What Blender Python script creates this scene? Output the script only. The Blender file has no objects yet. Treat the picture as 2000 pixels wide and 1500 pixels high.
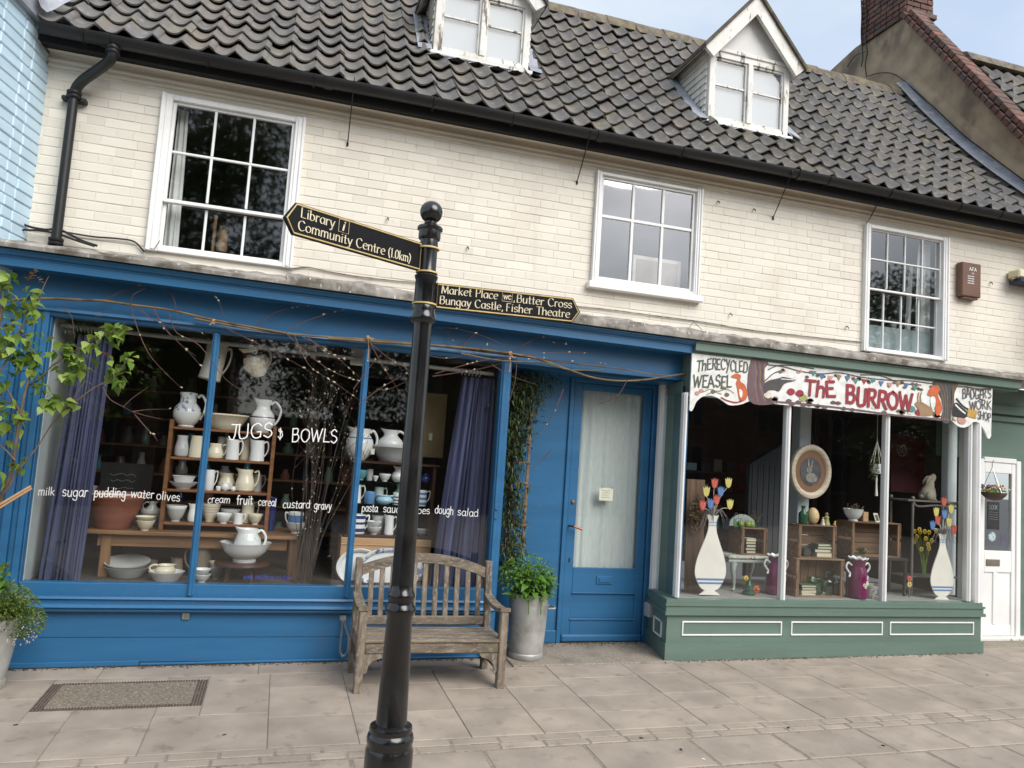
import bpy, math, random
from mathutils import Vector, Matrix, noise as mnoise
random.seed(11)
sc = bpy.context.scene
COL = sc.collection
PI = math.pi

# ---------------------------------------------------------------- camera
FPX = 1500.0                       # focal length in pixels of a 2000 px wide frame
YAW, PIT, ROL = math.radians(16.5), math.radians(5.27), math.radians(3.84)
CAM = Vector((0.0, -5.65, 1.52))
_fw = Vector((math.sin(YAW)*math.cos(PIT), math.cos(YAW)*math.cos(PIT), math.sin(PIT)))
_r0 = Vector((math.cos(YAW), -math.sin(YAW), 0)); _u0 = _r0.cross(_fw)
_r = math.cos(ROL)*_r0+math.sin(ROL)*_u0; _u = -math.sin(ROL)*_r0+math.cos(ROL)*_u0
cd = bpy.data.cameras.new('camera'); cam = bpy.data.objects.new('camera', cd); COL.objects.link(cam)
cd.sensor_width = 36; cd.lens = FPX/2000*36; cd.clip_start = 0.05; cd.clip_end = 2000
M = Matrix.Identity(4)
for i in range(3):
    M[i][0] = _r[i]; M[i][1] = _u[i]; M[i][2] = -_fw[i]; M[i][3] = CAM[i]
cam.matrix_world = M
sc.camera = cam

# ---------------------------------------------------------------- sky, sun, exposure
SUN_EL, SUN_AZ = math.radians(42), math.radians(152)      # azimuth measured from +Y towards +X
w = bpy.data.worlds.new('World'); sc.world = w; w.use_nodes = True
wn, wl = w.node_tree.nodes, w.node_tree.links
wn.clear()
sky = wn.new('ShaderNodeTexSky'); sky.sky_type = 'NISHITA'; sky.sun_disc = False
sky.sun_elevation = SUN_EL; sky.sun_rotation = SUN_AZ; sky.air_density = 1.0; sky.dust_density = 2.0; sky.ozone_density = 1.0
tc = wn.new('ShaderNodeTexCoord'); mp = wn.new('ShaderNodeMapping'); mp.inputs['Scale'].default_value = (1, 1, 2.2)
nz = wn.new('ShaderNodeTexNoise'); nz.inputs['Scale'].default_value = 2.1; nz.inputs['Detail'].default_value = 8; nz.inputs['Roughness'].default_value = .52
rp = wn.new('ShaderNodeValToRGB'); rp.color_ramp.elements[0].position = .34; rp.color_ramp.elements[0].color = (.46, .46, .46, 1)
rp.color_ramp.elements[1].position = .64; rp.color_ramp.elements[1].color = (.97, .97, .97, 1)
mx = wn.new('ShaderNodeMix'); mx.data_type = 'RGBA'; mx.inputs[7].default_value = (3.15, 3.45, 3.72, 1)
bg = wn.new('ShaderNodeBackground'); bg.inputs['Strength'].default_value = 0.12
wo = wn.new('ShaderNodeOutputWorld')
wl.new(tc.outputs['Generated'], mp.inputs['Vector']); wl.new(mp.outputs['Vector'], nz.inputs['Vector']); wl.new(nz.outputs['Fac'], rp.inputs['Fac'])
wl.new(rp.outputs['Color'], mx.inputs[0]); wl.new(sky.outputs['Color'], mx.inputs[6]); wl.new(mx.outputs[2], bg.inputs['Color']); wl.new(bg.outputs['Background'], wo.inputs['Surface'])
sd = bpy.data.lights.new('sun', 'SUN'); sd.energy = 1.5; sd.angle = math.radians(45); sd.color = (1, .965, .91)
sun = bpy.data.objects.new('sun', sd); COL.objects.link(sun)
sv = Vector((math.sin(SUN_AZ)*math.cos(SUN_EL), math.cos(SUN_AZ)*math.cos(SUN_EL), math.sin(SUN_EL)))
sun.rotation_euler = sv.to_track_quat('Z', 'Y').to_euler(); sun.location = (0, -8, 12)
vs = sc.view_settings; vs.view_transform = 'Standard'; vs.look = 'None'; vs.gamma = 1; vs.exposure = 1.2; vs.use_curve_mapping = False
sc.render.engine = 'CYCLES'; cy = sc.cycles
cy.max_bounces = 8; cy.diffuse_bounces = 4; cy.glossy_bounces = 4; cy.transmission_bounces = 6; cy.transparent_max_bounces = 16
cy.use_denoising = True; cy.caustics_reflective = False; cy.caustics_refractive = False

# ---------------------------------------------------------------- measuring
def ray(px, py): return _r*((px-1000)/FPX)-_u*((py-750)/FPX)+_fw
def at(px, py, Y):
    v = ray(px, py); return CAM+v*((Y-CAM.y)/v.y)
def atx(px, py, X):
    v = ray(px, py); return CAM+v*((X-CAM.x)/v.x)
def gz(X, Y): return .012*X+.02*(Y+.05)
def grd(px, py):
    v = ray(px, py); t = (CAM.z-.012*CAM.x-.02*(CAM.y+.05))/(-(v.z-.012*v.x-.02*v.y)); return CAM+v*t
def X_(px, py, Y): return at(px, py, Y).x
def Z_(px, py, Y): return at(px, py, Y).z
def rnd(a, b): return random.uniform(a, b)

# ---------------------------------------------------------------- mesh builder
class MB:
    def __init__(s): s.v = []; s.f = []; s.m = []; s.r = None
    def add(s, vs, fs, mi=0):
        o = len(s.v); s.v += [tuple(v) for v in vs]; s.f += [tuple(i+o for i in f) for f in fs]; s.m += [mi]*len(fs); return o
    def box(s, x0, x1, y0, y1, z0, z1, mi=0):
        s.add([(x, y, z) for z in (z0, z1) for y in (y0, y1) for x in (x0, x1)], [(0, 2, 3, 1), (4, 5, 7, 6), (0, 1, 5, 4), (2, 6, 7, 3), (0, 4, 6, 2), (1, 3, 7, 5)], mi); return s
    def cbox(s, x0, x1, y0, y1, z0, z1, b=.004, mi=0, M=None, jit=0):
        b = b if isinstance(b, tuple) else (min(b, (x1-x0)*.45, (y1-y0)*.45, (z1-z0)*.45),)*3
        L = ((x0, x1), (y0, y1), (z0, z1)); vs = []; idx = {}
        for sx in (0, 1):
            for sy in (0, 1):
                for sz in (0, 1):
                    S = (sx, sy, sz)
                    for a in range(3):
                        p = [L[k][S[k]] if k == a else L[k][S[k]]+(b[k] if S[k] == 0 else -b[k]) for k in range(3)]
                        idx[(S, a)] = len(vs); vs.append(Vector(p))
        fs = []
        for a in range(3):
            k, l = (a+1) % 3, (a+2) % 3
            for sa in (0, 1):
                def key(sk, sl):
                    S = [0, 0, 0]; S[a] = sa; S[k] = sk; S[l] = sl; return idx[(tuple(S), a)]
                q = [key(0, 0), key(1, 0), key(1, 1), key(0, 1)]; fs.append(q if sa else q[::-1])
            for sk in (0, 1):
                for sl in (0, 1):
                    def S_(sa): 
                        S = [0, 0, 0]; S[a] = sa; S[k] = sk; S[l] = sl; return tuple(S)
                    q = [idx[(S_(0), k)], idx[(S_(1), k)], idx[(S_(1), l)], idx[(S_(0), l)]]
                    fs.append(q if (sk == sl) else q[::-1])
        for sx in (0, 1):
            for sy in (0, 1):
                for sz in (0, 1):
                    S = (sx, sy, sz); q = [idx[(S, 0)], idx[(S, 1)], idx[(S, 2)]]
                    fs.append(q if (sx+sy+sz) % 2 else q[::-1])
        if jit:
            for v in vs: v += Vector((rnd(-jit, jit), rnd(-jit, jit), rnd(-jit, jit)))
        if M is not None: vs = [M @ v for v in vs]
        s.add(vs, fs, mi); return s
    def tube(s, pts, r, seg=8, mi=0, cap=True, closed=False):
        pts = [Vector(p) for p in pts]; n = len(pts); R = r if isinstance(r, (list, tuple)) else [r]*n
        vs = []; ref = None
        for i, p in enumerate(pts):
            if closed: t = pts[(i+1) % n]-pts[i-1]
            else: t = pts[min(i+1, n-1)]-pts[max(i-1, 0)]
            if t.length < 1e-9: t = Vector((0, 0, 1))
            t.normalize()
            if ref is None: ref = Vector((0, 0, 1)) if abs(t.z) < .9 else Vector((1, 0, 0))
            a = ref-t*ref.dot(t); a.normalize(); b = t.cross(a); ref = a
            for j in range(seg):
                an = 2*PI*j/seg; vs.append(p+a*(math.cos(an)*R[i])+b*(math.sin(an)*R[i]))
        fs = []
        for i in range(n if closed else n-1):
            i2 = (i+1) % n
            for j in range(seg):
                k = (j+1) % seg; fs.append((i*seg+j, i*seg+k, i2*seg+k, i2*seg+j))
        if cap and not closed: fs.append(tuple(range(seg))[::-1]); fs.append(tuple((n-1)*seg+j for j in range(seg)))
        s.add(vs, fs, mi); return s
    def lathe(s, prof, c=(0, 0, 0), seg=24, mi=0, warp=None, mfun=None):
        vs = []; n = len(prof)
        for (r, z) in prof:
            for j in range(seg):
                an = 2*PI*j/seg; x, y, zz = r*math.cos(an), r*math.sin(an), z
                if warp: x, y, zz = warp(x, y, zz, an)
                vs.append((c[0]+x, c[1]+y, c[2]+zz))
        o = len(s.v); s.v += vs
        for i in range(n-1):
            m = mfun(i) if mfun else mi
            for j in range(seg):
                k = (j+1) % seg; s.f.append((o+i*seg+j, o+i*seg+k, o+(i+1)*seg+k, o+(i+1)*seg+j)); s.m.append(m)
        return s
    def mould(s, poly, x0, x1, dz=0.0, mi=0):
        """extrude a (Y,Z) outline along X; dz lifts the far end"""
        n = len(poly)
        if sum(poly[i][0]*poly[(i+1) % n][1]-poly[(i+1) % n][0]*poly[i][1] for i in range(n)) < 0: poly = poly[::-1]
        vs = [(x0, y, z) for y, z in poly]+[(x1, y, z+dz) for y, z in poly]
        s.add(vs, [(i, (i+1) % n, n+(i+1) % n, n+i) for i in range(n)]+[tuple(range(n))[::-1], tuple(range(n, 2*n))], mi); return s
    def prism(s, poly, y0, y1, mi=0):
        """extrude an (X,Z) outline from y0 (front) to y1"""
        n = len(poly)
        a = sum(poly[i][0]*poly[(i+1) % n][1]-poly[(i+1) % n][0]*poly[i][1] for i in range(n))
        if a < 0: poly = poly[::-1]
        vs = [(x, y0, z) for x, z in poly]+[(x, y1, z) for x, z in poly]
        fs = [tuple(range(n)), tuple(range(n, 2*n))[::-1]]+[((i+1) % n, i, n+i, n+(i+1) % n) for i in range(n)]
        s.add(vs, fs, mi); return s
    def quad(s, a, b, c, d, mi=0): s.add([a, b, c, d], [(0, 1, 2, 3)], mi); return s
    def ball(s, c, r, su=12, sv=8, mi=0, sc3=(1, 1, 1)):
        prof = [(r*math.sin(PI*i/sv), -r*math.cos(PI*i/sv)) for i in range(sv+1)]
        return s.lathe(prof, c, su, mi, warp=lambda x, y, z, a: (x*sc3[0], y*sc3[1], z*sc3[2]))
    def xf(s, M, start=0):
        s.v = s.v[:start]+[tuple(M @ Vector(v)) for v in s.v[start:]]; return s
    def mesh(s, name, mats, smooth=None):
        me = bpy.data.meshes.new(name); me.from_pydata(s.v, [], s.f)
        for m in (mats if isinstance(mats, (list, tuple)) else [mats]): me.materials.append(m)
        if any(s.m): me.polygons.foreach_set('material_index', s.m)
        if smooth is not None:
            me.polygons.foreach_set('use_smooth', [True]*len(s.f))
            me.set_sharp_from_angle(angle=math.radians(smooth))
        if s.r is not None:
            at_ = me.attributes.new('rnd', 'FLOAT', 'POINT'); at_.data.foreach_set('value', s.r)
        me.update(); return me
    def build(s, name, mats, parent=None, smooth=None, loc=None):
        o = bpy.data.objects.new(name, s.mesh(name, mats, smooth)); COL.objects.link(o)
        if parent: o.parent = parent
        if loc is not None: o.location = loc
        return o

def tag(o, label=None, cat=None, group=None, kind=None):
    if label: o['label'] = label
    if cat: o['category'] = cat
    if group: o['group'] = group
    if kind: o['kind'] = kind
    return o
def empty(name, loc=(0, 0, 0), label=None, cat=None, group=None, kind=None, parent=None):
    o = bpy.data.objects.new(name, None); o.empty_display_size = .1; COL.objects.link(o); o.location = loc
    if parent: o.parent = parent
    return tag(o, label, cat, group, kind)
def inst(name, me, parent=None, M=None):
    o = bpy.data.objects.new(name, me); COL.objects.link(o)
    if parent: o.parent = parent
    if M is not None: o.matrix_local = M
    return o
def smoothpts(pts, n=6, closed=False):
    """Catmull-Rom through 2D/3D points"""
    P = [Vector(p) for p in pts]; N = len(P); out = []
    rng = N if closed else N-1
    for i in range(rng):
        p1, p2 = P[i], P[(i+1) % N]
        p0 = P[i-1] if (closed or i > 0) else p1*2-p2
        p3 = P[(i+2) % N] if (closed or i < N-2) else p2*2-p1
        for k in range(n):
            t = k/n
            out.append(.5*((2*p1)+(p2-p0)*t+(2*p0-5*p1+4*p2-p3)*t*t+(3*p1-p0-3*p2+p3)*t**3))
    if not closed: out.append(P[-1])
    return out
# ---------------------------------------------------------------- materials
def nt(name):
    m = bpy.data.materials.new(name); m.use_nodes = True; t = m.node_tree
    return m, t.nodes, t.links, t.nodes['Principled BSDF']
def lin(c): return tuple((x/255/12.92 if x/255 <= .04045 else ((x/255+.055)/1.055)**2.4) for x in c)
def rgba(c): return (c[0], c[1], c[2], 1)
def pm(name, col, rough=.5, var=.18, scale=6, bump=0.0, bscale=80, metal=0, stretch=(1, 1, 1), spec=.5, per=.0, col2=None, thr=(.35, .65), detail=6, coat=0, world=False):
    """general material: noise-varied colour, noise bump, per-object brightness"""
    m, n, l, b = nt(name)
    tc = n.new('ShaderNodeTexCoord'); mp = n.new('ShaderNodeMapping'); mp.inputs['Scale'].default_value = stretch
    if world:
        ge = n.new('ShaderNodeNewGeometry'); l.new(ge.outputs['Position'], mp.inputs['Vector'])
    else: l.new(tc.outputs['Object'], mp.inputs['Vector'])
    oi = n.new('ShaderNodeObjectInfo')
    nz = n.new('ShaderNodeTexNoise'); nz.noise_dimensions = '4D'; nz.inputs['Scale'].default_value = scale; nz.inputs['Detail'].default_value = detail
    l.new(mp.outputs['Vector'], nz.inputs['Vector'])
    if per:
        mu = n.new('ShaderNodeMath'); mu.operation = 'MULTIPLY'; mu.inputs[1].default_value = 37.0; l.new(oi.outputs['Random'], mu.inputs[0]); l.new(mu.outputs[0], nz.inputs['W'])
    r = n.new('ShaderNodeValToRGB'); e = r.color_ramp.elements
    c2 = col2 if col2 else tuple(c*(1+var) for c in col); c1 = col if col2 else tuple(c*(1-var) for c in col)
    e[0].position, e[1].position = thr; e[0].color = rgba(c1); e[1].color = rgba(c2)
    l.new(nz.outputs['Fac'], r.inputs['Fac']); out = r.outputs['Color']
    if per:
        at_ = n.new('ShaderNodeAttribute'); at_.attribute_name = 'rnd'
        ad = n.new('ShaderNodeMath'); l.new(at_.outputs['Fac'], ad.inputs[0]); l.new(oi.outputs['Random'], ad.inputs[1])
        fr = n.new('ShaderNodeMath'); fr.operation = 'FRACT'; l.new(ad.outputs[0], fr.inputs[0])
        mr = n.new('ShaderNodeMapRange'); mr.inputs['To Min'].default_value = 1-per; mr.inputs['To Max'].default_value = 1+per; l.new(fr.outputs[0], mr.inputs['Value'])
        hs = n.new('ShaderNodeHueSaturation'); l.new(mr.outputs[0], hs.inputs['Value']); l.new(out, hs.inputs['Color']); out = hs.outputs['Color']
    l.new(out, b.inputs['Base Color'])
    b.inputs['Roughness'].default_value = rough; b.inputs['Metallic'].default_value = metal; b.inputs['Specular IOR Level'].default_value = spec
    if coat: b.inputs['Coat Weight'].default_value = coat; b.inputs['Coat Roughness'].default_value = .08
    if bump:
        n2 = n.new('ShaderNodeTexNoise'); n2.inputs['Scale'].default_value = bscale; n2.inputs['Detail'].default_value = 5
        l.new(mp.outputs['Vector'], n2.inputs['Vector'])
        bu = n.new('ShaderNodeBump'); bu.inputs['Strength'].default_value = min(1, bump*20); bu.inputs['Distance'].default_value = bump
        l.new(n2.outputs['Fac'], bu.inputs['Height']); l.new(bu.outputs['Normal'], b.inputs['Normal'])
    return m
def overlay(m, col, scale, thr, detail=8, stretch=(1, 1, 1), amount=1.0, rough=None, world=False, w=3.1):
    """add patches of another colour (dirt, moss, chipped paint) over a material"""
    n, l = m.node_tree.nodes, m.node_tree.links; b = n['Principled BSDF']
    src = b.inputs['Base Color'].links[0].from_socket
    tc = n.new('ShaderNodeTexCoord'); mp = n.new('ShaderNodeMapping'); mp.inputs['Scale'].default_value = stretch
    if world:
        ge = n.new('ShaderNodeNewGeometry'); l.new(ge.outputs['Position'], mp.inputs['Vector'])
    else: l.new(tc.outputs['Object'], mp.inputs['Vector'])
    nz = n.new('ShaderNodeTexNoise'); nz.noise_dimensions = '4D'; nz.inputs['W'].default_value = w; nz.inputs['Scale'].default_value = scale; nz.inputs['Detail'].default_value = detail; nz.inputs['Roughness'].default_value = .6
    if not world:
        oi = n.new('ShaderNodeObjectInfo'); mu = n.new('ShaderNodeMath'); mu.operation = 'MULTIPLY_ADD'; mu.inputs[1].default_value = 23.0; mu.inputs[2].default_value = w; l.new(oi.outputs['Random'], mu.inputs[0]); l.new(mu.outputs[0], nz.inputs['W'])
    l.new(mp.outputs['Vector'], nz.inputs['Vector'])
    r = n.new('ShaderNodeValToRGB'); e = r.color_ramp.elements; e[0].position, e[1].position = thr; e[0].color = (0, 0, 0, 1); e[1].color = (amount,)*3+(1,)
    l.new(nz.outputs['Fac'], r.inputs['Fac'])
    mx = n.new('ShaderNodeMix'); mx.data_type = 'RGBA'; mx.inputs[7].default_value = rgba(col)
    l.new(r.outputs['Color'], mx.inputs[0]); l.new(src, mx.inputs[6]); l.new(mx.outputs[2], b.inputs['Base Color'])
    return m
MT = {}
# painted brick walls
MT['cream'] = overlay(overlay(pm('cream_paint', (.725, .68, .592), .62, .075, .9, .0040, 30, stretch=(.6, 1, 1.7), per=.008, world=True), (.56, .485, .41), 1.9, (.48, .78), amount=.5, world=True), (.32, .28, .235), 13, (.63, .78), amount=.5, world=True, w=8)
MT['cream'] = overlay(MT['cream'], (.40, .36, .31), 5, (.60, .84), stretch=(1.6, 1, .16), amount=.4, world=True, w=31)
MT['plaster'] = overlay(pm('cream_plaster', (.66, .605, .51), .7, .06, 2, .001, 60, world=True), (.40, .34, .27), 3, (.55, .8), amount=.5, world=True)
MT['sky_paint'] = overlay(pm('pale_blue_paint', (.55, .72, .83), .5, .07, 3, .0022, 90, per=.03, world=True), (.36, .48, .54), 9, (.64, .82), amount=.5, world=True)
# shopfront paints
def paint(name, col, rough, grain):
    m = pm(name, col, rough, .10, 2.2, grain, 28, stretch=(.35, 1, 4.0), world=True)
    m = overlay(m, tuple(min(1, c*1.35+.03) for c in col), 20, (.60, .75), stretch=(.4, 1, 2.2), amount=.45, world=True)
    return overlay(m, (.10, .095, .085), 5.5, (.56, .80), stretch=(1, 1, .6), amount=.3, world=True, w=12)
MT['blue'] = paint('blue_gloss_paint', (.024, .128, .275), .36, .0014)
MT['blue'] = overlay(MT['blue'], (.30, .36, .42), 48, (.725, .75), amount=.6, stretch=(.6, 1, 1.6), world=True, w=21)
MT['green'] = overlay(paint('sage_green_paint', (.118, .178, .146), .42, .0006), (.55, .56, .52), 60, (.735, .77), amount=.8, world=True, w=5)
MT['white'] = overlay(pm('white_gloss_paint', (.80, .80, .79), .4, .05, 4, .0006, 40, world=True), (.36, .35, .32), 14, (.66, .80), amount=.5, world=True)
MT['oldwhite'] = overlay(overlay(pm('flaking_white_paint', (.70, .69, .65), .6, .08, 6, .0015, 60, stretch=(1, 1, .35), world=True), (.13, .10, .075), 15, (.57, .63), stretch=(1.2, 1, .28), world=True), (.42, .37, .25), 5, (.54, .72), amount=.6, world=True, w=9)
MT['flash'] = overlay(overlay(pm('weathered_flashing', (.30, .275, .25), .8, .35, 9, .005, 40, stretch=(1, 1, 1), world=True), (.10, .085, .065), 7, (.46, .62), world=True), (.62, .60, .56), 30, (.60, .68), stretch=(1.4, 1, .4), world=True, w=6)
MT['lead'] = overlay(pm('grey_lead', (.29, .31, .35), .55, .2, 6, .002, 30, world=True), (.50, .50, .47), 16, (.55, .72), world=True)
# roof
m, n, l, b = nt('clay_pantile')
oi = n.new('ShaderNodeObjectInfo'); aa = n.new('ShaderNodeAttribute'); aa.attribute_name = 'rnd'
ad = n.new('ShaderNodeMath'); l.new(oi.outputs['Random'], ad.inputs[0]); l.new(aa.outputs['Fac'], ad.inputs[1])
fr = n.new('ShaderNodeMath'); fr.operation = 'FRACT'; l.new(ad.outputs[0], fr.inputs[0])
cr = n.new('ShaderNodeValToRGB'); cr.color_ramp.interpolation = 'CONSTANT'
cols = [(0.136, 0.126, 0.118), (0.15, 0.139, 0.13), (0.124, 0.116, 0.109), (0.155, 0.143, 0.13), (0.144, 0.136, 0.13), (0.158, 0.139, 0.125), (0.135, 0.124, 0.116), (0.166, 0.142, 0.126), (0.144, 0.135, 0.123), (0.151, 0.138, 0.122)]
el = cr.color_ramp.elements
el[0].position = 0; el[0].color = rgba(cols[0]); el[1].position = .1; el[1].color = rgba(cols[1])
for i in range(2, 10): e = el.new(i/10); e.color = rgba(cols[i])
l.new(fr.outputs[0], cr.inputs['Fac']); l.new(cr.outputs['Color'], b.inputs['Base Color']); b.inputs['Roughness'].default_value = .62
ge = n.new('ShaderNodeNewGeometry'); n2 = n.new('ShaderNodeTexNoise'); n2.inputs['Scale'].default_value = 55; n2.inputs['Detail'].default_value = 6; l.new(ge.outputs['Position'], n2.inputs['Vector'])
bu = n.new('ShaderNodeBump'); bu.inputs['Strength'].default_value = .5; bu.inputs['Distance'].default_value = .003; l.new(n2.outputs['Fac'], bu.inputs['Height']); l.new(bu.outputs['Normal'], b.inputs['Normal'])
MT['tile'] = overlay(overlay(overlay(overlay(m, (.055, .052, .050), 4, (.52, .72), amount=.6, world=True), (.26, .22, .13), 5.5, (.52, .70), amount=.65, world=True, w=5), (.31, .305, .29), 16, (.54, .70), amount=.6, world=True, w=7), (.50, .49, .44), 80, (.655, .70), amount=.9, world=True, w=9)
MT['ridge'] = overlay(pm('mossy_ridge', (.14, .115, .085), .85, .4, 14, .006, 40, world=True), (.20, .17, .07), 7, (.5, .66), amount=.7, world=True)
MT['render'] = overlay(overlay(pm('brown_render', (.32, .245, .165), .85, .25, 3.5, .004, 35, world=True), (.10, .08, .062), 3.2, (.52, .66), stretch=(1, 1, .6), amount=.65, world=True), (.30, .245, .16), 9, (.58, .74), amount=.6, world=True, w=7)
MT['redbrick'] = overlay(pm('red_brick', (.145, .066, .048), .85, .4, 14, .003, 90, per=.35), (.075, .066, .058), 7, (.44, .60), amount=.85)
MT['mortar'] = pm('lime_mortar', (.33, .27, .21), .9, .2, 20, .002, 80)
MT['black_pl'] = overlay(pm('black_gutter', (.008, .008, .009), .45, .3, 5, .0004, 30), (.028, .027, .025), 9, (.62, .8), amount=.5)
MT['iron'] = overlay(pm('black_iron_gloss', (.0065, .0065, .007), .22, .3, 8, .0016, 24, coat=.35), (.30, .30, .29), 85, (.735, .76), amount=.5, stretch=(1, 1, .7))
MT['iron'] = overlay(MT['iron'], (.045, .043, .04), 7, (.50, .72), amount=.55, stretch=(1, 1, .5))
MT['gold'] = pm('gold_paint', (.62, .47, .20), .4, .15, 20)
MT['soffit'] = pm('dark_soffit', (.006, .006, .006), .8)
# ground
MT['slab'] = overlay(overlay(pm('york_slab', (.345, .288, .236), .78, .13, 4.5, .0025, 70, per=.075, world=True), (.21, .178, .145), 2.2, (.46, .72), amount=.6, world=True), (.11, .094, .076), 8, (.57, .72), amount=.6, world=True, w=6)
MT['slab'] = overlay(MT['slab'], (.14, .12, .10), 30, (.715, .74), amount=.45, world=True, w=15)
MT['slab'] = overlay(MT['slab'], (.55, .51, .45), 140, (.70, .74), amount=.5, world=True, w=9)
MT['joint'] = overlay(pm('sandy_joint', (.26, .215, .17), .95, .3, 60, .002, 160, world=True), (.10, .09, .06), 3, (.55, .7), amount=.6, world=True)
MT['concrete'] = overlay(pm('rough_concrete', (.27, .23, .185), .9, .3, 90, .004, 220, world=True), (.10, .085, .066), 5, (.5, .7), amount=.6, world=True)
MT['aggregate'] = overlay(overlay(pm('pebble_aggregate', (.20, .162, .122), .85, .35, 60, .006, 130, world=True), (.50, .45, .37), 105, (.57, .64), world=True), (.06, .05, .04), 80, (.62, .68), world=True, w=8)
MT['rust'] = overlay(pm('rusted_iron', (.085, .060, .048), .75, .3, 40, .002, 80, world=True), (.17, .145, .12), 25, (.5, .66), amount=.7, world=True)
MT['asphalt'] = pm('asphalt', (.055, .054, .052), .9, .3, 70, .004, 200, world=True)
# wood
def wood(name, col, rough=.55, var=.28, st=(1.2, 18, 18), sc_=2.2, per=.12, bump=.0008):
    return pm(name, col, rough, var, sc_, bump, 9, stretch=st, per=per)
MT['bench'] = overlay(overlay(pm('weathered_teak', (.165, .130, .096), .85, .4, 3, .003, 14, stretch=(10, 10, 1.4), per=.14), (.36, .33, .285), 26, (.51, .64), amount=.6, stretch=(3, 3, 1)), (.125, .125, .05), 6, (.56, .72), amount=.65)
MT['benchx'] = overlay(overlay(pm('weathered_teak_rail', (.165, .130, .096), .85, .4, 3, .003, 14, stretch=(1.4, 10, 10), per=.14), (.35, .32, .275), 26, (.51, .64), amount=.6, stretch=(1, 3, 3)), (.12, .12, .05), 6, (.56, .72), amount=.65)
MT['pine'] = wood('waxed_pine', (.20, .088, .035), .45)
MT['oak'] = wood('table_oak', (.21, .112, .052), .5)
MT['oakv'] = wood('table_oak_leg', (.21, .112, .052), .5, st=(18, 18, 1.2))
MT['mahog'] = wood('dark_mahogany', (.055, .022, .014), .35)
MT['crate'] = wood('crate_board', (.19, .112, .062), .8, .35)
MT['cratev'] = wood('crate_slat', (.185, .108, .06), .8, .35, st=(18, 18, 1.2))
MT['plank'] = wood('old_plank', (.135, .082, .050), .8, .35, st=(14, 14, 1.0))
MT['darkwood'] = wood('black_wood', (.012, .011, .011), .5)
MT['lattice'] = wood('trellis_wood', (.19, .125, .085), .8, .3, st=(10, 10, 10))
# fabrics, pottery, misc
MT['curtain'] = pm('slate_blue_cotton', (.066, .076, .150), .9, .16, 5, .001, 300, stretch=(2, 1, .4))
MT['net'] = pm('white_net', (.62, .66, .65), .9, .08, 20, .0005, 400)
MT['doornet'] = pm('linen_net', (.54, .60, .585), .9, .06, 60, .0006, 300, stretch=(1, 1, .2))
MT['silk'] = pm('cream_curtain', (.66, .67, .66), .8, .06, 6)
MT['glaze'] = pm('white_glaze', (.73, .74, .735), .13, .03, 5)
MT['cream_gl'] = pm('cream_glaze', (.70, .64, .49), .16, .05, 5)
MT['grey_gl'] = pm('grey_white_glaze', (.46, .47, .47), .16, .05, 5)
MT['paleblue'] = pm('pale_blue_glaze', (.36, .55, .66), .16, .05, 5)
MT['midblue'] = pm('mid_blue_glaze', (.10, .24, .46), .16, .06, 5)
MT['navy'] = pm('navy_glaze', (.018, .03, .13), .16, .05, 5)
MT['teal'] = pm('teal_glaze', (.12, .36, .42), .16, .05, 5)
MT['sagegl'] = pm('sage_glaze', (.26, .40, .31), .18, .05, 5)
MT['maroon'] = pm('maroon_band', (.10, .012, .022), .2, .1, 5)
MT['magenta'] = pm('magenta_glaze', (.125, .008, .062), .14, .12, 5)
MT['terra'] = overlay(pm('terracotta', (.25, .085, .052), .62, .14, 5, .0012, 40, stretch=(1, 1, 6)), (.23, .10, .07), 7, (.5, .7), amount=.5)
MT['blueprint'] = overlay(pm('blue_transfer_print', (.72, .735, .735), .14, .03, 5), (.10, .17, .27), 42, (.52, .57), amount=.85)
MT['fleck'] = overlay(pm('rose_transfer_print', (.62, .58, .50), .2, .05, 5), (.24, .05, .06), 22, (.63, .67), amount=.85)
MT['dots'] = overlay(pm('dotted_border', (.62, .66, .64), .14, .03, 5), (.05, .09, .15), 62, (.60, .64), amount=.9)
MT['pewter'] = pm('brown_stoneware', (.17, .145, .115), .35, .2, 6)
MT['galv'] = overlay(overlay(pm('galvanised_steel', (.40, .40, .38), .5, .25, 6, .0008, 40, metal=.4), (.24, .22, .185), 8, (.52, .66), amount=.7), (.40, .39, .34), 28, (.58, .68), amount=.5)
MT['steel'] = pm('steel', (.42, .42, .41), .35, .1, 10, metal=.9)
MT['brass'] = pm('dull_brass', (.30, .20, .085), .45, .2, 10, metal=.7)
MT['copper'] = pm('copper_handle', (.40, .15, .09), .45, .15, 10, metal=.6)
MT['rail'] = pm('grey_rail', (.30, .29, .26), .5, .1, 6)
MT['peach'] = wood('peach_pine_panel', (.50, .31, .165), .6, .10)
MT['tan'] = overlay(pm('tan_poster', (.30, .215, .095), .6, .1, 5), (.12, .05, .03), 9, (.63, .66), amount=.7)
MT['paper'] = pm('paper', (.70, .68, .58), .8, .04, 6)
MT['papery'] = pm('pale_yellow_paper', (.70, .70, .57), .8, .04, 6)
MT['ink'] = pm('dark_ink', (.02, .02, .025), .7)
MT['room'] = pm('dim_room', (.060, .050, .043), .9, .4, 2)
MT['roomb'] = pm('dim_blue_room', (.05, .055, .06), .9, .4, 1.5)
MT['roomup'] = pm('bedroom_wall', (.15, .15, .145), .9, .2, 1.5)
MT['palewall'] = pm('pale_blue_partition', (.50, .56, .57), .7, .05, 3)
MT['bed'] = pm('grey_display_board', (.30, .295, .28), .7, .12, 8)
MT['pen'] = pm('white_paint_pen', (.83, .83, .82), .6, .02, 6)
MT['bluepen'] = pm('blue_vinyl', (.05, .07, .28), .5, .02, 6)
MT['twig'] = pm('willow_twig', (.105, .055, .042), .6, .35, 9)
MT['darktwig'] = pm('brown_twig', (.05, .034, .026), .7, .35, 9)
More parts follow.
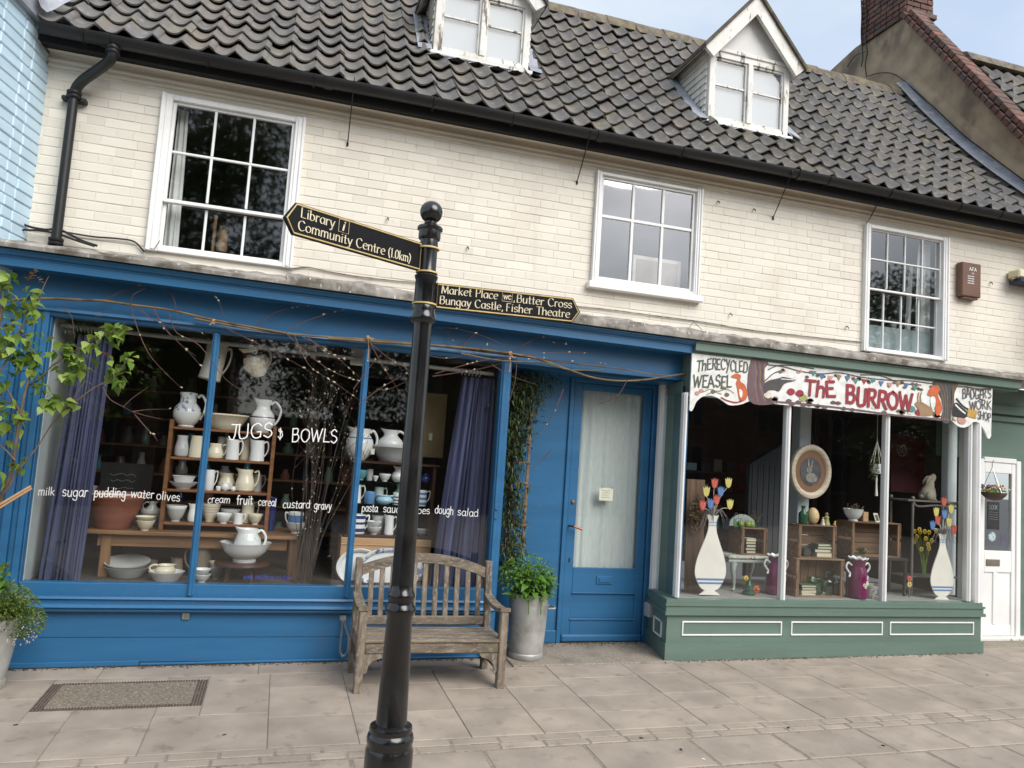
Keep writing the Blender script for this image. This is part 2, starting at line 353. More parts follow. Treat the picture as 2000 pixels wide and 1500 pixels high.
MT['rod'] = overlay(pm('willow_rod', (.155, .105, .048), .65, .3, 7), (.03, .02, .015), 9, (.55, .65), amount=.8)
MT['catkin'] = pm('silver_catkin', (.40, .35, .25), .95, .15, 40, .003, 300)
MT['string'] = pm('jute_string', (.42, .27, .14), .9, .2, 40)
MT['bark'] = pm('young_bark', (.12, .082, .055), .8, .4, 14, .002, 60)
def leafmat(name, c1, c2, tr=.35):
    m, n, l, b = nt(name)
    oi = n.new('ShaderNodeObjectInfo'); a_ = n.new('ShaderNodeAttribute'); a_.attribute_name = 'rnd'
    ad = n.new('ShaderNodeMath'); l.new(oi.outputs['Random'], ad.inputs[0]); l.new(a_.outputs['Fac'], ad.inputs[1])
    fr = n.new('ShaderNodeMath'); fr.operation = 'FRACT'; l.new(ad.outputs[0], fr.inputs[0])
    mx = n.new('ShaderNodeMix'); mx.data_type = 'RGBA'; mx.inputs[6].default_value = rgba(c1); mx.inputs[7].default_value = rgba(c2); l.new(fr.outputs[0], mx.inputs[0])
    l.new(mx.outputs[2], b.inputs['Base Color']); b.inputs['Roughness'].default_value = .42
    tl = n.new('ShaderNodeBsdfTranslucent'); l.new(mx.outputs[2], tl.inputs['Color']); ms = n.new('ShaderNodeMixShader'); ms.inputs[0].default_value = tr
    l.new(b.outputs[0], ms.inputs[1]); l.new(tl.outputs[0], ms.inputs[2]); l.new(ms.outputs[0], n['Material Output'].inputs['Surface'])
    return m
MT['leaf'] = leafmat('apricot_leaf', (.11, .21, .03), (.32, .42, .085))
MT['leafred'] = leafmat('young_red_leaf', (.22, .10, .04), (.30, .17, .07))
MT['herb'] = leafmat('herb_leaf', (.10, .22, .025), (.23, .38, .06))
MT['thymeleaf'] = leafmat('thyme_leaf', (.10, .17, .025), (.25, .33, .08))
MT['sage'] = leafmat('broad_herb_leaf', (.10, .24, .035), (.22, .38, .085))
MT['climber'] = leafmat('climber_leaf', (.030, .055, .016), (.095, .125, .038))
MT['treeleaf'] = leafmat('street_tree_leaf', (.020, .042, .010), (.055, .095, .022), .25)
MT['thyme'] = leafmat('thyme_flower', (.60, .50, .50), (.78, .72, .70))
MT['yellow'] = pm('yellow_petal', (.66, .46, .045), .6, .1, 20)
MT['orange'] = pm('orange_petal', (.55, .12, .035), .6, .1, 20)
MT['violet'] = pm('violet_petal', (.17, .08, .27), .6, .2, 20)
MT['dried'] = pm('dried_flower', (.17, .115, .055), .9, .4, 30)
MT['slate'] = pm('chalkboard', (.016, .017, .018), .6, .3, 12)
MT['chalk'] = pm('chalk', (.30, .31, .31), .9, .1, 30)
MT['stone'] = pm('stone_rabbit', (.33, .29, .22), .8, .2, 12, .002, 60)
MT['wrought'] = pm('grey_metal_stand', (.15, .14, .12), .5, .15, 12)
MT['beigeframe'] = wood('beige_frame', (.50, .43, .33), .5, .15)
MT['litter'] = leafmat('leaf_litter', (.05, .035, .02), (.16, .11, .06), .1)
MT['egg'] = overlay(pm('speckled_egg', (.58, .42, .22), .5, .1, 8), (.26, .17, .075), 38, (.56, .62), amount=.7)
MT['gbottle'] = pm('green_bottle', (.020, .085, .045), .08, .1, 4)
MT['burg'] = pm('burgundy_poster', (.085, .010, .018), .5, .08, 8)
MT['rabbitpic'] = overlay(pm('rabbit_picture', (.075, .075, .085), .6, .35, 12), (.17, .165, .155), 18, (.55, .65), amount=.6)
MT['mount'] = pm('brown_mount', (.20, .105, .055), .6, .12, 8)
MT['browncase'] = pm('brown_plastic', (.135, .065, .040), .4, .1, 8)
MT['lampy'] = pm('cream_lamp_housing', (.66, .60, .42), .5, .06, 6)
MT['darkblue'] = pm('dark_blue_plastic', (.012, .022, .055), .4, .1, 8)
MT['greyplastic'] = pm('grey_plastic', (.36, .37, .40), .5, .06, 6)
# sign colours
for k, c in dict(s_white=(.72, .72, .69), s_green=(.075, .085, .055), s_red=(.28, .022, .035), s_orange=(.50, .11, .030), s_brown=(.105, .065, .048), s_grey=(.06, .055, .055), s_leaf=(.14, .10, .06), s_teal=(.07, .22, .22), s_blue=(.07, .16, .33), s_tan=(.30, .19, .10), s_pink=(.50, .25, .22), s_gold=(.46, .27, .06), s_black=(.018, .018, .02), s_purple=(.13, .075, .085), s_cream=(.60, .57, .49), s_lime=(.30, .31, .10)).items():
    MT[k] = pm(k.replace('s_', 'sign_'), c, .55, .14, 16)
MT['cutout'] = pm('cream_board', (.74, .715, .645), .6, .05, 5)
MT['stripe'] = pm('blue_stripe', (.095, .20, .42), .6, .08, 10)
MT['stripe2'] = pm('pale_blue_stripe', (.30, .46, .58), .6, .08, 10)
MT['tulipr'] = pm('coral_tulip', (.50, .085, .060), .6, .12, 14)
MT['tulipy'] = pm('lemon_tulip', (.62, .54, .16), .6, .10, 14)
MT['tulipb'] = pm('blue_tulip', (.085, .20, .44), .6, .12, 14)
MT['floral'] = overlay(overlay(pm('floral_cloth', (.52, .52, .46), .9, .06, 6), (.07, .12, .06), 32, (.56, .60)), (.33, .08, .09), 22, (.63, .66), w=8)
MT['palegreen'] = overlay(pm('chippy_pale_green', (.40, .44, .40), .6, .08, 6), (.10, .095, .08), 34, (.60, .64), amount=.8)
MT['bkgreen'] = wood('green_book_cloth', (.055, .105, .070), .8, .15); MT['bkcream'] = wood('cream_pages', (.56, .52, .38), .8, .1); MT['bkdark'] = wood('dark_book_cloth', (.022, .040, .030), .8, .2)
MT['apple'] = pm('green_apple', (.22, .31, .06), .35, .2, 8)
MT['patpot'] = overlay(pm('patterned_pot', (.50, .49, .45), .4, .06, 6), (.10, .10, .10), 60, (.5, .55), amount=.8)
def glassmat(name, tint=(1, 1, 1), refl=.08, rough=0.0):
    m = bpy.data.materials.new(name); m.use_nodes = True; n, l = m.node_tree.nodes, m.node_tree.links; n.clear()
    o = n.new('ShaderNodeOutputMaterial'); tr = n.new('ShaderNodeBsdfTransparent'); tr.inputs[0].default_value = rgba(tint)
    gl = n.new('ShaderNodeBsdfGlossy'); gl.inputs['Roughness'].default_value = rough; gl.inputs[0].default_value = (1, 1, 1, 1)
    lw = n.new('ShaderNodeLayerWeight'); lw.inputs['Blend'].default_value = .5; fz = n.new('ShaderNodeMath'); fz.operation = 'POWER'; fz.inputs[1].default_value = 5; l.new(lw.outputs['Facing'], fz.inputs[0])
    mu = n.new('ShaderNodeMath'); mu.operation = 'MULTIPLY_ADD'; mu.inputs[1].default_value = .9; mu.inputs[2].default_value = refl; mu.use_clamp = True      # Schlick for the two faces of a sheet
    tcx = n.new('ShaderNodeTexCoord'); nx = n.new('ShaderNodeTexNoise'); nx.inputs['Scale'].default_value = 2.2; l.new(tcx.outputs['Object'], nx.inputs['Vector'])
    bp = n.new('ShaderNodeBump'); bp.inputs["Strength"].default_value = .02; bp.inputs['Distance'].default_value = .02; l.new(nx.outputs['Fac'], bp.inputs['Height']); l.new(bp.outputs['Normal'], gl.inputs['Normal'])
    mx = n.new('ShaderNodeMixShader'); l.new(fz.outputs[0], mu.inputs[0]); l.new(mu.outputs[0], mx.inputs[0]); l.new(tr.outputs[0], mx.inputs[1]); l.new(gl.outputs[0], mx.inputs[2]); l.new(mx.outputs[0], o.inputs['Surface'])
    return m
MT['glass'] = glassmat('window_glass', (.95, .97, .96), .12, .03)
MT['glass2'] = glassmat('double_window_glass', (.95, .97, .96), .26, .02)
MT['glass3'] = glassmat('old_window_glass', (.95, .97, .96), .18, .025)
MT['plateblack'] = pm('black_plate_paint', (.005, .005, .006), .5, .2, 8, spec=.2)
MT['shopglass'] = glassmat('shop_plate_glass', (.96, .975, .97), .085, .022)
MT['clearglass'] = glassmat('bottle_glass', (.62, .82, .68), .08)
# ================================================================= GROUND
g = MB()
g.quad((-150, -150, gz(-150, -150)*0-.9), (150, -150, -.9), (150, 150, -.9), (-150, 150, -.9))
tag(g.build('ground', MT['asphalt']), 'wide asphalt ground beyond the paving', None, None, 'structure')
# sandy bed under the paving (a little below the slabs)
g = MB(); xs = [-6+i*2.0 for i in range(13)]; ys = [-16, -9, -5, -2.4, -1.0, .5]
for i in range(len(xs)-1):
    for j in range(len(ys)-1):
        g.quad(*[(x, y, gz(x, y)-.0008) for x, y in ((xs[i], ys[j]), (xs[i+1], ys[j]), (xs[i+1], ys[j+1]), (xs[i], ys[j+1]))])
pave = g.build('pavement', MT['joint']); tag(pave, 'stone slab pavement in front of the shops', None, None, 'structure')
def slab(x0, x1, y0, y1, lift=0.0, b=.003, gap=.0017, name='slab', mat='slab', jit=.0015):
    q = MB(); q.cbox(x0+gap, x1-gap, y0+gap, y1-gap, -.03, .004, b)
    dz = lift+rnd(-jit, jit)
    q.v = [(x, y, z+gz(x, y)+dz) for x, y, z in q.v]
    cx, cy_ = (x0+x1)/2, (y0+y1)/2; q.v = [(x-cx, y-cy_, z) for x, y, z in q.v]
    return q.build(name, MT[mat], pave, loc=(cx, cy_, 0))
random.seed(3)
# mat recess and door step leave holes in the slabs
HOLES = [(-1.16, -.285, -.83, -.365)]
def lay(x0, x1, y0, y1):
    for hx0, hx1, hy0, hy1 in HOLES:
        if x0 < hx1 and x1 > hx0 and y0 < hy1 and y1 > hy0:
            if x0 < hx0-.05: lay(x0, hx0, y0, y1)
            if x1 > hx1+.05: lay(hx1, x1, y0, y1)
            a, b_ = max(x0, hx0), min(x1, hx1)
            if y1 > hy1+.03: slab(a, b_, hy1, y1)
            if y0 < hy0-.03: slab(a, b_, y0, hy0)
            return
    if x1-x0 > .05 and y1-y0 > .04: slab(x0, x1, y0, y1)
# courses run away from the wall: strips in X, each with its own slab lengths
x = -2.6
while x < 8.2:
    wd = random.choice([.42, .46, .52, .6])
    if abs(x-(-.285)) < .01: pass
    y = -1.49
    while y < -.29:
        h = random.choice([.28, .36, .42, .5]); 
        if -.29-(y+h) < .14: h = -.29-y
        lay(x, x+wd, y, y+h); y += h
    x += wd
# long narrow course right against the shopfronts
x = -2.6
while x < 8.0:
    L = rnd(.6, 1.0)
    if x < 1.65: slab(x, min(x+L, 1.72), -.29, .0) if x < 1.7 else None
    x += L
x = 3.0
while x < 8.0:
    L = rnd(.6, 1.0); slab(x, x+L, -.29, -.1); x += L
# rough concrete step in the blue doorway and by the white door
s1 = MB(); s1.cbox(1.74, 3.02, -.285, .32, -.04, .012, .006); s1.v = [(a, b_, c+gz(a, b_)) for a, b_, c in s1.v]; s1.build('doorstep', MT['concrete'], pave)
s1 = MB(); s1.cbox(6.08, 7.6, -.09, .30, -.04, .008, .006); s1.v = [(a, b_, c+gz(a, b_)) for a, b_, c in s1.v]; s1.build('doorstep', MT['concrete'], pave)
# band of small setts
x = -2.6
while x < 7.6:
    L = rnd(.17, .27)
    slab(x, x+L, -1.575, -1.49, -.002, .006, .004, 'sett', jit=.0015); x += L
x = -2.5
while x < 7.6:
    L = rnd(.17, .27)
    slab(x, x+L, -1.655, -1.575, -.002, .006, .004, 'sett', jit=.0015); x += L
# big worn flags of the carriageway
y = -1.66
for r_, hh in enumerate((.36, .40, .44, .5, .5)):
    x = -2.6+(.3 if r_ % 2 else 0)
    while x < 6.6:
        L = rnd(.38, .68); slab(x, x+L, y-hh, y, -.002, .007, .006, 'flagstone', jit=.002); x += L
    y -= hh

# ================================================================= THE CREAM BUILDING
bld = empty('cream_building', (0, 0, 0), 'cream painted brick building with a black pantile roof and two dormers', 'building')
XL, XR = -1.70, 7.0
Z0W, Z1W = 2.50, 3.90
# --- window openings in the brickwork (x0,x1,z0,z1)
def rectpx(pts, Y):
    P = [at(a, b_, Y) for a, b_ in pts]      # tl,tr,br,bl
    return ((P[0].x+P[3].x)/2, (P[1].x+P[2].x)/2, (P[2].z+P[3].z)/2, (P[0].z+P[1].z)/2)
W1 = rectpx([(315, 181), (598, 228), (572, 520), (285, 492)], -.03)
W2 = rectpx([(1166, 335), (1370, 370), (1363, 580), (1152, 552)], -.01)
W3 = rectpx([(1692, 440), (1856, 462), (1846, 706), (1682, 684)], -.02)
OPEN = [W1, W2, W3]
ZM = Z_(107, 131, 0)                                          # underside of the eaves moulding
wall = MB(); 
def backing(mb, x0, x1, z0, z1, y0, y1, opens):
    xs = sorted({x0, x1}|{o[0]+.02 for o in opens}|{o[1]-.02 for o in opens})
    for i in range(len(xs)-1):
        a, b_ = xs[i], xs[i+1]; c = (a+b_)/2; zs = [z0]
        for o in opens:
            if o[0] < c < o[1]: zs += [max(z0, o[2]+.02), min(z1, o[3]-.02)]
        zs.append(z1)
        for k in range(0, len(zs), 2):
            if zs[k+1]-zs[k] > .002: mb.box(a, b_, y0, y1, zs[k], zs[k+1])
backing(wall, XL, XR+.9, Z0W, 3.98, .0032, .10, OPEN)
wallo = wall.build('wall', MT['cream'], bld)
COURSE, BL, BH = .0655, .228, .112
random.seed(21)
bricks = []
z = Z0W; row = 0
while z < ZM+.03:
    segs = [(XL+.003, XR+.8)]
    for o in OPEN:
        if z < o[3]-.01 and z+COURSE > o[2]+.01:
            ns = []
            for a, b_ in segs:
                if o[0] > a and o[1] < b_: ns += [(a, o[0]), (o[1], b_)]
                else: ns.append((a, b_))
            segs = ns
    x = XL-.3+(.085 if row % 2 else 0)-rnd(0, .02); head = row % 2
    while x < XR+.8:
        L = (BH if head else BL)+rnd(-.006, .006); head = not head
        for a, b_ in segs:
            p, q = max(x, a), min(x+L, b_)
            if q-p > .03: bricks.append((p+.0002, q-.0002, z+.0018+rnd(-.001, .001), z+COURSE-.0018+rnd(-.002, .001)))
        x += L
    z += COURSE; row += 1
def dist2(b_): c = Vector(((b_[0]+b_[1])/2, 0, (b_[2]+b_[3])/2)); return (c-CAM).length_squared
def inview(p):
    v = p-CAM; dz = v.dot(_fw); return dz > 0 and abs(FPX*v.dot(_r)/dz) < 1020 and abs(FPX*v.dot(_u)/dz) < 770
def seen(b_): return inview(Vector(((b_[0]+b_[1])/2, 0, (b_[2]+b_[3])/2))) and b_[2] > 2.63
bricks.sort(key=lambda b_: (0 if seen(b_) else 1, -(b_[1]-b_[0])*(b_[3]-b_[2])/dist2(b_)))
rest = MB(); rest.r = []
bmesh_cache = {}
for i, (a, b_, c, d) in enumerate(bricks):
    zr_ = round((c-Z0W)/COURSE); yo = .0022*mnoise.noise(Vector((a*1.4, zr_*.9, 2)))+rnd(-.0006, .0006)
    rot = rnd(-.003, .003)
    if i < 300:
        q = MB(); hw, hh = (b_-a)/2, (d-c)/2
        q.cbox(-hw, hw, -.0005, .02, -hh, hh, (.0014, .0018, .0042), jit=.0005)
        o = q.build('brick', MT['cream'], wallo, smooth=60, loc=((a+b_)/2, yo, (c+d)/2)); o.rotation_euler = (rnd(-.012, .012), rot, rnd(-.002, .002))
    else:
        k0 = len(rest.v); rest.cbox(a, b_, -.0005+yo, .02, c, d, (.0014, .0018, .0042), jit=.0005)
        rest.r += [random.random()]*(len(rest.v)-k0)
ro = rest.build('brickwork', MT['cream'], wallo, smooth=60); ro['kind'] = 'stuff'
# --- eaves: moulding, frieze and soffit
e = MB(); zt = ZM
e.mould([(0, zt-.004), (-.022, zt-.004), (-.026, zt+.010), (-.014, zt+.014), (-.016, zt+.026), (-.034, zt+.034), (-.036, zt+.046), (0, zt+.046)], XL+.004, XR+.8, .0)
e.build('eaves_moulding', MT['plaster'], bld)
e = MB(); e.mould([(-.002, zt+.04), (-.012, zt+.047), (-.022, zt+.12), (-.075, 3.985), (.06, 3.985), (.06, zt+.04)], XL+.002, XR+.8); e.build('eaves_frieze', MT['plaster'], bld)
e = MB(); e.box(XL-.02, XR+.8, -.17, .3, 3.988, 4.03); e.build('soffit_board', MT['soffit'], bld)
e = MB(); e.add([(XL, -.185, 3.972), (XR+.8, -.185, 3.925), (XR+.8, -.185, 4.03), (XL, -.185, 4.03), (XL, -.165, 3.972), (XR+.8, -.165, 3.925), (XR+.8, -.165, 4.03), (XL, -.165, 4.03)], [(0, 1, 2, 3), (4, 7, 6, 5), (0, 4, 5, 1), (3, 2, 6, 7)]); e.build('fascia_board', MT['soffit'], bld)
# lumps and nail stubs in the brickwork
for px, py in ((757, 425), (913, 482), (1402, 393), (1472, 408), (1426, 612), (1653, 637), (1934, 551)):
    p = at(px, py, -.008); q = MB(); q.tube([p, p+Vector((.004, -.02, -.012)), p+Vector((.008, -.022, -.03))], [.006, .005, .002], 6); q.build('nail_stub', MT['rust'], bld)

# --- windows of the upper floor
def window(rect, cols, rows, arch, sash, bar, meet=None, sill=None, yf=-.03, pane_mat='glass', casement=False):
    """rows: list of relative glass heights from the top; meet: index of the row after which the meeting rail comes"""
    x0, x1, z0, z1 = rect
    w_ = empty('window', (0, 0, 0), parent=bld)
    f = MB(); a = arch
    for (p, q) in ((x0, x0+a), (x1-a, x1)):                    # jambs with a moulded face
        f.cbox(p, q, yf, .075, z0, z1, .004); s_ = 1 if p == x0 else -1
        xe = p if p == x0 else q
        f.cbox(min(xe, xe+s_*a*.28), max(xe, xe+s_*a*.28), yf-.012, yf+.004, z0, z1, .003)
        f.cbox(min(xe+s_*a*.42, xe+s_*a*.72), max(xe+s_*a*.42, xe+s_*a*.72), yf-.007, yf+.004, z0+.01, z1-.01, .003)
    f.cbox(x0+a, x1-a, yf+.003, .075, z1-a*.55, z1-.002, .004)
    f.cbox(x0+a, x1-a, yf+.003, .075, z0+.002, z0+.035, .004)
    f.build('frame', MT['white'], w_)
    if sill:
        s2 = MB(); s2.cbox(x0-.03, x1+.03, yf-sill, .05, z0-.05, z0+.004, .006); s2.build('sill', MT['white'], w_)
    gx0, gx1, gz0, gz1 = x0+a, x1-a, z0+.035, z1-a*.55
    y0 = yf+.028
    tot = sum(rows); H = gz1-gz0-(len(rows)-1)*0
    zt = gz1; bounds = []
    for k, r_ in enumerate(rows): bounds.append((zt-H*r_/tot, zt)); zt -= H*r_/tot
    st = sash
    fr = MB()
    def sashpart(za, zb, yy):
        fr.cbox(gx0, gx0+st, yy, yy+.03, za, zb, .003); fr.cbox(gx1-st, gx1, yy, yy+.03, za, zb, .003)
        fr.cbox(gx0+st, gx1-st, yy+.001, yy+.029, zb-st*.9, zb, .003); fr.cbox(gx0+st, gx1-st, yy+.001, yy+.029, za, za+st*1.1, .003)
    if meet is None: sashpart(gz0, gz1, y0); ysplit = [y0]*len(rows)
    else:
        zm = bounds[meet][0]; sashpart(zm-.012, gz1, y0); sashpart(gz0, zm+.012, y0+.034); ysplit = [y0]*(meet+1)+[y0+.034]*(len(rows)-meet-1)
    fr.build('sash', MT['white'], w_)
    cw = (gx1-gx0-2*st)/cols
    for k, (za, zb) in enumerate(bounds):
        yy = ysplit[k]
        pa = za+(st*.9 if (k == len(rows)-1 or (meet is not None and k == meet)) else bar/2)
        pb = zb-(st*.9 if (k == 0 or (meet is not None and k == meet+1)) else bar/2)
        for c in range(cols):
            xa = gx0+st+c*cw+(bar/2 if c else 0); xb = gx0+st+(c+1)*cw-(bar/2 if c < cols-1 else 0)
            q = MB(); hw, hh = (xb-xa)/2+.004, (pb-pa)/2+.004; q.quad((-hw, 0, -hh), (hw, 0, -hh), (hw, 0, hh), (-hw, 0, hh))
            o = q.build('pane', MT[pane_mat], w_, loc=((xa+xb)/2, yy+.017, (pa+pb)/2)); o.rotation_euler = (rnd(-.006, .006), 0, rnd(-.006, .006))
            if c:
                q = MB(); xc = gx0+st+c*cw; q.cbox(xc-bar/2, xc+bar/2, yy+.004, yy+.026, pa, pb, .004); q.build('glazing_bar', MT['white'], w_)
        if k and not (meet is not None and k == meet+1):
            q = MB(); q.cbox(gx0+st, gx1-st, yy+.005, yy+.025, zb-bar/2, zb+bar/2, .004); q.build('glazing_bar', MT['white'], w_)
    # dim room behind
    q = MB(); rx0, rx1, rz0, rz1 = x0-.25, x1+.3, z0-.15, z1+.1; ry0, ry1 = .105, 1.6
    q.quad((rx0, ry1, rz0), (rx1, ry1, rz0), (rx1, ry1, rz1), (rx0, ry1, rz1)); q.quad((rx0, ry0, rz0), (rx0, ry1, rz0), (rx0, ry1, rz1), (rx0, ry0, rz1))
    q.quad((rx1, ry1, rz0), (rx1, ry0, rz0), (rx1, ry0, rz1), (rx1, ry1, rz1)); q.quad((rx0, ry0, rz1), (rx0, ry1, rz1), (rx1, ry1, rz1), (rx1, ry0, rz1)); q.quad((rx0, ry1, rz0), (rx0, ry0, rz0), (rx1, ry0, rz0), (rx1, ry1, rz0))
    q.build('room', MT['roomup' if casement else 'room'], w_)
    return w_, (gx0+st, gx1-st, gz0, gz1)
w1, G1 = window(W1, 3, [1.05, 1.02, .98], .072, .022, .018, meet=1)
w2, G2 = window(W2, 3, [.78, 1.25], .05, .024, .026, sill=.035, casement=True, pane_mat='glass2')
w3, G3 = window(W3, 4, [1, 1, 1, 1], .062, .016, .014, meet=1, pane_mat='glass3')
def drape(name, x0, x1, y, z0, z1, mat, folds=5, amp=.02, taper=0.0, label=None, cat='curtain', bunch=0, group=None, skew=0.0, seed=1):
    """hanging cloth: a folded sheet; taper pulls the top together"""
    rs = random.Random(seed); nx, nz_ = folds*8, 26; q = MB(); vs = []
    ph = [rs.uniform(-.6, .6) for _ in range(folds+2)]
    for j in range(nz_+1):
        t = j/nz_; z = z0+(z1-z0)*t; sh = 1-taper*t**1.3; xc = (x0+x1)/2+skew*t
        for i in range(nx+1):
            u = i/nx; X = xc+(u-.5)*(x1-x0)*sh
            k = max(0, min(folds-.001, folds*(u+.05*math.sin(7.3*u+seed)*(1-u)*u*4+.03*math.sin(17*u+2*seed)*(1-u)*u*4+.02*math.sin(2.5*t+9*u)*u*(1-u)))); yy = amp*(math.sin(2*PI*k+ph[int(k)]+.5*math.sin(3*t+k))*(.75+.4*math.sin(5*u+2*t)))+.35*amp*math.sin(4*PI*k+3*t)
            vs.append((X+.15*amp*math.cos(2*PI*k), y+yy, z))
    fs = [(j*(nx+1)+i, j*(nx+1)+i+1, (j+1)*(nx+1)+i+1, (j+1)*(nx+1)+i) for j in range(nz_) for i in range(nx)]
    q.add(vs, fs); o = q.build(name, MT[mat], smooth=80)
    return tag(o, label, cat, group) if label else o
drape('curtain', G1[0]-.01, G1[0]+.085, .14, G1[2], G1[3], 'silk', 2, .012, .3, 'narrow white curtain at the nine pane window', skew=-.012)
drape('curtain', G3[1]-.13, G3[1]+.03, .14, G3[2]+.02, G3[3], 'silk', 3, .014, .1, 'pale net curtain gathered at the sixteen pane window', seed=4)
drape('curtain', G3[1]-.20, G3[1]-.14, .2, G3[2]+.1, G3[3]-.2, 'silk', 2, .012, .5, 'drawn back cream curtain inside the sixteen pane window', skew=.03, seed=5)
q = MB(); q.quad((G3[0], .1, G3[2]), (G3[1], .1, G3[2]), (G3[1], .1, G3[2]+.24), (G3[0], .1, G3[2]+.24)); tag(q.build('window_film', pm('frosted_film', (.30, .37, .38), .5, .1, 5)), 'frosted film over the lowest panes of the sixteen pane window', 'window film')
# things on the bedroom sills
q = MB(); p = at(432, 492, .16)
q.lathe([(0, 0), (.035, 0), (.04, .03), (.03, .09), (.036, .12), (.022, .155), (0, .165)], p, 12); q.cbox(p.x-.07, p.x-.05, p.y, p.y+.03, p.z-.02, p.z+.26, .004); q.add([(p.x-.03, p.y, p.z+.15), (p.x-.005, p.y, p.z+.15), (p.x-.02, p.y, p.z+.20), (p.x+.03, p.y, p.z+.15), (p.x+.022, p.y, p.z+.2)], [(0, 1, 2), (1, 3, 4)])
tag(q.build('ornament', pm('brown_toy', (.20, .12, .06), .9, .3, 20), smooth=40), 'brown animal ornament on the sill of the nine pane window', 'ornament')
A = at(1234, 556, .13); B_ = at(1328, 573, .13); T = at(1238, 497, .13)
q = MB(); q.cbox(A.x, B_.x, .13, .15, A.z, T.z, .003, 0); q.cbox(A.x+.03, B_.x-.03, .126, .14, A.z+.03, T.z-.03, .003, 1)
q.build('framed_picture', [pm('pale_wood_frame', (.62, .56, .50), .6), pm('mount_board', (.36, .29, .25), .7)]); tag(bpy.data.objects['framed_picture'], 'pale wooden picture frame leaning inside the six pane window', 'picture frame')

# --- roof
PROF = [(-.235, 4.085), (.16, 4.47), (.45, 4.755), (.774, 5.10), (1.12, 5.50), (1.44, 5.89), (1.76, 6.31)]
RP = smoothpts([(a, b_, 0) for a, b_ in PROF], 12); RS = [0]
for i in range(1, len(RP)): RS.append(RS[-1]+(RP[i]-RP[i-1]).length)
def roof_at(s_):
    s_ = max(0, min(RS[-1]-1e-6, s_)); i = max(k for k in range(len(RS)-1) if RS[k] <= s_)
    t = (s_-RS[i])/(RS[i+1]-RS[i]); p = RP[i].lerp(RP[i+1], t); d_ = (RP[i+1]-RP[i]).normalized(); return p.x, p.y, d_.x, d_.y
def roof_z(Y):
    for i in range(len(RP)-1):
        if RP[i].x <= Y <= RP[i+1].x: return RP[i].y+(RP[i+1].y-RP[i].y)*(Y-RP[i].x)/(RP[i+1].x-RP[i].x)
    return RP[0].y if Y < RP[0].x else RP[-1].y
q = MB()
for i in range(len(RP)-1):
    a, b_ = RP[i], RP[i+1]; q.quad((XL-.02, a.x+.02, a.y-.05), (XR+.05, a.x+.02, a.y-.05), (XR+.05, b_.x+.02, b_.y-.05), (XL-.02, b_.x+.02, b_.y-.05))
q.quad((XL-.02, RP[-1].x+.02, RP[-1].y-.05), (XR+.05, RP[-1].x+.02, RP[-1].y-.05), (XR+.05, RP[-1].x+2.2, 4.1), (XL-.02, RP[-1].x+2.2, 4.1))
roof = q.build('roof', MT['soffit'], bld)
TW, EXPO, TL = .173, .236, .308
def tile_mesh(seed):
    rs = random.Random(seed); q = MB(); n_ = 13; W = TW+.030; vs = []
    PP = smoothpts([(a, b_, 0) for a, b_ in ((-.1, 1.0), (-.04, 1.05), (.0, .85), (.12, .1), (.28, -.72), (.46, -1), (.64, -.72), (.79, .1), (.9, .85), (.96, 1.05), (1.0, .85), (1.12, .1), (1.22, -.5))], 4)
    def pro(u):                                            # u metres from the tile's left edge
        t = u/TW
        for a, b_ in zip(PP, PP[1:]):
            if a.x <= t <= b_.x: return .0235*(a.y+(b_.y-a.y)*(t-a.x)/max(1e-6, b_.x-a.x))
        return 0
    for layer in (0, 1):
        for v in (0, 1):
            for i in range(n_):
                u = W*i/(n_-1)-.006; up = pro(u)+(.008+.036*(1-v))-(0 if layer == 0 else .012)
                vs.append((u+rs.uniform(-.001, .001), (v*TL)+(rs.uniform(-.003, .003) if v == 0 else 0), up))
    fs = []
    for i in range(n_-1):
        fs.append((i, i+1, n_+i+1, n_+i)); fs.append((2*n_+i, 2*n_+i+1, i+1, i))
    fs.append((0, n_, 3*n_, 2*n_)); fs.append((n_-1, 3*n_-1, 4*n_-1, 2*n_-1))
    q.add(vs, fs); return q
TM = [tile_mesh(k) for k in range(5)]
TMESH = [q.mesh('pantile', MT['tile'], 50) for q in TM]
# dormer footprints (front plane Y, x range)
DORM = [dict(px=((845, 96), (1030, 139)), top=None), dict(px=((1380, 236), (1536, 263)), top=(1395, 105))]
for D in DORM:
    Y = .3
    for _ in range(40):
        z_ = (at(*D['px'][0], Y).z+at(*D['px'][1], Y).z)/2; Y += (z_-roof_z(Y)-.03)*.5
    D['Y'] = Y; D['x0'] = at(*D['px'][0], Y).x; D['x1'] = at(*D['px'][1], Y).x; D['z'] = z_
D2 = DORM[1]; D2['zt'] = (at(1395, 100, D2['Y']).z+at(1545, 134, D2['Y']).z)/2; D2['za'] = at(1482, -8, D2['Y']-.1).z
D1 = DORM[0]; D1['zt'] = at(1040, 8, D1['Y']).z; D1['za'] = D1['zt']+(D2['za']-D2['zt'])
tiles = []; random.seed(5)
nrow = int(RS[-1]/EXPO)
for r_ in range(nrow):
    s_ = r_*EXPO-.03
    py, pz, ty, tz = roof_at(max(0, s_)+EXPO*.4); by, bz, _, _ = roof_at(max(0, s_))
    if s_ < 0: by -= ty*.03; bz -= tz*.03
    x = XL-.02; c = 0
    while x < XR-.06:
        ok = True
        for D in DORM:
            xc_ = x+TW/2; xm_ = (D['x0']+D['x1'])/2; hw_ = (D['x1']-D['x0'])/2+.1
            if abs(xc_-xm_) < hw_-.12 and by+.12 > D['Y'] and bz+.16 < D['za']-(D['za']-D['zt'])*abs(xc_-xm_)/hw_: ok = False
        if ok: tiles.append((x+rnd(-.004, .004), by, bz, ty, tz, r_))
        x += TW
